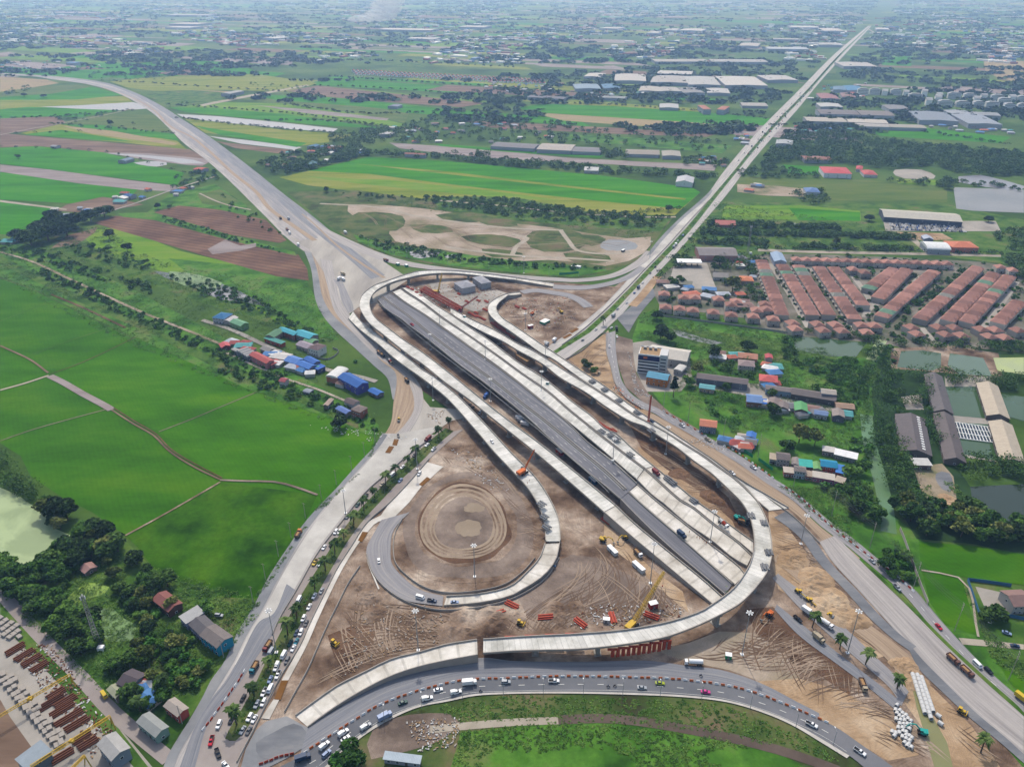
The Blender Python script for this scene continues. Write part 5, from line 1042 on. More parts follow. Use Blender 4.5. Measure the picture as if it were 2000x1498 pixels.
# far industrial and residential buildings
FB = [(958, 286, 1043, 291, 958, 277, 6, (136, 134, 140)), (1048, 292, 1115, 295, 1049, 280, 7, (206, 196, 184)), (1117, 296, 1172, 298, 1118, 287, 6, (140, 138, 144)), (1222, 301, 1288, 303, 1223, 292, 6, (190, 178, 160)), (1294, 305, 1330, 306, 1297, 295, 6, (214, 208, 190)),
 (1200, 158, 1262, 159, 1208, 145, 9, (226, 220, 210)), (1283, 144, 1350, 146, 1284, 138, 9, (224, 220, 214)), (1270, 161, 1345, 163, 1277, 148, 9, (220, 214, 206)), (1345, 166, 1408, 167, 1354, 150, 10, (226, 226, 222)), (1417, 167, 1500, 168, 1425, 150, 10, (222, 218, 210)), (1180, 173, 1212, 173, 1190, 165, 8, (64, 130, 176)), (1124, 174, 1174, 174, 1130, 165, 8, (140, 170, 196)),
 (1247, 178, 1282, 179, 1254, 169, 7, (214, 206, 190)), (1284, 179, 1332, 179, 1290, 171, 7, (214, 208, 196)), (1336, 182, 1377, 182, 1342, 172, 7, (166, 164, 166)), (1382, 182, 1426, 183, 1386, 173, 7, (216, 214, 210)), (1280, 121, 1385, 121, 1283, 116, 9, (206, 200, 190)), (1390, 121, 1500, 122, 1392, 116, 9, (206, 204, 200)),
 (1603, 209, 1647, 210, 1604, 202, 9, (226, 226, 222)), (1603, 223, 1680, 225, 1604, 214, 10, (138, 128, 126)), (1682, 225, 1748, 227, 1683, 216, 10, (146, 136, 132)), (1577, 237, 1655, 239, 1578, 229, 8, (222, 212, 196)), (1657, 239, 1735, 242, 1658, 232, 8, (222, 214, 200)), (1675, 247, 1738, 249, 1676, 241, 7, (220, 214, 204)), (1740, 249, 1810, 251, 1741, 243, 7, (214, 204, 184)),
 (1796, 235, 1873, 238, 1792, 218, 10, (168, 182, 200)), (1892, 242, 1958, 244, 1888, 224, 10, (176, 188, 204)), (1858, 223, 1902, 224, 1858, 216, 9, (186, 194, 204)), (1905, 225, 1955, 227, 1906, 219, 9, (190, 196, 206)), (1737, 214, 1780, 215, 1738, 206, 9, (150, 148, 150)), (1648, 130, 1715, 131, 1651, 122, 9, (214, 208, 200)), (1500, 157, 1559, 157, 1502, 148, 9, (222, 218, 214)),
 (1628, 176, 1652, 177, 1630, 169, 8, (110, 160, 200)), (1655, 177, 1688, 178, 1657, 168, 8, (60, 140, 196)), (1604, 193, 1640, 194, 1605, 183, 8, (176, 110, 110)), (1645, 190, 1672, 191, 1646, 182, 7, (170, 120, 110)), (1515, 281, 1547, 283, 1516, 273, 8, (210, 216, 220)), (1572, 312, 1625, 313, 1574, 305, 6, (190, 120, 100)), (1374, 214, 1389, 214, 1376, 206, 12, (222, 130, 96)), (1400, 214, 1415, 215, 1402, 207, 12, (222, 130, 96)),
 (1288, 211, 1325, 212, 1289, 203, 6, (214, 214, 214)), (1450, 207, 1500, 208, 1451, 201, 6, (220, 214, 206)), (1140, 150, 1174, 151, 1142, 143, 7, (220, 214, 204)), (1170, 56, 1206, 57, 1171, 53, 10, (226, 222, 214)), (1262, 65, 1284, 65.5, 1263, 62, 10, (222, 220, 216)), (1295, 60, 1320, 60.5, 1296, 56, 10, (224, 224, 220)), (1326, 60, 1370, 61, 1327, 56, 10, (224, 220, 214)), (1442, 90, 1480, 91, 1443, 84, 10, (214, 206, 196)), (1546, 54, 1600, 54.5, 1547, 51, 11, (224, 222, 218)), (1610, 61, 1650, 61.5, 1611, 56, 11, (224, 216, 208)), (1712, 58, 1738, 58.5, 1713, 55, 11, (224, 222, 220)),
 (1510, 77, 1560, 78, 1511, 75, 10, (214, 206, 196)), (1600, 88, 1645, 89, 1602, 84, 10, (224, 224, 222)), (1500, 96, 1580, 97, 1502, 92, 10, (206, 212, 220)), (740, 58, 840, 60, 741, 55, 11, (224, 220, 210)), (795, 76, 850, 77, 797, 73, 10, (216, 212, 206)), (895, 53, 945, 54, 896, 50, 11, (224, 222, 214)), (322, 54, 370, 55, 323, 51, 11, (224, 222, 216)), (330, 47, 385, 48, 332, 44, 11, (216, 206, 200)), (320, 30, 400, 30.5, 322, 28, 12, (206, 206, 206)),
 (512, 75, 536, 76, 513, 71, 9, (224, 224, 220)), (128, 123, 146, 124, 128, 120, 8, (84, 140, 200)), (1030, 190, 1100, 194, 1032, 186, 8, (120, 120, 132)), (1175, 191, 1220, 193, 1176, 187, 7, (170, 176, 176)), (757, 208, 775, 209, 758, 204, 6, (120, 130, 160)), (431, 183, 448, 184, 432, 176, 8, (206, 206, 206)), (740, 263, 762, 264, 745, 258, 5, (222, 222, 222)), (98, 286, 109, 287, 98, 283, 4, (190, 190, 200)), (377, 331, 392, 333, 377, 325, 5, (214, 90, 70)), (240, 382, 254, 384, 241, 377, 5, (50, 110, 190)), (230, 314, 245, 315, 231, 308, 5, (110, 140, 170)), (790, 301, 830, 303, 791, 299, 6, (196, 110, 90)), (592, 321, 610, 322, 593, 314, 5, (90, 160, 180)), (599, 287, 612, 288, 600, 282, 5, (60, 140, 200)), (640, 291, 652, 292, 641, 285, 5, (224, 130, 100))]
def cname(c):
    r, g, b = c
    if min(c) > 196: return 'white' if b > 205 else 'cream'
    if max(c) - min(c) < 26: return 'grey' if r > 150 else 'dark grey'
    if b > r + 15: return 'blue' if r < 100 else 'pale blue'
    if r > 180 and g < 150: return 'orange red'
    return 'tan' if r > 180 else 'brown red'
for x0, y0, x1, y1, x2, y2, h, rc in FB:
    q_ = random.uniform(.78, .93); rc = tuple(int(w_ * q_) for w_ in rc)
    where = 'in the industrial belt left of the arterial' if 1100 < x0 < 1500 and y0 < 200 else ('right of the far arterial' if x0 >= 1500 else ('on the plain near the north-west highway' if x0 < 660 else 'in the middle distance beyond the big field'))
    if y0 < 100: where = 'far off on the hazy plain' + (' at the left' if x0 < 660 else ' in the centre' if x0 < 1400 else ' at the right')
    quad('factory_shed' if h > 6.5 else 'barn', '%s roofed %s %s' % (cname(rc), 'factory shed' if h > 6.5 else 'low building', where), 'factory' if h > 6.5 else 'building', (x0, y0), (x1, y1), (x2, y2), h, 'gable' if h < 12 else 'hip', rc, (176, 180, 186), win=0, parts=False, rh=1.6)
ap = [(1684, 186), (1707, 185), (1727, 186), (1748, 186), (1768, 188), (1804, 188), (1786, 194), (1833, 193), (1862, 193), (1892, 194), (1920, 196), (1946, 197), (1975, 198), (1996, 200), (1812, 206), (1844, 208), (1878, 209), (1909, 210), (1936, 211), (1969, 215), (1995, 216), (1830, 200), (1905, 202), (1960, 205)]
AP = None
for x, y in ap:
    p = W(x, y, 0)
    if AP is None:
        AP = empty('apartment_block', p, 0, 'white apartment block in the residential cluster right of the arterial', 'apartment block', 'white apartment blocks')
        link('wall', MB().box((0, 0, 7), (30, 14, 14), 'white_trim').box((0, -7.1, 4), (28, .3, 1.2), 'dark_glass').box((0, -7.1, 7.5), (28, .3, 1.2), 'dark_glass').box((0, -7.1, 11), (28, .3, 1.2), 'dark_glass').build('wall'), AP)
        link('roof', MB().prism([(-15.5, 14), (15.5, 14), (8, 17), (-8, 17)], -7.6, 7.6, 'steel').build('roof'), AP); o = AP
    else: o = copy_tree(AP)
    o.location = p; o.rotation_euler = (0, 0, random.choice([-.3, -.2, 1.2, -.25])); o.scale = (random.uniform(.8, 1.15), 1, random.uniform(.85, 1.1))
# small country houses scattered through villages
VP = []
cols = [(224, 222, 218), (210, 206, 200), (206, 120, 96), (150, 120, 112), (90, 140, 196), (190, 196, 206), (176, 90, 84), (130, 130, 134), (96, 170, 170)]
for i in range(3):
    r = empty('village_house'); sx = (9, 12, 7)[i]; sy = (7, 8, 6)[i]
    link('wall', MB().box((0, 0, 1.7), (sx, sy, 3.4), 'wall').build('wall'), r).color = C(200, 196, 190)
    mb = MB(); X, Y, h, rh = sx / 2 + .6, sy / 2 + .6, 3.3, 1.7
    mb.add([(-X, -Y, h), (X, -Y, h), (X, Y, h), (-X, Y, h), (-X * .6, 0, h + rh), (X * .6, 0, h + rh)], [(0, 1, 5, 4), (1, 2, 5), (2, 3, 4, 5), (3, 0, 4), (3, 2, 1, 0)], 'roof')
    link('roof', mb.build('roof'), r); VP.append(r)
spots = [('405,632 470,656 560,692 690,745 690,765 560,722 430,684', 16, 'among the sheds of the western lane'), ('1395,690 1480,704 1530,730 1490,738 1395,722', 9, 'in the gardens above the long shophouse row'), ('1495,790 1640,804 1660,818 1600,822 1500,803', 12, 'below the dark shophouse row'), ('1405,862 1470,860 1492,885 1440,886', 8, 'in the roadside junk yard'), ('1285,545 1320,560 1500,585 1530,600 1500,612 1300,588', 16, 'tucked between the hip roofed houses'), ('235,1290 330,1335 300,1385 240,1350', 5, 'in the thicket by the back road'), ('760,250 900,236 1100,250 1090,290 900,275 780,285', 34, 'in the village behind the mauve fallow strip'), ('520,300 640,285 760,300 880,310 720,300 600,330 500,330', 22, 'in the hamlet right of the highway bend'), ('930,150 1130,165 1120,200 960,190', 26, 'in the village below the red roofed estate'), ('0,122 110,120 210,128 200,138 100,136 0,134', 34, 'in the settlement at the far left edge'),
    ('1604,168 1690,160 1690,200 1578,200', 26, 'beside the far arterial on its right'), ('1420,270 1470,262 1470,285 1430,290', 9, 'beside the arterial near the long barns'), ('1340,310 1430,305 1410,330 1360,325', 8, 'near the arterial below the barns'), ('80,425 130,400 240,380 420,345 425,365 250,405 100,450', 20, 'along the tree lined road at the left'), ('0,458 30,450 40,470 5,480', 5, 'under the big trees at the left edge'),
    ('1530,245 1660,240 1660,262 1540,265', 14, 'below the factories right of the arterial'), ('1800,245 1990,255 1990,265 1820,258', 14, 'in front of the blue grey factories'), ('1450,362 1500,364 1510,384 1450,384', 5, 'on the sandy verge right of the arterial'), ('1400,480 1480,500 1480,560 1400,540', 6, 'between warehouse and terraces'), ('1480,740 1560,770 1550,780 1500,765', 3, 'beside the long shophouse rows'), ('1100,190 1300,200 1280,180 1120,175', 14, 'in front of the industrial belt')]
def sample(s, n):
    P = pts(s) if isinstance(s, str) else s; V = [W(x, y) for x, y in P]; q = [(v.x, v.y) for v in V]
    xs = [a for a, _ in q]; ys = [b for _, b in q]; out = []; g = 0
    while len(out) < n and g < n * 60:
        g += 1; x, y = random.uniform(min(xs), max(xs)), random.uniform(min(ys), max(ys))
        if inside(q, x, y): out.append((x, y))
    return out
vf = set()
for s, n, where in spots:
    for x, y in sample(s, n):
        k = random.randrange(3); cc = random.choice(cols); o = VP[k] if k not in vf else copy_tree(VP[k]); vf.add(k)
        o.location = (x, y, 0); o.rotation_euler = (0, 0, random.uniform(-.6, .3)); o['label'] = 'small %s roofed house %s' % (cname(cc), where); o['category'] = 'house'; o['group'] = 'small houses of the villages on the plain'
        s_ = random.uniform(.8, 1.4); o.scale = (s_, s_, 1); o['_c'] = list(C(*cc))
km = kidmap()
for o in list(COL.objects):
    if o.parent is None and '_c' in o:
        for c in km.get(o.name, []):
            if c.name.startswith('roof'): c.color = tuple(o['_c'])
        del o['_c']
# red roofed estate far off: one object per house
rr = None; n = 0
for row in range(3):
    for i in range(48):
        x = 690 + i * 7.8 + row * 3; y = 140 + (x - 690) * .052 + row * 3.2 + random.uniform(-.4, .4)
        p = W(x, y); n += 1
        if rr is None:
            rr = empty('estate_house', p, 0, 'red roofed house in the far estate strip above the pale green field', 'house', 'houses of the far red roofed estate')
            link('wall', MB().box((0, 0, 2.5), (8, 9, 5), 'white_trim').build('wall'), rr)
            link('roof', MB().prism([(-4.6, 5), (4.6, 5), (0, 7.6)], -5, 5, 'red_far').build('roof') if 'red_far' in MAT else (plain('red_far', C(196, 120, 110), .8), MB().prism([(-4.6, 5), (4.6, 5), (0, 7.6)], -5, 5, 'red_far').build('roof'))[1], rr); o = rr
        else: o = copy_tree(rr, p)
        o.rotation_euler = (0, 0, random.uniform(-.3, .1))
# specks of roofs right out to the haze: nobody could count them
mb = MB()
for m_, c_ in (('far_white', (232, 232, 228)), ('far_cream', (214, 200, 184)), ('far_blue', (120, 150, 190)), ('far_red', (180, 120, 108))): plain(m_, C(*c_), .7)
for i in range(3400):
    y = 6 + 120 * random.random() ** 1.0; x = random.uniform(-20, 2020)
    q_ = W(x, y)
    if abs(q_.x - 82 - (q_.y - 692) * .4567) < 60: continue
    if noise.noise((x * .006, y * .03, 3.1)) < -.02 + .15 * (y > 90): continue
    p = W(x, y); w = random.choice((10, 14, 20, 30)) * random.uniform(.8, 1.3) * (1.5 if y < 50 else 1); d = random.uniform(8, 22)
    mb.box((p.x, p.y, 3), (w * random.uniform(1, 2.2), d, random.uniform(5, 8)), random.choice(('far_white', 'far_white', 'far_cream', 'far_blue', 'far_red')), rz=R(random.choice((-24, -22, -28, 66))))
tag(link('distant_buildings', mb.build('specks')), 'countless tiny pale roofs fading into the haze', None, None, 'stuff')
# ---------------------------------------------------------------- vegetation
foliage('leaf_dark', [C(38, 62, 26), C(62, 94, 36), C(92, 124, 52)])
foliage('leaf_mid', [C(48, 82, 28), C(78, 120, 42), C(112, 150, 60)])
foliage('leaf_olive', [C(72, 88, 38), C(112, 126, 58), C(148, 152, 84)])
foliage('leaf_bright', [C(48, 92, 30), C(78, 132, 44), C(110, 160, 66)])
foliage('leaf_palm', [C(46, 68, 30), C(74, 100, 44), C(112, 132, 70)], 1.0)
foliage('bush_leaf', [C(44, 72, 26), C(80, 120, 44), C(130, 160, 76)], .11)
foliage('grove_leaf', [C(40, 62, 30), C(60, 88, 38), C(90, 116, 52)], .01)
NP = np.random.RandomState(5)
def quads(centers, size, nrm=None, flat=.0):
    """one randomly turned quad per centre; returns v (4n,3)"""
    n = len(centers); a = NP.normal(size=(n, 3)); a /= np.linalg.norm(a, axis=1)[:, None] + 1e-9
    r = NP.normal(size=(n, 3)); b = np.cross(a, r); b /= np.linalg.norm(b, axis=1)[:, None] + 1e-9
    if flat: a[:, 2] *= 1 - flat; b[:, 2] *= 1 - flat
    s = np.asarray(size).reshape(-1, 1) * (.7 + .6 * NP.rand(n, 1)) / 2
    a = a * s; b = b * s * (.6 + .5 * NP.rand(n, 1))
    v = np.stack([centers - a - b, centers + a - b, centers + a + b, centers - a + b], 1)
    return v.reshape(-1, 3)
def qmesh(name, v, mat):
    n = len(v) // 4; me = bpy.data.meshes.new(name); me.vertices.add(4 * n); me.vertices.foreach_set('co', v.astype(np.float32).ravel())
    me.loops.add(4 * n); me.loops.foreach_set('vertex_index', np.arange(4 * n, dtype=np.int32))
    me.polygons.add(n); me.polygons.foreach_set('loop_start', np.arange(0, 4 * n, 4, dtype=np.int32)); me.polygons.foreach_set('loop_total', np.full(n, 4, dtype=np.int32))
    me.materials.append(MAT[mat]); me.update(); me.validate(); return me
def crown(r, h0, h1, lobes, n, leaf, taper=0.0):
    """leaf quads spread on the skins of several lobes"""
    C_ = []
    for i in range(lobes):
        a = 2 * math.pi * i / lobes + NP.rand() * .8; d = r * (.25 + .45 * NP.rand()) * (1 if i else 0)
        z = h0 + (h1 - h0) * (.35 + .5 * NP.rand()); k = 1 - taper * (z - h0) / (h1 - h0)
        rr = r * (.42 + .2 * NP.rand()) * k; m = n // lobes
        u = NP.normal(size=(m, 3)); u /= np.linalg.norm(u, axis=1)[:, None]; u[:, 2] = np.abs(u[:, 2]) * 1.1 - .35
        rad = rr * (.72 + .36 * NP.rand(m, 1)); q = u * rad; q[:, 2] *= .75
        C_.append(q + np.array([math.cos(a) * d * k, math.sin(a) * d * k, z]))
    c = np.concatenate(C_); c[:, 2] = np.maximum(c[:, 2], .8); return quads(c, leaf, None, .4)
def limbs(h, r, n):
    mb = MB(); mb.tube((0, 0, 0), (.15, .1, h * .55), r, r * .65, 6, 'trunk')
    for i in range(n):
        a = 2 * math.pi * i / n + .4; mb.tube((.12, .08, h * .45), (math.cos(a) * h * .28, math.sin(a) * h * .28, h * .8), r * .5, r * .2, 5, 'trunk')
    return mb.build('trunk')
TK = {}
def treekind(key, name, cat, mats, r, h0, h1, lobes, n, leaf, tr, taper=0, label='tree'):
    root = empty(name); link('trunk', limbs(h1, tr, 4), root); link('crown', qmesh('crown', crown(r, h0, h1, lobes, n, leaf, taper), mats), root)
    root['category'] = cat; TK[key] = (root, label, r); root.location = (0, -900, -50); return root
treekind('dark', 'broadleaf_tree', 'tree', 'leaf_dark', 5.2, 1.6, 8.5, 9, 900, 1.15, .32, label='dark green broadleaf tree')
treekind('mid', 'broadleaf_tree', 'tree', 'leaf_mid', 4.6, 1.2, 7.5, 8, 800, 1.05, .26, label='mid green broadleaf tree')
treekind('olive', 'broadleaf_tree', 'tree', 'leaf_olive', 4.8, 1.4, 9, 8, 760, 1.05, .28, label='olive green feathery tree')
treekind('bright', 'banana_clump', 'plant', 'leaf_bright', 3.0, .6, 4.2, 7, 420, 1.3, .16, label='bright green leafy clump')
treekind('rain', 'rain_tree', 'tree', 'leaf_dark', 9.5, 4, 11, 14, 2000, 1.3, .6, label='very large dark spreading rain tree')
treekind('cone', 'conifer_tree', 'tree', 'leaf_dark', 4.6, 1, 21, 20, 1600, 1.2, .4, .75, label='tall dark conical tree')
def palm():
    root = empty('palm_tree'); h = 7.5
    mb = MB()
    for i in range(5): mb.tube((.12 * i, 0, h * i / 5), (.12 * (i + 1), 0, h * (i + 1) / 5), .34 - .03 * i, .31 - .03 * i, 7, 'trunk', False)
    link('trunk', mb.build('trunk'), root); v = []; f = []
    for i in range(22):
        a = 2 * math.pi * i / 22 + random.uniform(-.15, .15); el = random.choice((.9, .55, .2, -.1)); L = random.uniform(3.2, 4.3); p = Vector((.6, 0, h)); d = Vector((math.cos(a) * math.cos(el), math.sin(a) * math.cos(el), math.sin(el)))
        s = Vector((-math.sin(a), math.cos(a), 0)); k = len(v); N = 7
        for j in range(N):
            t = j / (N - 1); w = .75 * math.sin(math.pi * min(1, .15 + t * .9)) + .05
            q = p + d * (L * t) + Vector((0, 0, -2.6 * t * t)); v += [q - s * w + Vector((0, 0, -.25 * w)), q, q + s * w + Vector((0, 0, -.25 * w))]
        for j in range(N - 1):
            b = k + j * 3; f += [(b, b + 3, b + 4, b + 1), (b + 1, b + 4, b + 5, b + 2)]
    link('crown', mesh('fronds', v, f, 'leaf_palm'), root); root['category'] = 'palm tree'; root.location = (0, -900, -50); TK['palm'] = (root, 'palm', 4); return root
palm()
TREES = []      # (x, y, key, scale, label, group)
def scat(s, n, keys, sc, where, group, sep=0):
    out = sample(s, n)
    for x, y in out: TREES.append((x, y, random.choice(keys), sc * random.uniform(.6, 1.35), where, group))
def one(px, py, key, sc, where, label=None):
    p = W(px, py); TREES.append((p.x, p.y, key, sc, where, label))
# singled-out trees: base pixel, kind, scale, label
for px, py, k, s, lb in [(1315, 776, 'cone', 1.0, 'tallest dark conical tree, standing beside the colourful shop building'), (1283, 624, 'rain', .62, 'round dark green tree at the corner of the arterial and the housing cluster'),
    (664, 838, 'dark', 1.25, 'solitary dark tree on the edge of the rice field below the brick house'), (689, 1490, 'mid', 1.35, 'leafy green tree at the bottom edge beside the curving road'), (665, 1502, 'bright', 1.4, 'bright green shrub at the bottom edge left of the big leafy tree'),
    (328, 1146, 'dark', 1.1, 'dark round tree above the rusty red shed'), (268, 1102, 'dark', 1.1, 'dark tree standing on the rim of the rice field by the pond wood'), (288, 1120, 'dark', .7, 'smaller dark tree next to the one on the rice field rim'), (404, 1200, 'mid', 1.05, 'rounded green tree behind the dark roofed wing of the teal workshop'),
    (179, 574, 'dark', .9, 'lone dark tree on the western verge between two farm tracks'), (156, 560, 'mid', .7, 'smaller tree just left of the lone dark tree on the verge'), (437, 699, 'mid', .8, 'round tree on the verge below the pink red shed'),
    (215, 468, 'olive', 1.6, 'flat topped tree in the yellow green meadow'), (212, 492, 'mid', 1.2, 'bushy tree just below the flat topped meadow tree'), (181, 489, 'mid', 1.1, 'leftmost of the meadow trees'), (249, 492, 'dark', 1.2, 'dark rightmost tree of the meadow group'), (309, 409, 'dark', 1.0, 'dark tree beside the ploughed field corner'), (332, 408, 'mid', .7, 'small tree right of the ploughed field corner'),
    (1306, 414, 'dark', 1.0, 'lone tree on the yellow strip near the arterial'), (638, 376, 'dark', .9, 'lone tree at the left end of the big field'), (1697, 432, 'rain', .75, 'big round tree left of the long showroom'), (1930, 434, 'rain', .7, 'big round tree right of the long showroom'), (1632, 480, 'olive', 1.2, 'tall thin tree by the lane above the terraces'),
    (1517, 506, 'mid', .8, 'tree in the field above the grey warehouse'), (1405, 517, 'rain', .85, 'large dark tree between grey warehouse and forecourt'), (1395, 530, 'mid', 1.1, 'tree in front of the large dark tree by the forecourt'), (1430, 570, 'olive', 1.7, 'broad olive tree in the garden among the housing cluster'), (1315, 560, 'mid', 1.3, 'round tree at the arterial edge above the hip roofed houses'), (1330, 556, 'mid', 1.2, 'tree beside the forecourt exit'),
    (1362, 735, 'olive', 1.3, 'broad tree at the right end of the pale hall'), (1395, 700, 'dark', 1.2, 'dark tree on the path above the green lawn'), (1345, 755, 'mid', 1.1, 'tree at the junction by the white arched shed'), (1290, 662, 'dark', 1.4, 'low wide dark tree behind the pale hall'), (1305, 668, 'dark', 1.2, 'second low wide tree behind the pale hall'), (1460, 688, 'rain', .75, 'spreading dark tree above the orange roofed house'),
    (1508, 810, 'dark', 1.15, 'dark tree left of the blue walled yard'), (1508, 776, 'dark', .8, 'round tree by the small bright blue roof'), (1420, 760, 'mid', .9, 'round tree beside the turquoise bungalow'), (1148, 722, 'olive', .9, 'olive tree on the sandy island between the roads'), (1160, 730, 'mid', .7, 'tree right of the olive one on the sandy island'), (1141, 716, 'olive', .8, 'tree left of the olive one on the sandy island'),
    (1560, 865, 'olive', 1.5, 'large olive green tree above the beige hut'), (1590, 872, 'olive', 1.4, 'second large olive tree above the blue roofs'), (1535, 880, 'dark', 1.1, 'dark tree above the two storey grey brown house'), (1660, 935, 'mid', 1.4, 'wide tree right of the azure roof'), (1680, 925, 'mid', 1.2, 'tree between azure roof and green canal'),
    (1925, 1210, 'dark', .9, 'dark tree left of the compound gate'), (1945, 1208, 'dark', 1.0, 'dark tree right of the compound gate'), (1150, 900 - 640, 'dark', 1, 'tree beyond the barns'), (86, 192, 'rain', .9, 'wide dark tree on the yellow field at the left'), (48, 190, 'rain', .8, 'wide tree left of the widest one on the yellow field'), (216, 246, 'dark', 1.4, 'lone tree on the pale green field left of the highway'), (36, 310, 'mid', 1.1, 'lone tree on the bright field at far left')]:
    one(px, py, k, s, None, lb)
for i, (px, py, s) in enumerate([(62, 480, 1.0), (95, 470, 1.15), (115, 452, 1.1), (40, 470, .8), (150, 447, .9), (178, 434, .85), (205, 424, .9), (105, 430, .75), (82, 458, 1.0), (132, 462, .9)]):
    one(px, py, 'rain', s * 1.6, ('in the left edge grove beside ploughed soil', 'great trees of the left grove'), None)
# palms
pl = [(878, 836), (858, 856), (811, 897), (795, 912), (773, 930), (753, 948), (732, 972), (711, 998), (691, 1025), (672, 1054), (654, 1082), (636, 1115), (615, 1152), (580, 1208), (562, 1240), (524, 1305), (497, 1360), (463, 1415)]
for i, (x, y) in enumerate(pl): one(x, y, 'palm', .95 + .15 * (i % 3), None, 'date palm on the south-west median, %s counted from the viaducts' % NW_[i])
for x, y, lb in [(1586, 1225, 'palm beside the water tanker on the dusty island'), (1640, 1268, 'full palm near the tall light mast on the dusty island'), (1690, 1298, 'palm third along the dusty island'), (1752, 1345, 'palm standing in the sand beside the pipe canal'), (1915, 1470, 'palm at the bottom right corner'), (1178, 636, 'palm at the near tip of the north-east median'), (320, 1350, 'palm among the huts near the gravel road, upper'), (275, 1390, 'palm among the huts near the gravel road, lower')]: one(x, y, 'palm', 1.1, None, lb)
# woods that can be told apart into trees
scat('0,880 20,905 60,955 110,985 135,1010 170,1030 235,1060 238,1095 215,1110 185,1085 150,1052 100,1030 90,990 30,960 0,935', 46, ['dark', 'dark', 'olive', 'mid'], 1.1, 'in the wood between the algae pond and the rice field', 'trees round the algae pond')
scat('0,1090 30,1100 45,1125 100,1092 150,1070 190,1085 160,1130 60,1135 0,1125', 26, ['dark', 'mid'], 1.0, 'on the near bank of the algae pond', 'trees round the algae pond')
scat('0,1120 50,1130 130,1110 150,1140 125,1175 180,1210 200,1260 170,1290 110,1240 60,1190 10,1150', 62, ['mid', 'dark', 'mid'], .85, 'in the thicket along the back road', 'trees of the back road thicket')
scat('220,1120 300,1130 320,1160 350,1200 300,1240 270,1220 230,1165', 34, ['mid', 'dark', 'olive', 'bright'], .7, 'between the small ponds and the rusty shed', 'trees by the small ponds')
scat('270,1250 350,1240 400,1270 410,1310 380,1350 330,1360 290,1330 250,1300', 46, ['mid', 'bright', 'bright', 'dark', 'olive'], .75, 'behind the teal walled workshop', 'trees behind the workshop')
scat('200,1300 240,1310 300,1370 320,1340 350,1370 290,1390 260,1400 220,1360', 20, ['mid', 'bright', 'dark'], .7, 'around the huts by the back road', 'trees by the huts')
scat('1700,700 1760,735 1825,725 1830,790 1775,795 1760,820 1720,850 1690,800', 52, ['olive', 'mid', 'olive', 'dark'], 1.05, 'beside the upper fish ponds', 'trees of the fish farm')
scat('1700,850 1740,840 1770,870 1775,900 1785,960 1800,1000 1760,1020 1735,960 1712,905', 52, ['olive', 'mid', 'dark'], 1.05, 'in the belt between canal and dark shed', 'trees of the canal belt')
scat('1760,990 1800,975 1830,1005 1880,990 1930,1015 2000,1025 2000,1062 1900,1058 1800,1045 1770,1040', 58, ['olive', 'dark', 'mid'], 1.1, 'along the top of the right hand rice fields', 'trees above the right rice fields')
scat('1800,800 1822,800 1840,840 1862,890 1850,905 1825,880 1805,840', 16, ['olive', 'mid'], .8, 'between the two dark roofed sheds', 'trees between the sheds')
scat('1868,888 1900,895 1950,905 2000,900 2000,940 1930,942 1895,940 1870,915', 36, ['dark', 'mid'], .95, 'on the bank above the large green pond', 'trees of the large pond bank')
scat('1835,725 1900,735 1935,745 1945,735 2000,735 2000,760 1950,765 1900,752 1845,752', 34, ['dark', 'dark', 'mid'], .95, 'between the upper and lower fish ponds', 'trees of the pond dyke')
scat('1690,650 1720,668 1702,705 1685,700', 14, ['dark', 'mid'], .85, 'on the left bank of the algae canal', 'trees of the algae canal')
scat('1722,672 1750,680 1745,715 1715,712', 14, ['mid', 'bright'], .85, 'on the right bank of the algae canal', 'trees of the algae canal')
scat('1600,950 1690,945 1710,985 1720,1030 1690,1020 1640,985', 34, ['mid', 'dark', 'bright'], .8, 'in the green triangle beside the power line', 'bushy trees of the power line triangle')
scat('1700,1045 1775,1100 1790,1140 1770,1170 1720,1110', 14, ['mid', 'bright'], .7, 'beside the grey compound wall', 'trees at the grey wall')
scat('1660,860 1700,870 1705,900 1690,940 1665,920', 10, ['bright', 'mid'], .8, 'left of the green canal by the hamlet', 'trees left of the green canal')
TREES_NEAR = list(TREES); TREES.clear()
scat('1480,745 1520,750 1545,755 1640,762 1690,790 1660,800 1600,770', 26, ['mid', 'bright'], .75, '', '')
scat('1360,770 1450,780 1460,810 1430,850 1380,800', 14, ['bright'], .9, '', '')
scat('1390,690 1440,690 1480,700 1480,740 1440,735 1400,740', 24, ['mid', 'dark', 'bright'], .75, '', '')
scat('1520,660 1545,662 1560,700 1660,700 1700,720 1690,780 1600,740 1530,700', 120, ['bright', 'mid', 'bright', 'mid'], .7, '', '')
scat('1570,650 1690,658 1690,664 1600,656', 14, ['dark'], .7, '', ''); scat('1740,665 1990,675 2000,690 1740,680', 40, ['dark', 'mid'], .75, '', '')
scat('1400,545 1480,560 1500,590 1440,575', 18, ['bright', 'mid'], .8, '', ''); scat('1300,520 1320,500 1360,495 1360,510 1320,530', 8, ['mid'], .8, '', ''); scat('1385,500 1480,505 1470,545 1420,530', 26, ['mid', 'dark'], .85, '', '')
scat('1475,496 2000,512 2000,690 1700,665 1540,645', 420, ['mid', 'bright', 'bright'], .5, '', ''); scat('1290,560 1530,590 1530,640 1290,620', 60, ['mid', 'dark'], .5, '', '')
scat('1800,600 1760,625 1770,600 1880,530 1920,530', 36, ['mid', 'bright'], .7, '', '')
scat('1960,500 2000,500 2000,560 1985,540', 20, ['dark'], .9, '', ''); scat('1940,455 2000,450 2000,500 1950,495', 30, ['dark', 'mid'], .9, '', '')
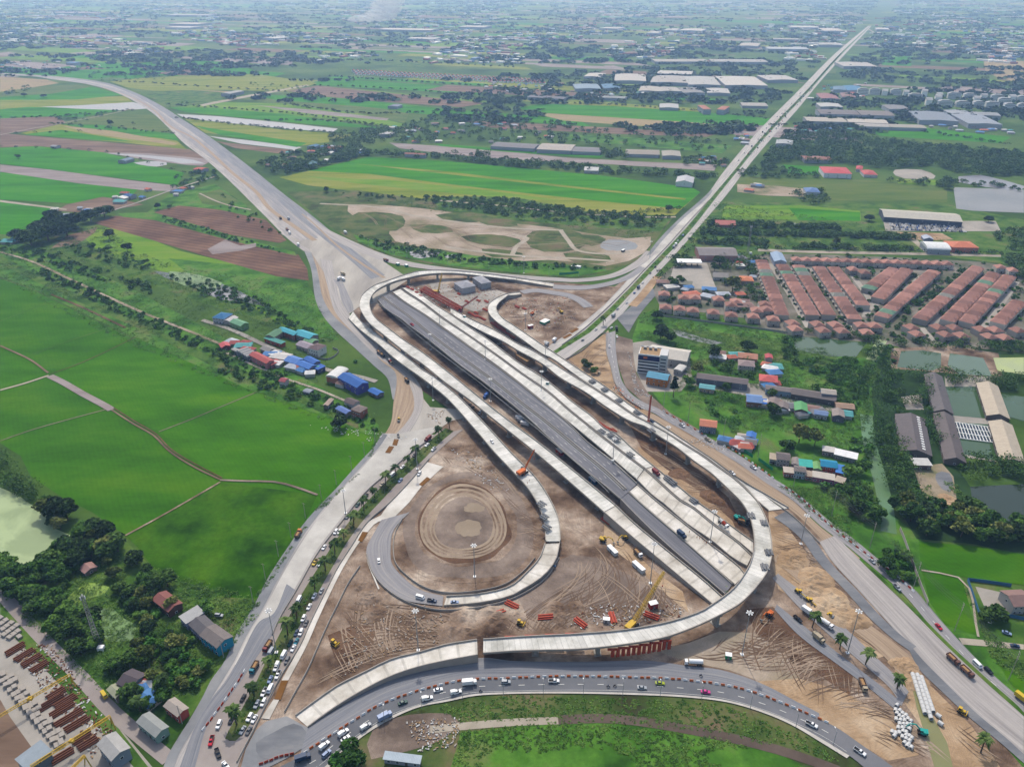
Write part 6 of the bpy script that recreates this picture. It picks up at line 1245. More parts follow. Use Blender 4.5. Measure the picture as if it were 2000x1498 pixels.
for r0, r1, n in (((1385, 440, 1640, 447), 8, 150), ((1370, 455, 1790, 466), 8, 240), ((1360, 472, 1500, 478), 10, 60), ((1560, 482, 1780, 488), 6, 60)):
    x0, y0, x1, y1 = r0; scat([(x0, y0 - r1 / 2), (x1, y1 - r1 / 2), (x1, y1 + r1 / 2), (x0, y0 + r1 / 2)], n, ['dark', 'mid'], .7, '', '')
scat('560,322 640,318 700,300 800,300 1000,315 1200,330 1400,345 1400,352 1200,342 1000,328 880,314 720,305 640,325 560,342', 260, ['dark', 'mid'], 1.0, '', '')
scat('500,318 560,300 640,290 690,285 740,300 640,322 560,345 520,335', 150, ['dark', 'mid'], 1.0, '', ''); scat('640,265 760,252 850,262 860,280 760,280 700,290 640,280', 120, ['dark'], 1.1, '', '')
scat('760,250 860,225 1000,228 1250,262 1400,275 1440,300 1300,295 1100,285 900,275', 330, ['dark', 'mid'], .9, '', ''); scat('880,300 960,300 960,310 900,308', 14, ['dark'], .9, '', '')
scat('1160,296 1220,298 1225,312 1170,310', 24, ['dark'], 1.2, '', ''); scat('1330,305 1420,310 1420,330 1340,325', 30, ['dark'], .9, '', '')
scat('1500,300 1540,262 1660,262 1700,272 1790,284 1900,292 2000,300 2000,345 1870,345 1830,325 1740,330 1640,322 1540,318 1480,330', 900, ['dark', 'mid', 'dark'], 1.15, '', '')
scat('1440,335 1510,325 1600,345 1690,350 1860,352 1850,372 1700,350 1560,348 1450,350', 70, ['dark'], .9, '', ''); scat('1830,355 1870,350 1860,372 1840,372', 16, ['dark'], 1.0, '', ''); scat('1860,350 1990,368 1990,374 1880,362', 16, ['dark'], .8, '', '')
scat('1540,380 1610,375 1620,398 1560,402', 24, ['dark'], .9, '', ''); scat('820,385 1000,388 1050,400 1180,415 1310,425 1290,445 1180,440 1000,425 860,405', 330, ['dark', 'mid', 'mid'], .6, '', '')
scat('620,372 700,378 860,392 850,396 690,384', 40, ['mid'], .4, '', ''); scat('690,462 800,480 900,500 1010,512 1180,524 1150,530 1000,524 880,510 760,492', 130, ['mid', 'bright'], .5, '', '')
for P, n, s in (('100,480 200,485 320,520 280,530 150,500', 60, .5), ('430,380 560,450 560,470 430,410', 26, .45), ('320,425 470,465 570,495 570,500 460,474 320,434', 60, .45), ('330,540 430,556 530,600 640,665 620,670 500,612 400,580', 110, .5), ('60,515 250,600 430,680 560,730 560,742 400,690 230,612 60,530', 190, .42), ('430,690 640,780 735,820 735,850 640,806 430,735', 110, .45), ('560,640 700,700 720,720 560,660', 8, .5), ('0,470 120,500 300,560 300,580 100,520 0,490', 120, .5), ('340,345 420,335 430,350 360,375 340,370', 34, .8), ('0,178 60,168 60,180 0,190', 24, .9), ('170,148 230,138 330,138 340,150 220,162 180,158', 60, 1.0), ('290,150 330,148 320,157 295,158', 8, 1), ('480,160 620,172 620,180 500,172', 26, .9), ('90,240 140,225 200,222 200,232 110,248', 24, .8), ('320,205 370,200 370,207 325,210', 6, .8)):
    scat(P, n, ['mid', 'bright', 'mid', 'bright'], s, '', '')
TREES_FAR = list(TREES)
# the nearest 300 are objects, the rest one mass
used = set(); NEAR = TREES_NEAR; NEAR.sort(key=lambda t: (0 if (t[5] and t[4] is None) or isinstance(t[4], tuple) else 1, t[1]))
ind = NEAR[:620]; cnt = {}
lim = {'broadleaf': 300}
kindn = {'rain': 'r', 'palm': 'p', 'cone': 'c', 'bright': 'b', 'dark': 't', 'mid': 't', 'olive': 't'}
rest = []
for x, y, k, s, where, extra in NEAR:
    kk = kindn[k]; 
    if cnt.get(kk, 0) >= 298: rest.append((x, y, k, s)); continue
    cnt[kk] = cnt.get(kk, 0) + 1; root, lab, r = TK[k]
    o = root if k not in used else copy_tree(root); used.add(k)
    o.location = (x, y, 0); o.rotation_euler = (0, 0, random.uniform(0, 6.28)); o.scale = (s, s, s * random.uniform(.85, 1.15))
    if where is None: o['label'] = extra
    elif isinstance(where, tuple): o['label'] = lab + ' ' + where[0]; o['group'] = where[1]
    else: o['label'] = lab + ' ' + where; o['group'] = extra
    if k == 'palm': o['group'] = 'palms of the site'
for k in TK:
    if k not in used: bpy.data.objects.remove(TK[k][0])
rest += [(t[0], t[1], t[2], t[3]) for t in TREES_FAR]
def mass(name, items, mat, label, leaf, per, flat=.35):
    v = []
    for x, y, r, h in items:
        n = per if isinstance(per, int) else int(per(y)); u = NP.normal(size=(n, 3)); u /= np.linalg.norm(u, axis=1)[:, None] + 1e-9
        u[:, 2] = np.abs(u[:, 2]); rr = .65 + .45 * NP.rand(n, 1); q = u * rr * np.array([r, r, h * .62]); q[:, 2] += h * .3
        q[:, :2] += (NP.rand(n, 2) - .5) * r * .5; v.append(quads(q + np.array([x, y, 0]), leaf(y, r), None, flat))
    o = link(name, qmesh(name, np.concatenate(v), mat)); tag(o, label, None, None, 'stuff'); return o
A_ = []; B_ = []; D_ = []
for x, y, k, s in rest: (A_ if k in ('dark',) else (D_ if k == 'bright' else B_)).append((x, y, TK[k][2] * s * 1.05, 8.0 * s if k != 'bright' else 4.5 * s))
lf = lambda y, r: max(.9, min(r * .42, y / 700))
pr = lambda y: 110 if y < 900 else (70 if y < 1500 else 46)
mass('woodland', A_, 'leaf_dark', 'dark green tree belts of the middle distance', lf, pr); mass('woodland', B_, 'leaf_mid', 'mid green tree belts of the middle distance', lf, pr); mass('thicket', D_, 'leaf_bright', 'bright green thickets of the middle distance', lf, pr)
# undergrowth on weedy ground
it = []
def under(s, n, r0=.8, r1=2.2, h=1.1):
    for x, y in sample(s, n):
        if noise.noise((x * .03, y * .03, 0)) > -.25: it.append((x, y, random.uniform(r0, r1), random.uniform(.5, 1) * h))
under('0,460 60,440 200,445 330,520 600,560 660,665 560,735 400,690 200,620 0,540', 4600, 1.0, 3.2, 1.8); under('0,500 120,560 300,640 560,760 730,820 735,850 600,812 400,735 200,650 0,545', 1300, .8, 2.4, 1.6)
under('1250,615 1290,600 1500,640 1560,655 1700,730 1690,860 1640,900 1560,870 1430,830 1330,780 1300,740 1340,690 1250,660', 5200, .9, 2.6, 1.7); under('1520,950 1700,950 1780,1110 1760,1140', 900, .8, 2.4, 1.5); under('1400,395 1700,440 1850,470 1800,490 1500,485 1340,470', 1500, 1.2, 3.5, 2)
under('620,378 860,400 1000,410 1310,430 1260,470 1000,430 800,408', 700, 1, 3, 1.5); under('690,458 900,498 1130,522 1000,530 760,496', 600, .8, 2.2, 1.4)
under('0,1120 150,1060 300,1110 500,1168 510,1190 400,1330 330,1440 160,1320 0,1160', 2600, .8, 2.4, 1.8); under('900,1430 1100,1408 1400,1440 1580,1500 880,1500', 1300, .4, 1.3, .6); under('840,1380 1000,1358 1400,1370 1600,1450 1640,1490 1400,1430 1100,1405 900,1412', 900, .35, 1.1, .5)
under('1790,950 1895,1000 1880,960 1860,940', 120, .8, 2, 1.6); under('1685,705 1705,705 1700,830 1690,830', 150, .8, 2.2, 1.4); under('735,860 700,930 620,990 520,1150 500,1165 560,1080 640,985 725,900', 300, .6, 1.4, .9)
under('1880,1135 1940,1290 2000,1330 2000,1300 1930,1230', 200, .6, 1.6, 1); under('1240,1010 1440,1160 1400,1160 1240,1035', 160, .7, 1.5, 1.2)
for P in ('0,478 150,528 330,600 520,670 700,745', '0,492 140,545 320,622 480,690 640,755', '0,520 130,572 300,640 470,712 640,778 720,815', '120,462 300,540 480,610 640,668', '300,508 460,560 600,620 655,660', '60,455 200,490 380,575 560,650'):
    for p in curve(wpath(P), 260):
        if noise.noise((p.x * .02, p.y * .02, 7)) > -.2: it.append((p.x + random.uniform(-5, 5), p.y + random.uniform(-5, 5), random.uniform(1.2, 3.2), random.uniform(1.5, 3.4)))
mass('undergrowth', it, 'bush_leaf', 'rank green undergrowth on the waste ground', lambda y, r: max(.5, y / 1300), lambda y: 18 if y < 700 else 11, .55)
# low growth in the palm median
it = []
c = curve([(W(a[0], a[1]) + W(b[0], b[1])) / 2 for a, b in zip(pts(medL), pts(medR))], 170)
for p in c[6:]:
    if random.random() < .75: it.append((p.x + random.uniform(-1.6, 1.6), p.y, random.uniform(.5, 1.3), random.uniform(.6, 1.3)))
mass('hedge', it, 'leaf_mid', 'low shrubs on the palm median', lambda y, r: .5, 30)
it = []
c = curve([(W(a[0], a[1]) + W(b[0], b[1])) / 2 for a, b in zip(pts(amL), pts(amR))], 420)
for i, p in enumerate(c):
    if p.y < 3600: it.append((p.x + random.uniform(-1, 1), p.y, random.uniform(1, 2.0), random.uniform(1, 2.2)))
mass('hedge', it, 'leaf_olive', 'shrubs on the north-east arterial median', lambda y, r: max(.7, y / 1600), 14)
# fields and groves of the far plain
fm = ['field_olive', 'paddy_d', 'field_yellow', 'field_brown', 'paddy_c', 'field_mauve', 'field_olive', 'weeds']
taken = []
for i in range(1000):
    d = 1750 + 9500 * random.random() ** 1.15; x = random.uniform(-.75, .75) * d * 1.0; pxx, pyy = PIX((x, d, 0))
    L = random.uniform(180, 620) * (1 + d / 9000); w_ = random.uniform(35, 120) * (1 + d / 7000); a = R(-24 + random.uniform(-3, 3)); u = Vector((math.cos(a), math.sin(a), 0)); v = Vector((-u.y, u.x, 0))
    # keep clear of the arterial's industrial belt and the known fields
    ax = 82 + (d - 692) * .4567
    if abs(x - ax) < 340 + d * .02 and random.random() < .9: continue
    if pyy > 205 and (pxx < 900): continue
    if pyy > 150 and pxx < 480: continue
    if pyy > 128 and 480 <= pxx <= 1180 and random.random() < .8: continue
    if pxx > 1180 and pyy > 95 and random.random() < .8: continue
    c0 = Vector((x, d, lay(0) + .035)); P = [c0 - u * L / 2 - v * w_ / 2, c0 + u * L / 2 - v * w_ / 2 * random.uniform(.6, 1.2), c0 + u * L / 2 * random.uniform(.7, 1) + v * w_ / 2, c0 - u * L / 2 + v * w_ / 2]
    o = link('far_field', mesh('far_field', P, [(0, 1, 2, 3)], random.choice(fm))); tag(o, kind='structure')
it = []
for i in range(8200):
    d = 1700 + 9800 * random.random() ** 1.3; x = random.uniform(-.74, .74) * d; pxx, pyy = PIX((x, d, 0))
    n_ = noise.noise((x * .0016 + 5, d * .0032, 1.7)) + .5 * noise.noise((x * .006, d * .012, 4.0)); ax = 82 + (d - 692) * .4567
    near = abs(x - ax)
    if n_ < -.05 - (.14 if near < 700 else 0) or near < 26: continue
    if pyy > 200 and pxx < 900: continue
    if pyy > 140 and pxx < 480 and not (135 < pyy < 150): continue
    if pyy > 200 and 1000 < pxx < 1510 and 204 < pyy < 246: continue
    if 243 < pyy < 282 and pxx > 1670: continue
    for j in range(random.randint(1, 3)):
        it.append((x + random.uniform(-60, 60) * (1 + d / 6000), d + random.uniform(-14, 14), random.uniform(7, 15) * (1 + d / 9000), random.uniform(6, 11)))
it = [t for t in it if abs(t[0] - (82 + (t[1] - 692) * .4567)) > 34 + t[1] * .008]
mass('far_woodland', it, 'grove_leaf', 'dark groves and tree lines of the far hazy plain', lambda y, r: r * .55, lambda y: 22 if y < 4000 else 12)
# hedge lines along field edges
it = []
for P, n, r in (('230,160 500,176 640,184 830,190 960,200', 60, 6), ('330,206 560,222 760,248', 50, 5), ('350,232 560,254 690,264', 50, 5), ('520,236 640,238 780,252', 40, 6), ('0,232 120,228 260,216', 26, 6), ('110,243 340,262', 20, 4), ('0,262 200,256 260,244', 10, 3), ('0,288 200,298 360,338', 14, 3), ('560,205 700,222 800,222 880,215', 60, 8), ('820,236 960,232 1060,215', 50, 8), ('0,136 120,137 300,132 480,145', 90, 8), ('500,128 640,118 800,122 1000,132', 60, 8), ('640,150 800,160 1000,172 1080,180', 70, 6), ('1500,246 1680,242 1960,282', 90, 6), ('1050,204 1200,206 1500,232', 50, 7), ('620,168 800,176 950,196', 30, 5), ('1330,408 1180,420 1000,402', 60, 3), ('1480,486 1960,498', 60, 3), ('1280,560 1330,500 1400,430', 30, 4)):
    c = curve(wpath(P), n)
    for p in c: it.append((p.x + random.uniform(-r, r) * 2, p.y + random.uniform(-r, r), random.uniform(2.5, 5), random.uniform(3, 7)))
mass('hedgerow', it, 'leaf_dark', 'straggling tree lines between the fields', lambda y, r: max(1.2, y / 1100), 30)
# ---------------------------------------------------------------- vehicles
WHEEL = {}
def wheelmesh(r, w):
    k = (r, w)
    if k not in WHEEL: WHEEL[k] = (MB().tube((0, -w / 2, 0), (0, w / 2, 0), r, r, 12, 'tyre').build('wheel'), MB().tube((0, -w / 2 - .02, 0), (0, w / 2 + .02, 0), r * .55, r * .55, 8, 'steel').build('rim'))
    return WHEEL[k]
VEH = {}
def vehicle(key, name, cat, parts, wheels, r=.33, ww=.24):
    root = empty(name, (0, -950, -60)); root['category'] = cat
    for nm, me, c in parts:
        o = link(nm, me, root)
        if c: o.color = c
    for x, y in wheels: w, m = wheelmesh(r, ww); w = link('wheel', w, root, (x, y, r)); link('rim', m, w)
    VEH[key] = root; return root
def loft(mb, secs, m='paint'):
    """secs: (x, halfwidth_bottom, halfwidth_top, z0, z1) cross sections front to back"""
    v = []
    for x, wb, wt, z0, z1 in secs: v += [(x, -wb, z0), (x, wb, z0), (x, wt, z1), (x, -wt, z1)]
    f = []
    for i in range(len(secs) - 1):
        for j in range(4): f.append((i * 4 + j, i * 4 + (j + 1) % 4, (i + 1) * 4 + (j + 1) % 4, (i + 1) * 4 + j))
    n = (len(secs) - 1) * 4; f += [(3, 2, 1, 0), (n, n + 1, n + 2, n + 3)]; mb.add(v, f, m); return mb
def mk(fn): b = MB(); fn(b); return b.build('part')
W4 = [(1.4, .78), (1.4, -.78), (-1.35, .78), (-1.35, -.78)]
vehicle('sedan', 'car', 'car', [('body', mk(lambda b: loft(b, [(2.2, .7, .65, .35, .62), (2.05, .85, .8, .22, .75), (.9, .87, .82, .2, .9), (-1.5, .87, .82, .2, .95), (-2.1, .84, .78, .24, .92), (-2.25, .75, .7, .4, .85)])), None),
    ('cabin_glass', mk(lambda b: loft(b, [(.95, .72, .7, .86, .9), (.3, .74, .6, .86, 1.36), (-.9, .74, .6, .88, 1.38), (-1.65, .72, .68, .9, .95)], 'dark_glass')), None),
    ('roof', mk(lambda b: loft(b, [(.28, .6, .56, 1.3, 1.42), (-.9, .6, .56, 1.32, 1.44)])), None)], W4)
vehicle('suv', 'suv', 'car', [('body', mk(lambda b: loft(b, [(2.3, .75, .7, .4, .8), (2.15, .9, .85, .3, .98), (1.0, .92, .86, .28, 1.08), (-2.1, .92, .86, .28, 1.1), (-2.3, .85, .8, .4, 1.05)])), None),
    ('cabin_glass', mk(lambda b: loft(b, [(1.1, .78, .74, 1.02, 1.1), (.5, .8, .68, 1.02, 1.62), (-2.0, .8, .68, 1.02, 1.62), (-2.25, .78, .72, 1.02, 1.15)], 'dark_glass')), None),
    ('roof', mk(lambda b: loft(b, [(.5, .7, .64, 1.58, 1.72), (-2.0, .7, .64, 1.58, 1.72)])), None)], W4, .38)
vehicle('pickup', 'pickup_truck', 'pickup truck', [('body', mk(lambda b: (loft(b, [(2.6, .75, .7, .45, .85), (2.45, .9, .85, .35, 1.0), (1.2, .92, .86, .32, 1.1), (-.4, .92, .86, .32, 1.12)]), b.box((-1.55, .87, .85), (2.3, .08, .55)), b.box((-1.55, -.87, .85), (2.3, .08, .55)), b.box((-2.68, 0, .85), (.08, 1.8, .55)), b.box((-1.5, 0, .5), (2.4, 1.7, .3), 'black'))), None),
    ('cabin_glass', mk(lambda b: loft(b, [(1.3, .76, .72, 1.04, 1.12), (.65, .78, .66, 1.04, 1.64), (-.25, .78, .66, 1.06, 1.66), (-.42, .78, .74, 1.06, 1.2)], 'dark_glass')), None),
    ('roof', mk(lambda b: loft(b, [(.65, .68, .62, 1.6, 1.74), (-.25, .68, .62, 1.62, 1.74)])), None)], [(1.65, .8), (1.65, -.8), (-1.6, .8), (-1.6, -.8)], .4)
vehicle('canopy', 'pickup_truck', 'pickup truck', [('body', mk(lambda b: loft(b, [(2.6, .75, .7, .45, .85), (2.45, .9, .85, .35, 1.0), (1.2, .92, .86, .32, 1.1), (-.4, .92, .86, .32, 1.12), (-2.7, .92, .86, .32, 1.1)])), None),
    ('cabin_glass', mk(lambda b: loft(b, [(1.3, .76, .72, 1.04, 1.12), (.65, .78, .66, 1.04, 1.64), (-.3, .78, .66, 1.06, 1.66)], 'dark_glass')), None),
    ('canopy_roof', mk(lambda b: (b.box((-1.45, 0, 1.65), (2.5, 1.8, 1.1), 'white_trim', top=(.96, .9)), b.box((.2, 0, 1.72), (.9, 1.3, .08), 'white_trim'))), None)], [(1.65, .8), (1.65, -.8), (-1.6, .8), (-1.6, -.8)], .4)
vehicle('van', 'van', 'van', [('body', mk(lambda b: loft(b, [(2.5, .75, .7, .4, .95), (2.3, .92, .86, .3, 1.15), (1.7, .94, .8, .28, 1.95), (1.4, .94, .8, .28, 2.05), (-2.35, .94, .8, .28, 2.08), (-2.5, .9, .78, .4, 1.95)])), None),
    ('windscreen', mk(lambda b: b.box((2.02, 0, 1.5), (.12, 1.4, .62), 'dark_glass')), None), ('side_glass', mk(lambda b: (b.box((-.3, .9, 1.5), (3.2, .06, .5), 'dark_glass'), b.box((-.3, -.9, 1.5), (3.2, .06, .5), 'dark_glass'))), None)], W4, .36)
vehicle('truck', 'lorry', 'lorry', [('cab', mk(lambda b: b.box((2.6, 0, 1.45), (1.6, 2.1, 1.8), 'paint', top=(.85, .92))), None), ('windscreen', mk(lambda b: b.box((3.38, 0, 1.75), (.12, 1.8, .7), 'dark_glass')), None),
    ('chassis', mk(lambda b: b.box((0, 0, .75), (6.6, 1.2, .3), 'black')), None), ('cargo_box', mk(lambda b: (b.box((-.9, 0, 2.0), (5.0, 2.2, 2.2), 'paint'), b.box((-.9, 0, 3.12), (4.9, 2.1, .06), 'paint'))), None)], [(2.4, .9), (2.4, -.9), (-2.0, .9), (-2.0, -.9)], .5, .35)
def dump(b):
    for s in (-1, 1): b.box((-1.2, s * 1.15, 1.9), (4.8, .12, 1.2), 'paint')
    b.box((-3.55, 0, 1.9), (.12, 2.3, 1.2), 'paint'); b.box((1.15, 0, 2.0), (.12, 2.3, 1.5), 'paint'); b.box((-1.2, 0, 1.25), (4.8, 2.3, .15), 'paint')
vehicle('dump', 'dump_truck', 'dump truck', [('cab', mk(lambda b: b.box((2.5, 0, 1.6), (1.7, 2.3, 2.0), 'paint', top=(.85, .92))), None), ('windscreen', mk(lambda b: b.box((3.3, 0, 1.95), (.14, 2.0, .8), 'dark_glass')), None),
    ('chassis', mk(lambda b: b.box((-.2, 0, .85), (7, 1.2, .35), 'black')), None), ('tipper_bed', mk(dump), C(120, 100, 92)), ('load', mk(lambda b: b.box((-1.2, 0, 1.8), (4.6, 2.1, .9), 'load', top=(.8, .6))), None)], [(2.4, 1), (2.4, -1), (-1.4, 1), (-1.4, -1), (-2.7, 1), (-2.7, -1)], .52, .38)
vehicle('tank', 'tanker_truck', 'tanker', [('cab', mk(lambda b: b.box((3.8, 0, 1.6), (1.7, 2.3, 2.0), 'paint', top=(.85, .92))), None), ('windscreen', mk(lambda b: b.box((4.6, 0, 1.95), (.14, 2.0, .8), 'dark_glass')), None), ('chassis', mk(lambda b: b.box((0, 0, .85), (9, 1.2, .35), 'black')), None),
    ('tank', mk(lambda b: b.tube((-4.2, 0, 2.1), (2.5, 0, 2.1), 1.15, 1.15, 14, 'white_trim')), None)], [(3.6, 1), (3.6, -1), (-2.0, 1), (-2.0, -1), (-3.3, 1), (-3.3, -1)], .52, .38)
vehicle('mixer', 'mixer_truck', 'concrete mixer', [('cab', mk(lambda b: b.box((3.2, 0, 1.6), (1.7, 2.3, 2.0), 'paint', top=(.85, .92))), None), ('windscreen', mk(lambda b: b.box((4.0, 0, 1.95), (.14, 2.0, .8), 'dark_glass')), None), ('chassis', mk(lambda b: b.box((0, 0, .85), (8, 1.2, .35), 'black')), None),
    ('drum', mk(lambda b: b.tube((-3.4, 0, 2.9), (-.6, 0, 2.3), .6, 1.25, 14, 'conc_block').tube((-.6, 0, 2.3), (1.9, 0, 1.9), 1.25, .8, 14, 'red_steel')), None), ('chute', mk(lambda b: b.tube((-3.5, 0, 2.6), (-4.4, 0, 1.2), .25, .3, 6, 'steel')), None)], [(3.0, 1), (3.0, -1), (-1.6, 1), (-1.6, -1), (-2.9, 1), (-2.9, -1)], .52, .38)
def skinned(name, V, E, Rr, m, sub=1):
    me = bpy.data.meshes.new(name); me.from_pydata(V, E, []); me.materials.append(MAT[m]); o = bpy.data.objects.new(name, me); COL.objects.link(o)
    s = o.modifiers.new('skin', 'SKIN'); s.use_smooth_shade = True
    for i, sv in enumerate(me.skin_vertices[0].data): sv.radius = (Rr[i], Rr[i]); sv.use_root = (i == 0)
    if sub: d = o.modifiers.new('sub', 'SUBSURF'); d.levels = sub; d.render_levels = sub
    dg = bpy.context.evaluated_depsgraph_get(); e = bpy.data.meshes.new_from_object(o.evaluated_get(dg)); e.materials.clear(); e.materials.append(MAT[m]); bpy.data.objects.remove(o); return e
plain('clothes', C(196, 96, 60), .9); plain('clothes_blue', C(60, 80, 130), .9)
PV = [(0, 0, .95), (0, 0, 1.2), (0, 0, 1.42), (0, .02, 1.56), (0, .03, 1.68), (-.1, 0, .9), (-.13, .05, .5), (-.13, 0, .06), (-.13, .14, .03), (.1, 0, .9), (.13, -.05, .5), (.14, -.08, .06), (.14, .06, .03), (-.2, 0, 1.38), (-.3, .06, 1.1), (-.26, .22, .95), (.2, 0, 1.38), (.3, .02, 1.1), (.3, .16, .9)]
PE = [(0, 1), (1, 2), (2, 3), (3, 4), (0, 5), (5, 6), (6, 7), (7, 8), (0, 9), (9, 10), (10, 11), (11, 12), (2, 13), (13, 14), (14, 15), (2, 16), (16, 17), (17, 18)]
PR = [.15, .14, .15, .055, .1, .09, .065, .045, .04, .09, .065, .045, .04, .06, .045, .035, .06, .045, .035]
BODY = skinned('person_body', PV, PE, PR, 'clothes')
def person(p, rz, label, group=None):
    o = link('person', BODY, None, p, rz); tag(o, label, 'person', group)
    link('helmet', HELM, o); return o
HELM = MB().tube((0, .03, 1.72), (0, .03, 1.84), .135, .06, 10, 'yellow').build('helmet')
RV = [(-.25, 0, .85), (-.18, 0, 1.1), (-.05, 0, 1.35), (0, 0, 1.5), (.02, 0, 1.62), (-.15, -.15, .82), (.15, -.2, .7), (.05, -.18, .35), (-.15, .15, .82), (.15, .2, .7), (.05, .18, .35), (-.02, -.2, 1.3), (.2, -.25, 1.1), (.42, -.28, 1.05), (-.02, .2, 1.3), (.2, .25, 1.1), (.42, .28, 1.05)]
REd = [(0, 1), (1, 2), (2, 3), (3, 4), (0, 5), (5, 6), (6, 7), (0, 8), (8, 9), (9, 10), (2, 11), (11, 12), (12, 13), (2, 14), (14, 15), (15, 16)]
RIDER = skinned('rider_body', RV, REd, [.15, .14, .14, .055, .11, .09, .07, .05, .09, .07, .05, .06, .045, .035, .06, .045, .035], 'clothes_blue')
mbk = MB().box((.05, 0, .55), (.9, .24, .35), 'paint', top=(.8, .8)).box((-.35, 0, .78), (.7, .26, .1), 'black').tube((.5, 0, .35), (.42, 0, 1.0), .05, .05, 6, 'steel').tube((.42, -.33, 1.02), (.42, .33, 1.02), .03, .03, 6, 'black').box((.55, 0, .85), (.12, .2, .2), 'white_trim')
vehicle('moto', 'motorcycle', 'motorcycle', [('body', mbk.build('body'), C(60, 60, 70))], [], .3)
for x in (.6, -.6): link('wheel', wheelmesh(.3, .1)[0], VEH['moto'], (x, 0, .3))
vehicle('dozer', 'bulldozer', 'bulldozer', [('track', mk(lambda b: b.prism([(-1.7, .3), (-1.3, 0), (1.3, 0), (1.7, .3), (1.5, .9), (-1.5, .9)], .75, 1.35, 'black')), None), ('track', mk(lambda b: b.prism([(-1.7, .3), (-1.3, 0), (1.3, 0), (1.7, .3), (1.5, .9), (-1.5, .9)], -1.35, -.75, 'black')), None),
    ('body', mk(lambda b: (b.box((.6, 0, 1.2), (2.0, 1.3, .9), 'yellow'), b.box((-.8, 0, 1.0), (1.4, 1.5, .6), 'yellow'))), None), ('cab', mk(lambda b: (b.box((-.7, 0, 1.9), (1.3, 1.4, 1.2), 'dark_glass', top=(.9, .9)), b.box((-.7, 0, 2.55), (1.5, 1.6, .12), 'yellow'))), None), ('blade', mk(lambda b: b.box((2.3, 0, .65), (.25, 3.2, 1.2), 'yellow')), None), ('blade_arm', mk(lambda b: (b.box((1.2, 1.4, .6), (2.2, .15, .2), 'yellow'), b.box((1.2, -1.4, .6), (2.2, .15, .2), 'yellow'))), None)], [])
def excav(key, m, nm='excavator'):
    vehicle(key, nm, 'excavator', [('track', mk(lambda b: b.prism([(-1.9, .3), (-1.5, 0), (1.5, 0), (1.9, .3), (1.7, .85), (-1.7, .85)], .8, 1.4, 'black')), None), ('track', mk(lambda b: b.prism([(-1.9, .3), (-1.5, 0), (1.5, 0), (1.9, .3), (1.7, .85), (-1.7, .85)], -1.4, -.8, 'black')), None),
        ('house', mk(lambda b: (b.box((-.7, 0, 1.55), (3.0, 2.5, 1.1), m), b.box((-1.9, 0, 1.7), (.7, 2.5, 1.2), m))), None), ('cab', mk(lambda b: (b.box((.5, .75, 2.0), (1.4, 1.0, 1.7), 'dark_glass', top=(.85, .9)), b.box((.5, .75, 2.88), (1.4, 1.0, .1), m))), None),
        ('boom', mk(lambda b: (b.tube((.6, -.3, 1.6), (3.2, -.3, 4.3), .38, .32, 4, m), b.tube((3.2, -.3, 4.3), (5.4, -.3, 3.7), .32, .26, 4, m))), None), ('arm', mk(lambda b: b.tube((5.4, -.3, 3.9), (6.6, -.3, 1.4), .28, .2, 4, m)), None), ('bucket', mk(lambda b: b.box((6.6, -.3, .8), (1.0, 1.2, .9), 'steel', top=(.7, 1))), None)], [])
plain('teal_paint', C(40, 170, 160), .5); excav('exc_teal', 'teal_paint'); excav('exc_yel', 'yellow'); excav('exc_or', 'orange')
vehicle('loader', 'road_roller', 'road roller', [('body', mk(lambda b: (b.box((-.6, 0, 1.1), (2.2, 1.5, .9), 'yellow'), b.box((.9, 0, .9), (1.2, .3, .3), 'yellow'))), None), ('cab', mk(lambda b: (b.box((-.2, 0, 2.0), (1.2, 1.3, 1.0), 'dark_glass'), b.box((-.2, 0, 2.55), (1.5, 1.6, .1), 'yellow'))), None), ('drum', mk(lambda b: b.tube((1.5, -1, .7), (1.5, 1, .7), .7, .7, 14, 'steel')), None)], [(-1.3, .8), (-1.3, -.8)], .65, .4)
vehicle('grader', 'motor_grader', 'motor grader', [('body', mk(lambda b: (b.box((-1.8, 0, 1.3), (2.6, 1.4, 1.0), 'yellow'), b.box((1.8, 0, 1.3), (4.6, .4, .4), 'yellow'))), None), ('cab', mk(lambda b: (b.box((-.2, 0, 2.1), (1.3, 1.4, 1.5), 'dark_glass', top=(.85, .9)), b.box((-.2, 0, 2.9), (1.5, 1.6, .1), 'yellow'))), None), ('blade', mk(lambda b: b.box((1.2, 0, .6), (.2, 3.4, .6), 'steel', rz=.4)), None)], [(3.8, .9), (3.8, -.9), (-1.2, .9), (-1.2, -.9), (-2.6, .9), (-2.6, -.9)], .6, .4)
COLN = {'w': ('white', (226, 226, 226)), 's': ('silver', (176, 182, 188)), 'g': ('grey', (112, 114, 118)), 'k': ('black', (44, 46, 52)), 'n': ('navy blue', (44, 70, 104)), 'b': ('blue', (60, 110, 190)), 'r': ('red', (206, 36, 56)), 'm': ('dark red', (130, 44, 48)), 'y': ('yellow', (220, 190, 60)), 'p': ('pink', (222, 70, 150)), 'l': ('yellow and green', (176, 190, 60)), 't': ('teal', (30, 130, 150)), 'e': ('dark green', (38, 84, 76)), 'o': ('orange', (220, 130, 60)), 'i': ('beige', (190, 176, 150)), 'd': ('brown', (120, 84, 74)), 'c': ('pale blue', (150, 170, 206))}
KN = {'sedan': 'car', 'suv': 'estate car', 'pickup': 'open pickup', 'canopy': 'pickup with raised white canopy', 'van': 'van', 'truck': 'box lorry', 'dump': 'dump truck', 'tank': 'tanker', 'mixer': 'concrete mixer', 'moto': 'motorcycle with rider', 'dozer': 'bulldozer', 'exc_teal': 'teal excavator', 'exc_yel': 'yellow excavator', 'exc_or': 'orange excavator', 'loader': 'road roller', 'grader': 'motor grader'}
vused = set(); VN = []
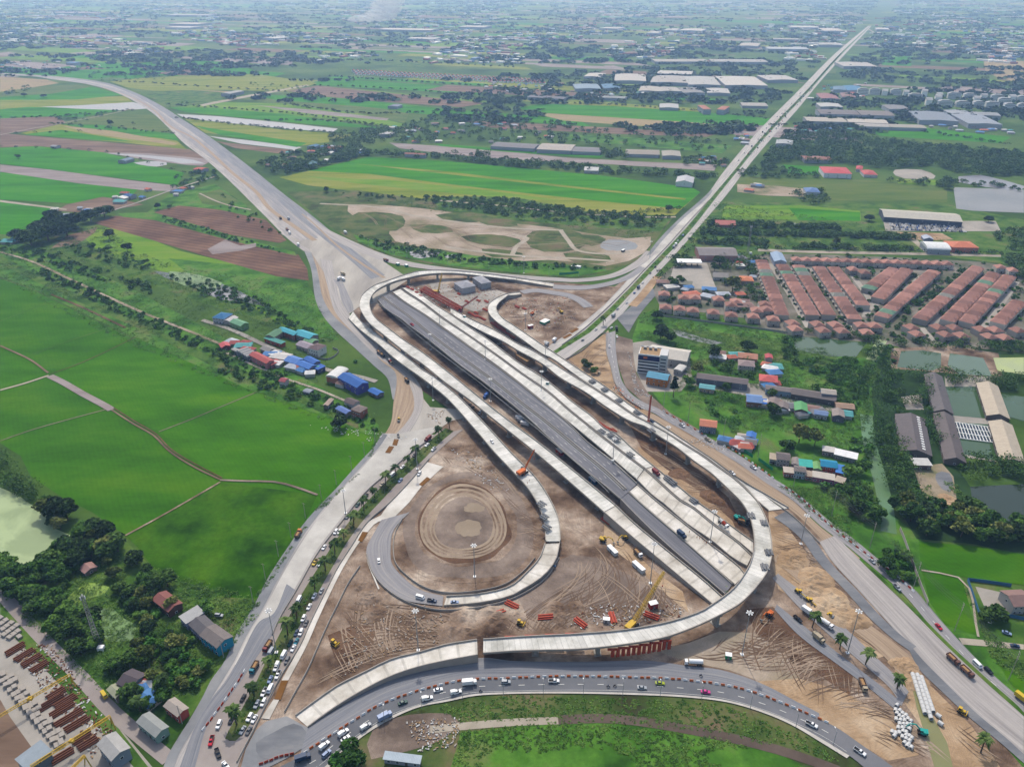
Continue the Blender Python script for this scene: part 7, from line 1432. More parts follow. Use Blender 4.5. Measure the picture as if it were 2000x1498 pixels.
def put(kind, px, py, d, col='w', where='', group=None, z=0.12, label=None, flip=False):
    """d: heading as a pixel step (dx, dy) or a path"""
    p = W(px, py, z)
    if isinstance(d, str): d = PATHS[d]
    if isinstance(d, list):
        j = min(range(len(d) - 1), key=lambda i: ((d[i] + d[i + 1]) / 2 - p).length); u = d[j + 1] - d[j]
    else: u = W(px + d[0], py + d[1], z) - p
    ang = math.atan2(u.y, u.x) + (math.pi if flip else 0)
    src = VEH[kind]; o = src if kind not in vused else copy_tree(src); vused.add(kind)
    o.location = p; o.rotation_euler = (0, 0, ang); cn, cc = COLN[col]
    o['_v'] = list(C(*cc))
    o['label'] = label or ((cn + ' ' if kind not in ('dozer', 'exc_teal', 'exc_yel', 'exc_or') else '') + KN[kind] + ' ' + where)
    if group: o['group'] = group
    VN.append((o, kind))
    if kind == 'moto': link('rider', RIDER, o)
    return o
def pathc(A, B): return curve([(W(*a) + W(*b)) / 2 for a, b in zip(pts(A), pts(B))], 140)
PATHS = {'south': curve(wpath('560,1505 610,1488 649,1456 694,1423 752,1388 806,1367 858,1354 912,1342 997,1338 1080,1336 1212,1337 1332,1343 1412,1352 1500,1377 1553,1399 1617,1430 1672,1466'), 140),
    'queue': curve([(W(*a) + W(*b)) / 2 for a, b in zip(pts('886,842 862,862 822,902 784,936 746,976 711,1014 681,1054 652,1102 625,1150 600,1192 574,1244 550,1292 527,1342 502,1392 474,1432'), pts('905,838 880,859 840,895 800,940 760,982 717,1020 687,1065 660,1107 633,1160 606,1215 585,1260 560,1302 534,1354 513,1391 486,1445'))], 120),
    'left': curve(wpath('858,842 820,874 782,908 742,942 705,982 664,1030 626,1088 586,1150 552,1210 530,1252 495,1308 470,1362 440,1412 425,1450 410,1490'), 120),
    'se': curve(wpath('1193,650 1194,684 1201,718 1210,748 1228,774 1256,792 1280,802 1308,818 1344,839 1380,860 1416,881 1452,903 1500,934 1553,971 1607,1019 1660,1059 1714,1104 1767,1150 1833,1224 1898,1294 1952,1344 2000,1382'), 160),
    'ne_l': pathc('1062,688 1120,648 1200,582 1262,520 1326,448 1374,400 1420,345 1460,294 1499,250 1567,178', '1080,694 1130,655 1210,583 1263,527 1330,462 1391,384 1430,338 1468,291 1506,248 1574,178'),
    'ne_r': pathc('1103,690 1137,659 1218,588 1271,532 1320,481 1352,446 1399,386 1436,340 1474,293 1512,250 1579,180', '1125,688 1155,667 1232,594 1280,538 1328,487 1376,431 1416,380 1452,328 1502,267 1548,216 1595,160'),
    'nw': curve(wpath('330,215 400,272 480,338 560,405 640,470 700,530'), 60), 'haul': curve(wpath('620,520 640,580 670,630 705,665 760,712 800,760'), 60), 'serv': curve(wpath('1665,1110 1730,1180 1800,1250 1880,1325 1960,1400'), 60)}
S = 'on the curving road at the bottom'
for a in [('truck', 592, 1483, 'n', 'at the left end of the bottom curving road'), ('canopy', 634, 1457, 'w', 'behind the navy lorry on the bottom road'), ('suv', 638, 1473, 'c', 'beside the first canopy pickup on the bottom road'), ('canopy', 671, 1432, 'w', 'in the outer lane by the big leafy tree'), ('sedan', 675, 1443, 'w', 'half hidden by the big leafy tree at the bottom'), ('canopy', 715, 1420, 's', 'just right of the big leafy tree'), ('truck', 752, 1402, 'c', 'on the left part of the bottom road'), ('sedan', 787, 1373, 'e', 'next to the orange barriers on the bottom road'),
    ('canopy', 835, 1365, 'w', 'between the dark green and the white car'), ('sedan', 856, 1348, 'w', 'close to the barriers left of the white lorry'), ('canopy', 891, 1353, 'w', 'below the white lorry on the bottom road'), ('truck', 917, 1336, 'w', 'nearest the barriers on the bottom road'), ('suv', 988, 1333, 's', 'alone left of the open white pickup'), ('pickup', 1082, 1331, 'w', 'alone in the upper lane near the middle of the bottom road'), ('sedan', 1254, 1344, 's', 'between the motorcycles and the yellow green taxi'), ('sedan', 1289, 1335, 'l', 'taxi on the bottom road'), ('sedan', 1378, 1352, 'p', 'taxi on the bottom road'), ('pickup', 1585, 1416, 'w', 'where the bottom road turns down at the right'), ('pickup', 1679, 1469, 'w', 'last at the bottom right end of the curving road')]:
    put(a[0], a[1], a[2], 'south', a[3], a[4], 'vehicles on the bottom curving road', .6)
for x, y, lb in [(939, 1350, 'motorcycle with rider alone at the left on the bottom road'), (1188, 1341, 'left of two motorcycles side by side on the bottom road'), (1201, 1340, 'right of two motorcycles side by side on the bottom road'), (1369, 1320, 'motorcycle riding inside the new carriageway near the tanker'), (1580, 987, 'motorcycle on the south-east road by the striped barriers')]:
    put('moto', x, y, 'south' if y > 1100 else 'se', 'k', label=lb, z=.6, group='motorcycles')
put('tank', 1355, 1297, (-20, -1), 'w', label='white cement tanker on the new carriageway under the south loop', z=.5)
QC = [('sedan', 474, 1427, 's'), ('sedan', 486, 1428, 'g'), ('suv', 488, 1402, 'w'), ('sedan', 497, 1405, 'w'), ('suv', 502, 1377, 's'), ('suv', 515, 1373, 'w'), ('pickup', 516, 1353, 'w'), ('van', 528, 1347, 'w'), ('sedan', 528, 1328, 'c'), ('pickup', 543, 1319, 'w'), ('canopy', 540, 1304, 'w'), ('suv', 561, 1291, 'g'), ('van', 554, 1281, 'w'), ('sedan', 573, 1267, 'w'), ('sedan', 567, 1257, 'e'), ('sedan', 579, 1254, 't'), ('sedan', 579, 1237, 'n'), ('suv', 588, 1236, 'w'), ('sedan', 598, 1218, 'g'), ('suv', 593, 1209, 'w'), ('sedan', 604, 1186, 'w'), ('sedan', 614, 1165, 'w'), ('sedan', 628, 1155, 's')]
for i, (k, x, y, c) in enumerate(QC): put(k, x, y, 'queue', c, 'in the queue right of palms, %s from bottom' % NW_[i], 'cars queueing right of the palm median', .5)
LC = [('sedan', 452, 1407, 'k'), ('sedan', 475, 1364, 'k'), ('dump', 497, 1307, 't'), ('van', 529, 1275, 's'), ('dump', 523, 1265, 'm'), ('van', 584, 1173, 'w'), ('sedan', 624, 1102, 'w'), ('pickup', 615, 1100, 'y'), ('sedan', 633, 1070, 'w'), ('sedan', 647, 1064, 'k'), ('suv', 656, 1040, 'w'), ('suv', 664, 1040, 'w'), ('sedan', 679, 1010, 'g'), ('sedan', 699, 987, 'e'), ('pickup', 714, 971, 'e'), ('sedan', 746, 947, 'i'), ('van', 766, 929, 'w'), ('sedan', 786, 913, 'w'), ('suv', 810, 890, 'k'), ('sedan', 834, 870, 'w'), ('truck', 836, 860, 'm')]
for i, (k, x, y, c) in enumerate(LC): put(k, x, y, 'left', c, 'in the lanes left of the palms, %s from the bottom' % NW_[i], 'vehicles left of the palm median', .5, flip=False)
for k, x, y, c, d, lb in [('pickup', 847, 878, 'w', 'queue', 'white pickup nearest the viaducts right of the palm median'), ('suv', 819, 926, 'w', (-12, 16), 'white car on the wide new slab'), ('sedan', 782, 939, 'c', 'queue', 'pale blue car beside the wide new slab'), ('suv', 428, 1416, 'w', (-9, 20), 'white estate car entering the bottom left junction'), ('pickup', 413, 1448, 'r', (-6, 22), 'bright red car at the bottom left junction'), ('pickup', 426, 1472, 'k', (8, 22), 'black pickup at the bottom left junction'), ('sedan', 441, 1495, 'w', (14, 16), 'white car at the very bottom of the junction'), ('sedan', 778, 852, 'k', (2, 10), 'dark car beside the upper formwork pit'), ('suv', 428, 1203, 's', (20, 2), 'silver car parked on the bare ground by the teal workshop'),
    ('sedan', 740, 1096, 'w', (-3, -20), 'white car on the asphalt of the south-west loop'), ('van', 821, 1168, 'w', (18, 5), 'white van on the south-west loop'), ('pickup', 844, 1174, 'n', (18, 3), 'navy pickup where the loop asphalt meets the slab'), ('sedan', 888, 1177, 'c', (18, 0), 'pale blue car on the curved loop slab'), ('pickup', 1332, 832, 'w', 'se', 'white pickup on the south-east road near the orange roofed house'), ('pickup', 1382, 860, 'i', 'se', 'beige pickup on the south-east road by the junk yard'), ('pickup', 1471, 914, 'w', 'se', 'white pickup on the south-east road beside the green fence'), ('sedan', 1703, 1097, 's', 'se', 'silver car on the south-east road above the grey wall'), ('pickup', 1752, 1149, 's', 'se', 'silver pickup on the south-east road beside the grey wall'), ('sedan', 1833, 1225, 'r', 'se', 'red car on the south-east road'), ('van', 1908, 1299, 'w', 'se', 'white van on the south-east road near the bottom right'), ('suv', 1930, 1311, 'k', 'se', 'black car right behind the white van'), ('truck', 1995, 1367, 'y', 'se', 'yellow lorry at the right edge of the photo'),
    ('dump', 1861, 1291, 'd', 'serv', 'front half of the brown tipper train on the service road'), ('dump', 1888, 1315, 'd', 'serv', 'rear half of the brown tipper train on the service road'), ('dump', 1246, 1083, 'w', (14, 14), 'white cab dump truck beside the pale approach ramp'), ('dump', 1452, 1022, 'k', (12, 4), 'black dump truck under the edge of the south loop'), ('exc_teal', 1440, 1014, 't', (10, 6), 'teal excavator under the edge of the south loop'), ('exc_teal', 1800, 1432, 't', (-22, -6), 'teal excavator reaching over the heap of concrete pipes'), ('dozer', 1877, 1390, 'y', (12, 6), 'bulldozer on the sand beside the pipe canal'), ('grader', 1562, 1160, 'y', (14, 12), 'left yellow grader on the haul road'), ('grader', 1583, 1177, 'y', (14, 12), 'right yellow grader on the haul road'), ('loader', 1621, 1204, 'y', (14, 8), 'orange yellow roller on the haul road'), ('exc_or', 1502, 1202, 'o', (-10, 8), 'orange excavator at the edge of the loop shadow'), ('tank', 1610, 1219, 'w', (12, 8), 'white water tanker beside the dusty island palms'), ('truck', 1577, 1197, 'w', (12, 8), 'white lorry half hidden by the first dusty island palm'), ('pickup', 1558, 1210, 'k', (14, 12), 'black pickup on the dusty island'), ('truck', 1598, 1249, 'i', (14, 12), 'cream lorry parked below the palms'), ('dump', 1685, 1341, 'i', (8, 20), 'beige tipper on the muddy road'),
    ('exc_yel', 1178, 1056, 'y', (14, 4), 'left yellow excavator on the bare ground'), ('exc_yel', 1222, 1052, 'y', (-10, 6), 'right yellow excavator by the pale ramp'), ('exc_or', 1040, 614, 'o', (14, -6), 'orange excavator in the pit of the north-east spiral'), ('exc_yel', 1096, 611, 'y', (-12, -6), 'yellow excavator in the pit of the north-east spiral'), ('loader', 779, 822, 'y', (-3, 14), 'yellow roller on the haul road bend'), ('dump', 583, 1045, 'o', (8, -14), 'orange tipper at the gravel edge by the rice field'), ('dozer', 653, 1257, 'k', (10, 6), 'dark bulldozer parked on the bare triangle'), ('dozer', 1016, 1218, 'y', (12, 4), 'bulldozer by the formwork below the south loop'), ('truck', 1083, 666, 'w', (8, -8), 'white lorry beside the formwork pits'), ('truck', 1068, 675, 's', (8, -8), 'silver lorry beside the viaduct crossing the arterial'), ('suv', 1170, 729, 'i', (10, -14), 'beige car parked on the sandy island'), ('dump', 741, 691, 'k', 'haul', 'left dump truck of the pair on the haul road'), ('dump', 747, 696, 'k', 'haul', 'right dump truck of the pair on the haul road'), ('mixer', 763, 709, 'i', 'haul', 'beige concrete mixer on the haul road'), ('dump', 795, 745, 'k', 'haul', 'dark dump truck alone on the haul road'),
    ('truck', 583, 480, 'w', (10, 12), 'white lorry parked at the left highway shoulder'), ('truck', 675, 456, 'w', (10, 6), 'white lorry on the north frontage road'), ('truck', 663, 546, 'w', (10, -6), 'left white lorry of the group at the highway junction'), ('truck', 670, 537, 'i', (10, 4), 'beige lorry of the group at the highway junction'), ('truck', 671, 548, 'w', (8, 6), 'lower white lorry of the group at the highway junction'), ('dump', 548, 428, 'k', 'nw', 'dark dump truck at the left highway shoulder'), ('truck', 564, 429, 's', 'nw', 'silver lorry on the left highway carriageway'), ('dump', 561, 450, 'm', 'nw', 'dark red dump truck on the left shoulder'), ('truck', 566, 457, 'w', 'nw', 'white lorry below the dark red dump truck'), ('dump', 754, 510, 'm', (14, 4), 'dark red truck beside the site sheds'), ('sedan', 1932, 1212, 'w', (2, 10), 'white car on the sand track at the compound gate'), ('sedan', 1982, 1262, 'n', (14, 2), 'navy car on the lane at the right edge'), ('sedan', 1966, 1237, 'c', (12, 4), 'pale blue car on the grass below the compound'), ('van', 204, 1359, 'y', (10, 14), 'yellow van on the back road'), ('truck', 1204, 644, 'k', (4, 14), 'dark lorry turning at the arterial fork'), ('sedan', 1205, 658, 'w', (2, 12), 'white car at the arterial fork'), ('sedan', 1190, 677, 'w', (1, 12), 'white car on the south-east road below the fork'), ('sedan', 1138, 665, 's', (14, -10), 'silver car where the arterial dives under the viaducts')]:
    put(k, x, y, d, c, label=lb, z=.6)
# on the decks
for k, x, y, z, c, d, lb in [('sedan', 961, 863, 8.1, 'w', (12, 14), 'white car on the outermost western viaduct'), ('pickup', 805, 635, 8.1, 'r', (12, 8), 'red pickup on the dark asphalt viaduct'), ('mixer', 1412, 1026, 3.4, 'w', (14, 11), 'white and red concrete mixer on the pale approach ramp'), ('truck', 1281, 926, 5.8, 'm', (12, 10), 'flat lorry on the ramp beside steel bundles'), ('sedan', 1273, 824, 7.8, 'n', (12, 8), 'navy car on the edge viaduct beside the red mast'), ('pickup', 1430, 925, 5.6, 'w', (12, 10), 'white pickup on the descending edge viaduct'), ('truck', 1331, 1047, 3.6, 'n', (12, 10), 'navy truck on the dusty bare concrete ramp')]:
    put(k, x, y, d, c, label=lb, z=z)
# under and between the decks
for i, (k, x, y, c) in enumerate([('truck', 949, 776, 'b'), ('sedan', 917, 792, 'g'), ('sedan', 923, 797, 'k'), ('suv', 937, 807, 's'), ('truck', 1015, 820, 'w'), ('truck', 1019, 825, 's'), ('truck', 1025, 831, 'w')]):
    put(k, x, y, (-10, 10) if x < 1000 else (12, 3), c, 'on the road under the viaducts, %s from the left' % NW_[(3, 0, 1, 2, 4, 5, 6)[i]], 'vehicles under the viaducts', .2, label=None)
# traffic on the arterial to the north-east
AR = [(1164, 644, 'sedan', 'w'), (1194, 641, 'sedan', 'w'), (1198, 618, 'truck', 's'), (1206, 604, 'sedan', 's'), (1224, 592, 'sedan', 'w'), (1239, 573, 'sedan', 'b'), (1247, 563, 'truck', 'n'), (1255, 553, 'sedan', 'w'), (1270, 534, 'sedan', 'g'), (1280, 522, 'pickup', 'g'), (1302, 502, 'sedan', 'w'), (1316, 484, 'truck', 's'), (1320, 479, 'truck', 'w'), (1324, 471, 'sedan', 'w'), (1334, 461, 'van', 'c')]
ar = [('ne_r' if i % 7 else 'ne_l', x, y, k, c) for i, (x, y, k, c) in enumerate(AR)]
for i in range(78):
    pn = 'ne_r' if i % 3 else 'ne_l'; q = PATHS[pn]; t = .45 + .55 * random.random() ** .8; p = q[int(t * (len(q) - 1))]; d = (q[min(139, int(t * 139) + 1)] - q[int(t * 139) - 1]).normalized(); s = Vector((-d.y, d.x, 0)) * random.choice((-3.4, 0, 3.4)); xx, yy = PIX(p + s)
    ar.append((pn, xx, yy, random.choice(['sedan', 'sedan', 'suv', 'pickup', 'truck', 'van']), random.choice('wwwssgknrb')))
ar.sort(key=lambda a: -a[2])
for i, (pn, x, y, k, c) in enumerate(ar):
    cn = COLN[c][0]; o = put(k, x, y, pn, c, z=.6, label='%s %s on the north-east arterial' % (cn, KN[k]), group='traffic on the north-east arterial')
# parked cars
n = 0
for rw, (y0, m_) in enumerate(((437.2, 34), (440.6, 36), (444.2, 36), (448.3, 38))):
    for i in range(m_):
        x = 1738 + i * 3.9 + rw * 1.2; y = y0 + (x - 1738) * .035
        if random.random() < .18 or x > 1872 and rw < 2: continue
        put(random.choice(['sedan', 'suv', 'pickup']), x, y, (1, 4), random.choice('wwwsskgnb'), label='parked car in front of the long showroom', group='cars parked in front of the showroom', z=.4)
for i in range(16): put('sedan', 1540 + i * 4.2, 437 + i * .5, (1, 3), random.choice('wwskg'), label='car parked along the orchard edge', group='cars parked along the orchard edge', z=.3)
km = kidmap()
seen = set()
for o, k in VN:
    if '_v' in o:
        for c in km.get(o.name, []):
            if c.name.split('.')[0] in ('body', 'roof', 'cab', 'cargo_box') or (c.name.startswith('tipper_bed') and False): c.color = tuple(o['_v'])
            if c.name.startswith('tipper_bed'): c.color = C(134, 112, 98) if o['label'].find('brown') < 0 else C(150, 112, 96)
        del o['_v']
for k, r in VEH.items():
    if k not in vused:
        for c in km.get(r.name, []): bpy.data.objects.remove(c)
        bpy.data.objects.remove(r)
# ---------------------------------------------------------------- masts, lamps, poles
def mast(h, heads=6):
    r = empty('light_mast', (0, -950, -60)); link('pole', MB().tube((0, 0, 0), (0, 0, h), .28, .14, 8, 'pole_grey').build('pole'), r); link('base', MB().box((0, 0, .25), (1.6, 1.6, .5), 'white_trim').build('base'), r)
    g = link('ring', MB().tube((0, 0, h - .25), (0, 0, h + .05), 1.1, 1.1, 12, 'pole_grey').build('ring'), r)
    for i in range(heads):
        a = 2 * math.pi * i / heads; link('lamp_head', HEAD, g, (math.cos(a) * 1.3, math.sin(a) * 1.3, h - .2), a)
    r['category'] = 'light mast'; r['group'] = 'tall light masts'; return r
HEAD = MB().box((0, 0, 0), (.9, .6, .3), 'white_trim').build('lamp_head')
M0 = mast(28); fm_ = True
for x, y, z, sc_, lb in [(1449, 1278, 0, 1.0, 'tall light mast on the bare ground beside the loop viaduct bottom right'), (1387, 1058, 2, .8, 'tall light mast between the two pale approach ramps'), (1270, 1139, 0, 1.0, 'tall light mast beside the long pale approach ramp'), (1655, 1275, 0, 1.0, 'tall light mast on the dusty palm island'), (1564, 1062, 0, .75, 'light mast on the sand east of the south loop'), (675, 1002, .5, .62, 'light mast on the wide new slab below the upper rice field'), (815, 916, .5, .85, 'light mast beside the palms below the sandy fork'), (540, 1274, .5, 1.0, 'tall light mast on the median beside the queue'), (927, 1126, 0, .8, 'light mast inside the south-west loop'), (817, 1270, 0, .95, 'light mast on the bare triangle above the curved ramp'),
    (1300, 887, 0, .8, 'light mast in the mud between viaducts and edge ramp'), (1197, 899, 8, .62, 'light mast on the joint between asphalt and pale viaduct, lower'), (948, 702, 8, .62, 'light mast on the joint between asphalt and pale viaduct, upper'), (958, 784, 0, .72, 'light mast under the asphalt viaduct at the cross road'), (1057, 762, 8, .6, 'light mast beside the teal tank on the second pale viaduct'), (846, 782, 0, .72, 'light mast in the dark island left of the outer viaduct'), (841, 683, 0, .55, 'light mast beside the asphalt viaduct near the loop head'), (1026, 645, 0, .62, 'light mast inside the north-east spiral'), (859, 634, 8, .5, 'light mast on the first pale viaduct near the gantry'), (1023, 534, 0, .7, 'light mast on the north frontage road beside the green fence'), (1269, 505, .5, .75, 'light mast at the gravel edge of the north-east arterial'), (1065, 702, 8, .6, 'light mast where the viaducts cross the north-east arterial')]:
    p = W(x, y, z); o = M0 if fm_ else copy_tree(M0); fm_ = False; o.location = p; o.scale = (1, 1, sc_); o['label'] = lb
def lamp():
    r = empty('street_lamp', (0, -950, -60)); link('pole', MB().tube((0, 0, 0), (0, 0, 9), .13, .09, 6, 'pole_grey').tube((0, 0, 8.9), (1.6, 0, 9.3), .07, .05, 6, 'pole_grey').build('pole'), r); link('lamp_head', MB().box((1.9, 0, 9.3), (.8, .35, .18), 'white_trim').build('head'), r); r['category'] = 'street lamp'; return r
L0 = lamp(); fl = True
lp = [(751, 1410), (824, 1385), (904, 1364), (983, 1359), (1061, 1358), (1139, 1358), (1216, 1358), (1289, 1360), (1370, 1366), (1465, 1384), (1554, 1420), (1627, 1455)]
for i, (x, y) in enumerate(lp):
    o = L0 if fl else copy_tree(L0); fl = False; o.location = W(x, y, 0); o.rotation_euler = (0, 0, R(95)); o['label'] = 'street lamp on the kerb of the bottom road, %s from the left' % NW_[i]; o['group'] = 'street lamps of the bottom road'
for i, (x, y) in enumerate([(720, 480), (734, 487), (751, 495), (770, 500), (795, 505), (828, 512), (845, 515), (874, 518), (900, 520), (955, 527), (1013, 532), (1072, 538), (1130, 540), (1183, 528)]):
    o = copy_tree(L0, W(x, y, 0), R(-80)); o['label'] = 'street lamp on the north frontage road, %s from the left' % NW_[i]; o['group'] = 'street lamps of the north frontage road'
def upole(h, arms):
    r = empty('utility_pole', (0, -950, -60)); link('pole', MB().tube((0, 0, 0), (0, 0, h), .2, .13, 6, 'pole_conc').build('pole'), r)
    for i in range(arms): link('cross_arm', MB().box((0, 0, h - .5 - i * 1.6), (2.4, .12, .14), 'pole_conc').build('arm'), r)
    r['category'] = 'utility pole'; return r
U0 = upole(12, 1); fu = True
up = [(733, 864), (712, 892), (687, 919), (657, 947), (628, 976), (597, 1013), (569, 1051), (544, 1087), (519, 1133), (495, 1178), (437, 1283), (356, 1413)]
for i, (x, y) in enumerate(up):
    o = U0 if fu else copy_tree(U0); fu = False; o.location = W(x, y, 0); o.rotation_euler = (0, 0, R(-20)); o['label'] = 'concrete utility pole at the rice field edge, %s from the top' % NW_[i]; o['group'] = 'utility poles along the gravel shoulder'
T0 = upole(19, 3); T0['category'] = 'power pole'; T0.name = 'power_pole'; ft = True; tops = []
tp = [(1295, 802), (1343, 829), (1411, 863), (1480, 893), (1549, 953), (1624, 1007), (1698, 1071), (1783, 1150), (1864, 1232), (1969, 1329)]
for i, (x, y) in enumerate(tp):
    o = T0 if ft else copy_tree(T0); ft = False; p = W(x, y, 0); o.location = p; o.rotation_euler = (0, 0, R(-20) + R(90)); o['label'] = 'tall power pole along the south-east road, %s from the top' % NW_[i]; o['group'] = 'power poles of the south-east road'; tops.append(p)
mb = MB()
for i in range(len(tops) - 1):
    a, b = tops[i], tops[i + 1]
    for off in (-1.1, 1.1):
        for h in (18.4, 16.8, 15.2):
            q = [a.lerp(b, t / 5) + Vector((off * .3, off, h - 5 * (t / 5) * (1 - t / 5) * 1.2)) for t in range(6)]
            for j in range(5): mb.tube(q[j], q[j + 1], .045, .045, 4, 'cable', False)
tag(link('power_cables', mb.build('cables')), 'overhead power cables strung along the south-east road', 'cables')
def lattice(mb, a, b, w0, w1, n, m, rc=.09):
    a, b = Vector(a), Vector(b); d = (b - a).normalized(); u = d.orthogonal().normalized(); v = d.cross(u); pr = None
    for i in range(n + 1):
        t = i / n; c = a.lerp(b, t); w = (w0 + (w1 - w0) * t) / 2; q = [c + u * w + v * w, c - u * w + v * w, c - u * w - v * w, c + u * w - v * w]
        if pr:
            for j in range(4): mb.tube(pr[j], q[j], rc * 1.3, rc * 1.3, 4, m, False); mb.tube(pr[j], q[(j + 1) % 4], rc, rc, 4, m, False)
        for j in range(4): mb.tube(q[j], q[(j + 1) % 4], rc, rc, 4, m, False)
        pr = q
for x, y, h, lb in [(193, 1260, 33, 'tall lattice telecom tower in the thicket by the back road'), (1460, 495, 34, 'pale lattice telecom tower beside the grey warehouse')]:
    r = empty('telecom_tower', W(x, y), 0, lb, 'telecom tower'); mb = MB(); lattice(mb, (0, 0, 0), (0, 0, h), 2.6, 1.0, 16, 'steel', .08); link('mast', mb.build('lattice'), r)
    for i in range(3): a = i * 2.1; link('antenna', MB().box((math.cos(a) * 1.1, math.sin(a) * 1.1, h - 1), (.35, .35, 2), 'white_trim').build('antenna'), r)
    link('equipment_cabin', MB().box((2.8, -3.0, 1.2), (3, 2.4, 2.4), 'white_trim').build('cabin'), r)
# ---------------------------------------------------------------- cranes and site plant
def crane(lb, base, zb, tip, zt, m, crawler=True, w=1.3):
    p = W(*base, zb); t = W(*tip, zt); r = empty('crawler_crane' if crawler else 'mobile_crane', p, 0, lb, 'crane'); d = Vector((t.x - p.x, t.y - p.y, 0)).normalized(); rz = math.atan2(d.y, d.x); s = Vector((-d.y, d.x, 0))
    for k in (-1, 1): link('track', MB().box((s.x * 2 * k, s.y * 2 * k, .6), (6.2, .9, 1.1), 'black', rz=rz).build('track'), r)
    link('house', MB().box((-d.x * 1.2, -d.y * 1.2, 2.2), (5.6, 3.2, 1.9), m, rz=rz).build('house'), r); link('cab', MB().box((d.x * 1.6 + s.x * 1.9, d.y * 1.6 + s.y * 1.9, 2.3), (1.6, 1.1, 1.9), 'dark_glass', rz=rz).build('cab'), r)
    link('counterweight', MB().box((-d.x * 4.2, -d.y * 4.2, 2.2), (1.2, 3.4, 1.8), m, rz=rz).build('cw'), r)
    mb = MB(); lattice(mb, d * 1.5 + Vector((0, 0, 2)), t - p, w, w * .6, 18, m, .1); link('boom', mb.build('boom'), r)
    link('hook_line', MB().tube(t - p, (t - p) - Vector((0, 0, (t.z - p.z) * .55)), .04, .04, 4, 'cable').box((t - p) - Vector((0, 0, (t.z - p.z) * .57)), (.5, .5, .8), 'red_steel').build('hook'), r)
    link('stay_cable', MB().tube((-d.x * 3, -d.y * 3, 5), t - p, .05, .05, 4, 'cable').build('stay'), r)
crane('yellow lattice boom crane standing beside the south loop', (1234, 1223), 0, (1297, 1117), 17, 'yellow', w=1.9)
crane('yellow crane on the concrete yard near the site offices', (853, 573), 0, (863, 535), 22, 'yellow')
crane('red boomed crane in the scaffold yard below the site offices', (898, 605), 1, (933, 579), 16, 'red_steel')
crane('orange crane standing on the western viaduct', (1021, 924), 7, (1044, 878), 20, 'orange', w=.8)
r = empty('pile_mast', W(1266, 824, 7.6), 0, 'slim red mast standing at the edge of the viaduct beside the navy car', 'mast'); mb = MB(); lattice(mb, (0, 0, 0), (.4, 0, 22), 1.0, .7, 14, 'red_steel', .1); link('mast', mb.build('mast'), r); link('base', MB().box((0, 0, .3), (2.2, 2.2, .6), 'red_steel').build('base'), r)
# launching girders and steel bundles by the north end
for i, (A, B, z, w, lb) in enumerate([((823, 566), (893, 604), 4, 3.0, 'nearer long red truss girder in the north-west yard'), ((829, 562), (900, 602), 4, 3.0, 'farther long red truss girder in the north-west yard')]):
    a, b = W(*A, z), W(*B, z); mb = MB(); lattice(mb, (0, 0, 0), b - a, w, w, 34, 'red_steel', .16); r = empty('truss_girder', a, 0, lb, 'girder'); link('truss', mb.build('truss'), r); link('trestle', MB().box((0, 0, -z / 2), (2, 2, z), 'red_steel').build('trestle'), r); link('trestle', MB().box(tuple((b - a) + Vector((0, 0, -z / 2))), (2, 2, z), 'red_steel').build('trestle'), r)
def bundle(x, y, z, dx, dy, L, n, m, nm, lb, cat, grp=None, w=.7):
    p = W(x, y, z); u = W(x + dx, y + dy, z) - p; r = empty(nm, p, math.atan2(u.y, u.x), lb, cat, grp)
    for i in range(n): link('bar', MB().box((random.uniform(-.4, .4), (i - (n - 1) / 2) * w * 1.15, .35 + .6 * (i % 2)), (L, w, .6), m).build('bar'), r)
for i, (x, y) in enumerate([(964, 634), (972, 640), (981, 645), (990, 651), (1000, 658), (970, 633), (979, 639), (989, 646)]): bundle(x, y, .2, 10, 7, 9, 3, 'red_steel', 'formwork_stack', 'red steel formwork stack beside the spiral viaduct, %s in the line' % NW_[i], 'formwork', 'red formwork stacks')
for i, (x, y, L) in enumerate([(919, 613, 7), (927, 618, 8), (936, 620, 9), (944, 624, 7), (930, 612, 6), (814, 572, 5), (821, 579, 5), (797, 562, 6), (805, 566, 6), (912, 590, 6), (934, 588, 6), (950, 590, 7), (1010, 600, 7), (1024, 604, 6), (896, 575, 5), (948, 606, 8)]): bundle(x, y, 3 if x < 830 else .3, 10, 5, L, 4, 'red_steel', 'scaffold_stack', 'red scaffold pile north of the viaducts, %s of sixteen' % NW_[i], 'scaffold', 'red scaffold piles', .5)
for i, (x, y) in enumerate([(1172, 829), (1181, 835), (1190, 840), (1198, 842)]): bundle(x, y, .2, 10, 7, 6, 4, 'red_steel', 'scaffold_stack', 'orange red scaffold pile beside the middle viaduct, %s from the left' % NW_[i], 'scaffold', 'orange scaffold piles', .6)
for x, y, dx, dy, lb in [(1065, 1206, 12, -1, 'red pipe stack above the south loop'), (973, 1199, 12, -4, 'long red form lying above the curved ramp'), (1000, 1182, 6, 3, 'red form box at the foot of the loop slab'), (1133, 1217, 4, 3, 'small red form above the south loop'), (1196, 1207, 2, 6, 'red tank beside the excavated hole'), (1185, 1018, 10, 7, 'orange form lying beside the pale ramp'), (1273, 1204, 8, 3, 'red machine frame beside the lattice crane')]: bundle(x, y, .2, dx, dy, 8, 4, 'red_steel', 'formwork_stack', lb, 'formwork')
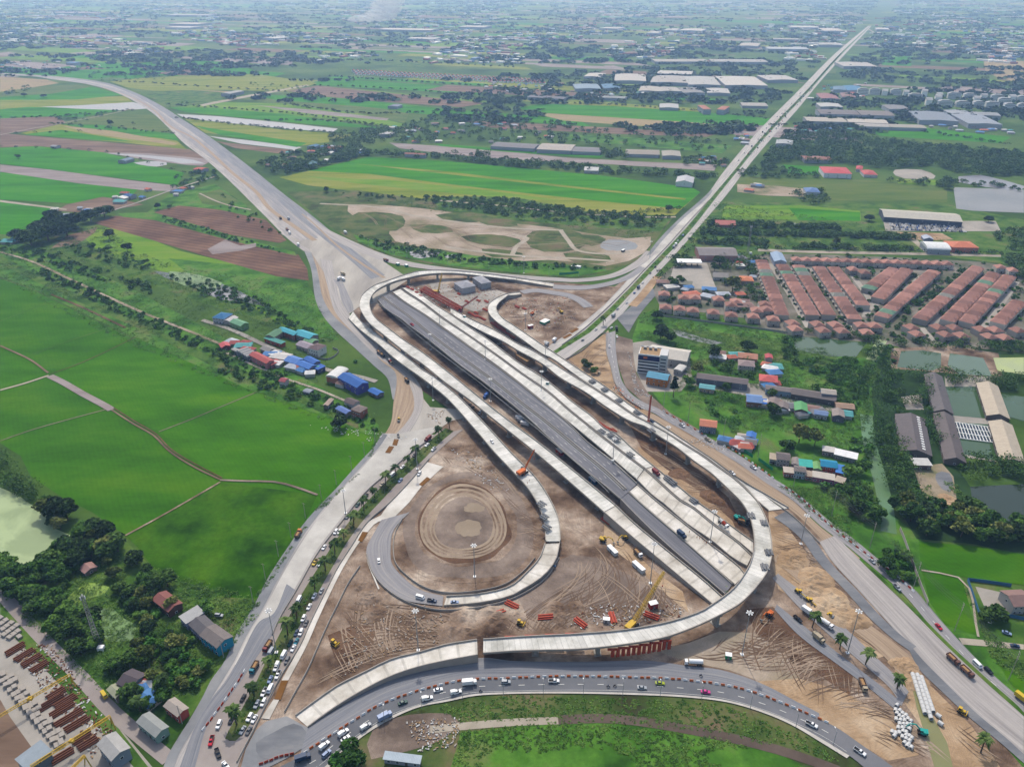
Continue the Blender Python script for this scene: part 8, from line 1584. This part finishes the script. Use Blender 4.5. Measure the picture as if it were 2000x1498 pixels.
# red falsework under the outer edge of the south loop
a_, b_, c_ = [v for k, v in DECKS.items() if 'sweeps round' in k][0]; r = empty('falsework', c_[-1], 0, 'red falsework frames under the outer edge of the south loop', 'falsework'); O = Vector(c_[-1]); k = 0
for i in range(len(c_) - 60, len(c_) - 2):
    for E_ in (a_[i], b_[i]):
        x, y = PIX(E_)
        if 1185 < x < 1312 and y > 1238 and k < 60:
            k += 1; link('frame', MB().box((E_.x - O.x, E_.y - O.y - .6, -O.z + (E_.z - .6) / 2 + 1.2), (1.7, .5, E_.z - 3.2), 'red_steel', rz=.25).box((E_.x - O.x + 2.6, E_.y - O.y - .5, -O.z + (E_.z - .6) / 2 + 1.2), (1.7, .5, E_.z - 3.4), 'red_steel', rz=.25).box((E_.x - O.x, E_.y - O.y - .2, E_.z - O.z - 1.5), (5.2, .9, .8), 'red_steel').build('frame'), r)
        if 944 < x < 1125 and y < 1252 and k < 90 and i % 2:
            k += 1; link('frame', MB().box((E_.x - O.x, E_.y - O.y + .9, E_.z - O.z - .9), (9, .9, 1.6), 'red_steel').build('frame'), r)
# rebar mats and stacked plates on the decks
for i, (x, y, z) in enumerate([(1175, 843, 8), (1193, 850, 8), (1204, 858, 8), (1231, 888, 7.5), (1304, 935, 5.6), (1314, 943, 5.4), (1355, 978, 4), (1157, 746, 8.3), (1181, 762, 8.3), (1209, 783, 8.3), (1244, 806, 8.3), (1272, 842, 8.8), (1467, 1008, 10.2), (1493, 1022, 10.2), (1502, 1080, 10.4), (1494, 1108, 10.4), (1063, 1010, 6), (1058, 985, 7), (1068, 1030, 5.4)]):
    bundle(x, y, z + .05, 10, 7 if x < 1460 else 30, 5.0, 5, 'gravel_dark' if 'gravel_dark' in MAT else 'steel', 'rebar_stack', 'grey steel mat stack on the decks, %s placed' % NW_[i], 'rebar', 'grey mat stacks lying on the decks', .8)
# boxes, cabins, tanks
for x, y, z, L, w, h, m, dx, dy, nm, ct, lb in [(1093, 886, 0, 7, 2.6, 2.8, 'm_red', 10, 9, 'container', 'container', 'red container under the asphalt viaduct'), (1158, 942, 0, 7, 2.6, 2.8, 'm_blue', 10, 9, 'container', 'container', 'dark blue container under the asphalt viaduct'), (1196, 1078, 0, 8, 2.5, 2.4, 'conc_block', 10, 10, 'container', 'container', 'white container beside the muddy puddle'), (1247, 1111, 0, 9, 2.6, 2.6, 'conc_block', 10, 9, 'container', 'container', 'white container near the lattice crane'), (1026, 707, 0, 17, 9, 5, 'timber', 14, 9, 'site_shed', 'shed', 'brown topped site shed between the pale viaducts'), (1064, 632, 0, 9, 6, 3, 'green_net', 12, -6, 'site_shed', 'shed', 'green sided shed in the north-east spiral'), (1036, 641, 0, 5, 3, 3, 'm_red', 8, -2, 'container', 'container', 'red topped cabin beside the spiral mast'), (907, 620, 7, 2.5, 2, 1.8, 'teal_paint', 6, 1, 'water_tank', 'tank', 'teal tank on the viaduct beside the red scaffold'), (1069, 750, 8, 2, 2, 1.6, 'teal_paint', 6, 1, 'water_tank', 'tank', 'teal tank on the second pale viaduct'), (1422, 1285, 0, 3, 2.4, 2.6, 'green_net', 6, 1, 'site_toilet', 'cabin', 'green cabin beside the tall mast bottom right'), (1184, 1214, 0, 3.4, 2.4, 2.2, 'conc_block', 8, 1, 'container', 'cabin', 'small white cabin beside the excavated hole'), (1275, 1186, 0, 4.5, 3, 3.4, 'm_red', 8, -2, 'container', 'container', 'red box with white lid beside the crane boom'), (884, 1278, 0, 1, 1, .3, 'm_blue', 4, 1, 'tarpaulin', 'tarpaulin', 'small blue sheet on the curved ramp'), (1083, 1106, 1.4, 1.6, 1, .5, 'm_blue', 4, 1, 'tarpaulin', 'tarpaulin', 'blue sheet on the loop slab'),
    (1120, 524, 0, 5, 3, 2.5, 'green_net', 6, 1, 'site_shed', 'shed', 'green hut beside the north frontage road'), (1130, 524, 0, 5, 4, 2.5, 'conc_block', 6, 1, 'site_shed', 'shed', 'white hut beside the green frontage hut'), (777, 518, 0, 4, 3, 2.5, 'green_net', 6, 3, 'site_shed', 'shed', 'left green topped hut at the frontage fork'), (794, 521, 0, 4, 3, 2.5, 'green_net', 6, 3, 'site_shed', 'shed', 'right green topped hut at the frontage fork'), (1217, 492, 0, 6, 2.4, 2.6, 'm_dark', 6, -3, 'container', 'container', 'dark box on the sandy lot at the arterial')]:
    for k_, c_ in (('m_red', (176, 60, 54)), ('m_blue', (40, 88, 130)), ('m_dark', (70, 72, 74))):
        if k_ not in MAT: plain(k_, C(*c_), .6)
    p = W(x, y, z); u = W(x + dx, y + dy, z) - p; r = empty(nm, p, math.atan2(u.y, u.x), lb, ct)
    link('body', MB().box((0, 0, h / 2 + .05), (L, w, h), m).build('body'), r)
    if h > 1.5: link('roof', MB().box((0, 0, h + .12), (L + .2, w + .2, .14), 'white_trim' if m != 'timber' else 'load').build('roof'), r); link('door', MB().box((0, -w / 2 - .03, 1.05), (1, .06, 2.0), 'steel').build('door'), r)
# people at work on the dusty ramp
for i, (x, y) in enumerate([(1346, 1041), (1361, 1051), (1366, 1053), (1371, 1052), (1375, 1058), (1379, 1062), (1390, 1066), (1332, 1041)]):
    person(W(x, y, 3.6 - (x - 1330) * .022), random.uniform(0, 6), 'worker in orange clothes and yellow helmet on the dusty ramp, %s from the left' % NW_[(1, 2, 3, 4, 5, 6, 7, 0)[i]], 'workers on the dusty ramp')
for i, (x, y) in enumerate([(1025, 930), (1034, 940), (1030, 945)]): person(W(x, y, 6.4), i * 2.0, 'worker on the western viaduct near the orange crane, %s' % ('leftmost', 'rightmost', 'middle')[i], 'workers near the orange crane')
# barriers, one by one
jm = {}
for k_, m_ in (('w', 'white_trim'), ('o', 'orange'), ('r', 'red_steel')):
    jm[k_] = MB().prism([(-.35, 0), (.35, 0), (.28, .22), (.12, .45), (.1, .95), (-.1, .95), (-.12, .45), (-.28, .22)], -.9, .9, m_).build('jersey_' + k_)
def brow(P, step, cols, where, grp, h=.5, off=0, lim=200, jit=.15):
    c = wpath(P, h); L = sum((c[i + 1] - c[i]).length for i in range(len(c) - 1)); n = min(lim, int(L / step)); q = curve(c, n)
    for i in range(1, n - 1):
        d = (q[i + 1] - q[i - 1]).normalized(); s = Vector((-d.y, d.x, 0)); k_ = cols[i % len(cols)]
        o = link('road_barrier', jm[k_], None, q[i] + s * (off + random.uniform(-jit, jit)), math.atan2(d.y, d.x) - R(90) + random.uniform(-.08, .08))
        tag(o, '%s plastic barrier %s' % ({'w': 'white', 'o': 'orange', 'r': 'red'}[k_], where), 'barrier', grp)
brow('585,1476 633,1444 686,1410 739,1378 792,1357 845,1341 898,1329 997,1324 1080,1321 1212,1322 1319,1326 1398,1335 1452,1346 1500,1362 1553,1383 1627,1415', 2.9, 'owoow', 'in the row dividing the bottom road from the new carriageway', 'barriers between bottom road and new carriageway')
brow('1524,946 1562,972 1600,1008 1650,1050 1700,1088 1745,1120 1790,1160', 2.6, 'rw', 'in the striped row on the edge of the south-east road', 'striped barriers of the south-east road')
brow('482,1302 468,1326 447,1356 425,1388 408,1410 390,1434', 2.6, 'rwr', 'in the curving row left of the palm lanes near the junction', 'barriers left of the palm lanes')
brow('1290,800 1330,824 1362,842 1385,856', 3.2, 'ow', 'beside the south-east road above the orange roofed house', 'barriers by the orange roofed house'); brow('1408,868 1440,884 1480,912 1516,938', 3.0, 'ow', 'beside the green fence on the south-east road', 'barriers beside the green fence')
brow('500,1495 520,1488 545,1478 580,1470', 1.8, 'r', 'in the cluster beside the navy lorry', 'barriers beside the navy lorry')
for P, lb in (('1437,873 1452,882 1470,894', 'left stretch of green fence beside the south-east road'), ('1481,899 1495,909 1509,919', 'right stretch of green fence beside the south-east road'), ('1092,537 1110,536 1130,534', 'green mesh fence beside the north frontage road')):
    barrier_line('fence', lb, P, [(0, .1), (1, .1)], w=.08, h=2.4, n=14, m='green_net', cat='fence')
plain('wall_blue', C(70, 120, 160), .7)
for P, lb in (('1889,1134 1930,1139 1974,1146', 'blue wall along the top of the small compound'), ('1889,1134 1899,1162 1911,1199', 'blue wall down the left side of the small compound'), ('1945,1200 1975,1206 2005,1212', 'blue wall along the bottom of the small compound')):
    barrier_line('compound_wall', lb, P, [(0, .1), (1, .1)], w=.15, h=2.2, n=12, m='wall_blue', cat='wall')
barrier_line('boundary_wall', 'pale grey boundary wall running beside the right hand rice field', '1757,1034 1766,1056 1778,1090 1794,1135 1812,1180', [(0, .1), (1, .1)], w=.2, h=2.4, n=20, m='pole_conc', cat='wall')
barrier_line('boundary_wall', 'garden wall of the white two storey villa', '600,692 640,703 662,687 650,681', [(0, .1), (1, .1)], w=.15, h=1.6, n=16, m='pole_conc', cat='wall')
barrier_line('boundary_wall', 'wall along the pond side of the detached houses', '1290,618 1400,632 1540,652 1560,656', [(0, .1), (1, .1)], w=.15, h=2, n=20, m='pole_conc', cat='wall')
# ---------------------------------------------------------------- concrete pipes
def pipering():
    mb = MB(); n = 16; v = []
    for y in (-1.1, 1.1):
        for rr_ in (1.0, .78):
            for i in range(n): a = 2 * math.pi * i / n; v.append((rr_ * math.cos(a), y, 1 + rr_ * math.sin(a)))
    f = []
    for i in range(n):
        j = (i + 1) % n; f += [(i, j, 2 * n + j, 2 * n + i), (n + j, n + i, 3 * n + i, 3 * n + j), (j, i, n + i, n + j), (2 * n + i, 2 * n + j, 3 * n + j, 3 * n + i)]
    mb.add(v, f, 'conc_block'); return mb.build('pipe')
PM = pipering()
hp = [(945, 1050), (935, 1085), (965, 1090), (985, 1110), (945, 1110), (962, 1130), (988, 1140), (1010, 1125), (940, 1152), (970, 1160), (1000, 1162), (1026, 1150), (1046, 1168), (965, 1187), (992, 1190), (1020, 1190), (1042, 1196), (955, 1215), (985, 1217), (1010, 1217), (1036, 1226), (910, 1245), (935, 1255), (962, 1252), (990, 1242), (1012, 1250), (925, 1276), (985, 1282), (1010, 1272), (1035, 1277), (1052, 1292), (1012, 1297), (1036, 1312), (1000, 1325), (1030, 1337), (1050, 1360), (1020, 1347)]
for i, (x, y) in enumerate(hp):
    o = link('concrete_pipe', PM, None, W(1500 + x / 3.764, 1100 + y / 3.764, .05), random.uniform(-1.0, -.3)); o.scale = (.85, .8, .85); tag(o, 'white concrete pipe section in the heap beside the teal excavator', 'concrete pipe', 'pipe sections in the heap')
for k, (A, B, n, nm) in enumerate((((1781, 1317), (1806, 1396), 13, 'left'), ((1790, 1318), (1818, 1407), 14, 'middle'), ((1798, 1323), (1822, 1393), 12, 'right'))):
    a, b = W(*A, .2), W(*B, .2); n = int((b - a).length / 2.25); d = (b - a).normalized()
    for i in range(n):
        o = link('concrete_pipe', PM, None, a + (b - a) * ((i + .5) / n), math.atan2(d.y, d.x) + R(90)); tag(o, 'laid concrete pipe in the %s line of the canal, %s from the top' % (nm, NW_[i]), 'concrete pipe', 'pipes laid in the canal')
for x, y, lb in [(1832, 1400, 'loose white pipe section just right of the laid pipes'), (1836, 1415, 'hollow loose pipe section standing at the canal edge')]: tag(link('concrete_pipe', PM, None, W(x, y, .1), .6), lb, 'concrete pipe')
# ---------------------------------------------------------------- precast yard
bm_ = MB().box((0, 0, .75), (2.9, 2.1, 1.2), 'conc_side').build('block')
n = 0
for cc_ in range(3):
    for i in range(16):
        x, y = -2 + i * 7.6 + cc_ * 9, 1322 + i * 9.0 - cc_ * 5
        if y > 1462 or (cc_ == 2 and i % 3 == 0): continue
        o = link('precast_block', bm_, None, W(x, y, .1), R(-52) + random.uniform(-.02, .02)); o.scale = (random.choice((.9, 1, 1.25)), 1, random.choice((1, 1.4))); tag(o, 'pale precast concrete block in the long double row of the casting yard', 'concrete block', 'precast blocks in the long rows')
for i in range(14):
    o = link('precast_block', bm_, None, W(2 + (i % 4) * 10 + i * .6, 1208 + (i // 4) * 11 + (i % 4) * 5, .1), R(-30) + random.uniform(-.2, .2)); tag(o, 'pale precast block in the upper corner of the casting yard', 'concrete block', 'precast blocks in the yard corner')
for k, (A, B, lb) in enumerate([((-25, 1412), (137, 1317), 'upper yellow gantry crane of the precast yard'), ((60, 1496), (215, 1398), 'middle yellow gantry crane of the precast yard'), ((110, 1530), (165, 1475), 'lowest yellow gantry crane of the precast yard')]):
    a, b = W(*A, 7), W(*B, 7); r = empty('gantry_crane', (a.x, a.y, 0), 0, lb, 'gantry crane'); q = b - a; mb = MB(); lattice(mb, (0, 0, 7), (q.x, q.y, 7), 1.1, 1.1, 26, 'yellow', .08); link('beam', mb.build('beam'), r)
    for e in ((0, 0), (q.x, q.y)):
        for s_ in (-2.2, 2.2): d = Vector((-q.y, q.x, 0)).normalized() * s_; link('leg', MB().tube((e[0], e[1], 6.8), (e[0] + d.x, e[1] + d.y, 0), .25, .25, 5, 'yellow').build('leg'), r)
    link('hoist', MB().box((q.x * .5, q.y * .5, 6.8), (2, 1.6, 1.2), 'yellow').build('hoist'), r)
for i, (x, y, L) in enumerate([(30, 1268, 9), (48, 1280, 9), (62, 1290, 9), (78, 1302, 8), (100, 1372, 11), (118, 1388, 12), (135, 1402, 12), (150, 1414, 10), (110, 1355, 8), (128, 1370, 9), (160, 1440, 8), (172, 1452, 8), (122, 1476, 9)]): bundle(x, y, .1, 10, -6, L, 7, 'rust_pile', 'rebar_heap', 'rusty steel heap in the precast yard, %s from the top' % NW_[(0, 1, 2, 3, 5, 7, 8, 9, 4, 6, 10, 11, 12)[i]], 'steel heap', 'rusty steel heaps', .55)
# fish cages
r = empty('fish_cages', (0, 0, 0), 0, 'grid of white framed fish cages floating on the lower green pond', 'fish cages'); c0, c1, c2, c3 = W(1861, 826), W(1933, 836), W(1948, 867), W(1870, 857); mb = MB()
P2 = lambda s, t: (c0.lerp(c1, s)).lerp(c3.lerp(c2, s), t) + Vector((0, 0, .9))
for i in range(13): mb.tube(P2(i / 12, 0), P2(i / 12, 1), .28, .28, 4, 'white_trim')
for j in range(4): mb.tube(P2(0, j / 3), P2(1, j / 3), .34, .34, 4, 'white_trim')
link('frame', mb.build('frame'), r)
for j in range(3):
    for i in range(12):
        a, b, c, d = [P2((i + s) / 12, (j + t) / 3) - Vector((0, 0, .3)) for s, t in ((.14, .14), (.86, .14), (.86, .86), (.14, .86))]; link('net', mesh('net', [a, b, c, d], [(3, 2, 1, 0)], 'dark_glass'), r)
# debris: rubble and timber strewn on the site, nobody could count it
mb = MB()
def litter(s, n, ms, r0=.2, r1=.55, z=.45):
    for x, y in sample(s, int(n * 1.7)): a = random.uniform(r0, r1); mb.box((x, y, z), (a * random.uniform(1, 4), a, .3), random.choice(ms), rz=random.uniform(0, 3))
litter('980,585 1110,580 1130,620 1050,650 1000,620', 240, ['timber', 'conc_block', 'red_steel', 'rust_pile', 'steel']); litter('840,560 960,560 1000,590 940,610 880,590', 260, ['timber', 'conc_block', 'red_steel', 'timber', 'steel']); litter('600,830 800,850 770,880', 40, ['conc_block']); litter('830,810 870,800 860,830', 40, ['conc_block', 'timber'])
litter('700,1180 900,1180 930,1240 760,1280 640,1340', 160, ['timber', 'track_hi', 'conc_side']); litter('1150,1180 1330,1180 1350,1220 1100,1230', 120, ['timber', 'conc_block', 'rust_pile']); litter('20,1260 100,1260 230,1440 180,1480', 300, ['rust_pile', 'timber', 'conc_block', 'rust_pile']); litter('790,1410 900,1400 890,1460 820,1470', 110, ['conc_side', 'conc_block', 'timber']); litter('1330,860 1440,860 1470,880 1400,880', 120, ['conc_block', 'timber', 'steel']); litter('870,870 940,890 1000,960 960,960', 100, ['conc_block', 'timber'])
litter('1200,750 1260,800 1245,800 1195,760', 80, ['orange', 'conc_block', 'rust_pile']); litter('1225,680 1250,760 1280,780 1240,770', 70, ['conc_block', 'steel']); litter('795,560 860,580 900,610 840,600', 90, ['red_steel', 'timber', 'conc_block'], .3, .9, 3)
tag(link('site_debris', mb.build('debris')), 'strewn rubble, planks and scrap on the building site', None, None, 'stuff')
# smoke from a field fire
mb = MB(); b0 = W(738, 44)
for i, (px, pz, r_) in enumerate([(706, 14, 70), (726, 24, 80), (744, 44, 85), (756, 90, 80), (764, 140, 78), (769, 190, 72)]):
    c = W(px, 44); bmx = bmesh.new(); bmesh.ops.create_icosphere(bmx, subdivisions=2, radius=1.0)
    mb.add([(c.x + v.co.x * r_ * 1.5, c.y + v.co.y * r_, pz + 6 + v.co.z * r_ * .8 if i > 2 else max(1, pz + v.co.z * r_ * .5)) for v in bmx.verts], [tuple(v.index for v in f.verts) for f in bmx.faces], 'steel'); bmx.free()
sm = bpy.data.materials.new('smoke'); sm.use_nodes = True; sm.node_tree.nodes.clear(); t = sm.node_tree; so_ = t.nodes.new('ShaderNodeOutputMaterial'); sv_ = t.nodes.new('ShaderNodeVolumePrincipled'); sv_.inputs['Density'].default_value = .009; sv_.inputs['Color'].default_value = (.95, .97, 1, 1); t.links.new(sv_.outputs[0], so_.inputs['Volume'])
o = link('smoke', mb.build('smoke', True)); o.data.materials.clear(); o.data.materials.append(sm); tag(o, 'plume of white smoke rising from a field fire far away', None, None, 'stuff')

# spoil heaps on the site, each its own thing
def heapmesh(sd):
    n, m = 14, 6; v = [(0, 0, 1.0)]; f = []
    for j in range(1, m + 1):
        for i in range(n):
            a = 2 * math.pi * i / n; r = j / m * (1 + .35 * noise.noise((math.cos(a) + sd, math.sin(a), sd))); h = max(0, (1 - (j / m) ** 1.5)) * (1 + .7 * noise.noise((math.cos(a) * j * .5 + sd, math.sin(a) * j * .5, 2 + sd))); v.append((r * math.cos(a), r * math.sin(a), h if j < m else -.05))
    f = [(0, 1 + i, 1 + (i + 1) % n) for i in range(n)]
    for j in range(m - 1):
        for i in range(n): a, b = 1 + j * n + i, 1 + j * n + (i + 1) % n; f.append((a, a + n, b + n, b))
    return v, f
HM = [[mesh('heap', *heapmesh(sd * 3.3), mt) for sd in range(4)] for mt in ('earth', 'sand', 'mud')]
for s_, n_, k_, w_, rr_ in (('880,1195 960,1190 985,1215 940,1240 880,1245', 6, 0, 'between the loop slab and the curved ramp', (5, 9)), ('700,1140 760,1190 700,1230 670,1200', 5, 0, 'on the bare triangle west of the curved ramp', (3, 6)), ('1520,1050 1580,1100 1720,1250 1680,1255 1560,1160', 18, 1, 'in the sand field east of the south loop', (4, 9)), ('1740,1290 1770,1300 1830,1370 1800,1370', 6, 1, 'beside the pipe canal', (3, 6)), ('1040,580 1110,590 1120,625 1060,640', 7, 0, 'inside the north-east spiral', (4, 8)), ('1000,1190 1150,1180 1150,1205 1010,1210', 6, 0, 'above the south loop ramp', (3, 5)), ('1270,860 1400,950 1440,1010 1330,950', 6, 2, 'in the trench between viaducts and edge ramp', (3, 7)), ('1840,965 1872,985 1870,1000 1835,995', 4, 1, 'at the end of the fish farm yard', (5, 8)), ('850,880 950,880 990,930 940,910', 6, 0, 'at the head of the south-west loop', (3, 6))):
    for x, y in sample(s_, n_):
        r_ = random.uniform(*rr_); o = link('spoil_heap', random.choice(HM[k_]), None, (x, y, .2), random.uniform(0, 6)); o.scale = (r_ * 1.25, r_, r_ * .22); tag(o, 'low heap of loose earth ' + w_, 'earth heap', 'earth heaps ' + w_)
# ---------------------------------------------------------------- labels: tell look-alikes apart
byl = {}
for o in COL.objects:
    if o.parent is None and o.get('label') and not o.get('kind') and not o.get('group'): byl.setdefault(o['label'], []).append(o)
for l, os_ in byl.items():
    if len(os_) > 1:
        os_.sort(key=lambda o: PIX(o.location)[0])
        for i, o in enumerate(os_): o['label'] = l + ', ' + NW_[i] + ' from left'
for o in COL.objects:
    if o.get('label') and len(o['label'].split()) > 16: print('LONG', o['label'])
# ---------------------------------------------------------------- haze
hb = MB(); hb.box((0, 30000, 150), (121000, 72000, 306), 'steel')
hm = bpy.data.materials.new('air'); hm.use_nodes = True; hm.node_tree.nodes.clear()
ho = hm.node_tree.nodes.new('ShaderNodeOutputMaterial'); hv = hm.node_tree.nodes.new('ShaderNodeVolumePrincipled')
hv.inputs['Density'].default_value = 1.1e-4; hv.inputs['Color'].default_value = (.34, .56, .96, 1); hv.inputs['Absorption Color'].default_value = (1, 1, 1, 1); hv.inputs['Anisotropy'].default_value = .35
hm.node_tree.links.new(hv.outputs[0], ho.inputs['Volume']); MAT['air'] = hm
hz = link('haze', hb.build('haze')); hz.data.materials.clear(); hz.data.materials.append(hm); tag(hz, 'pale air haze over the plain', None, None, 'stuff')
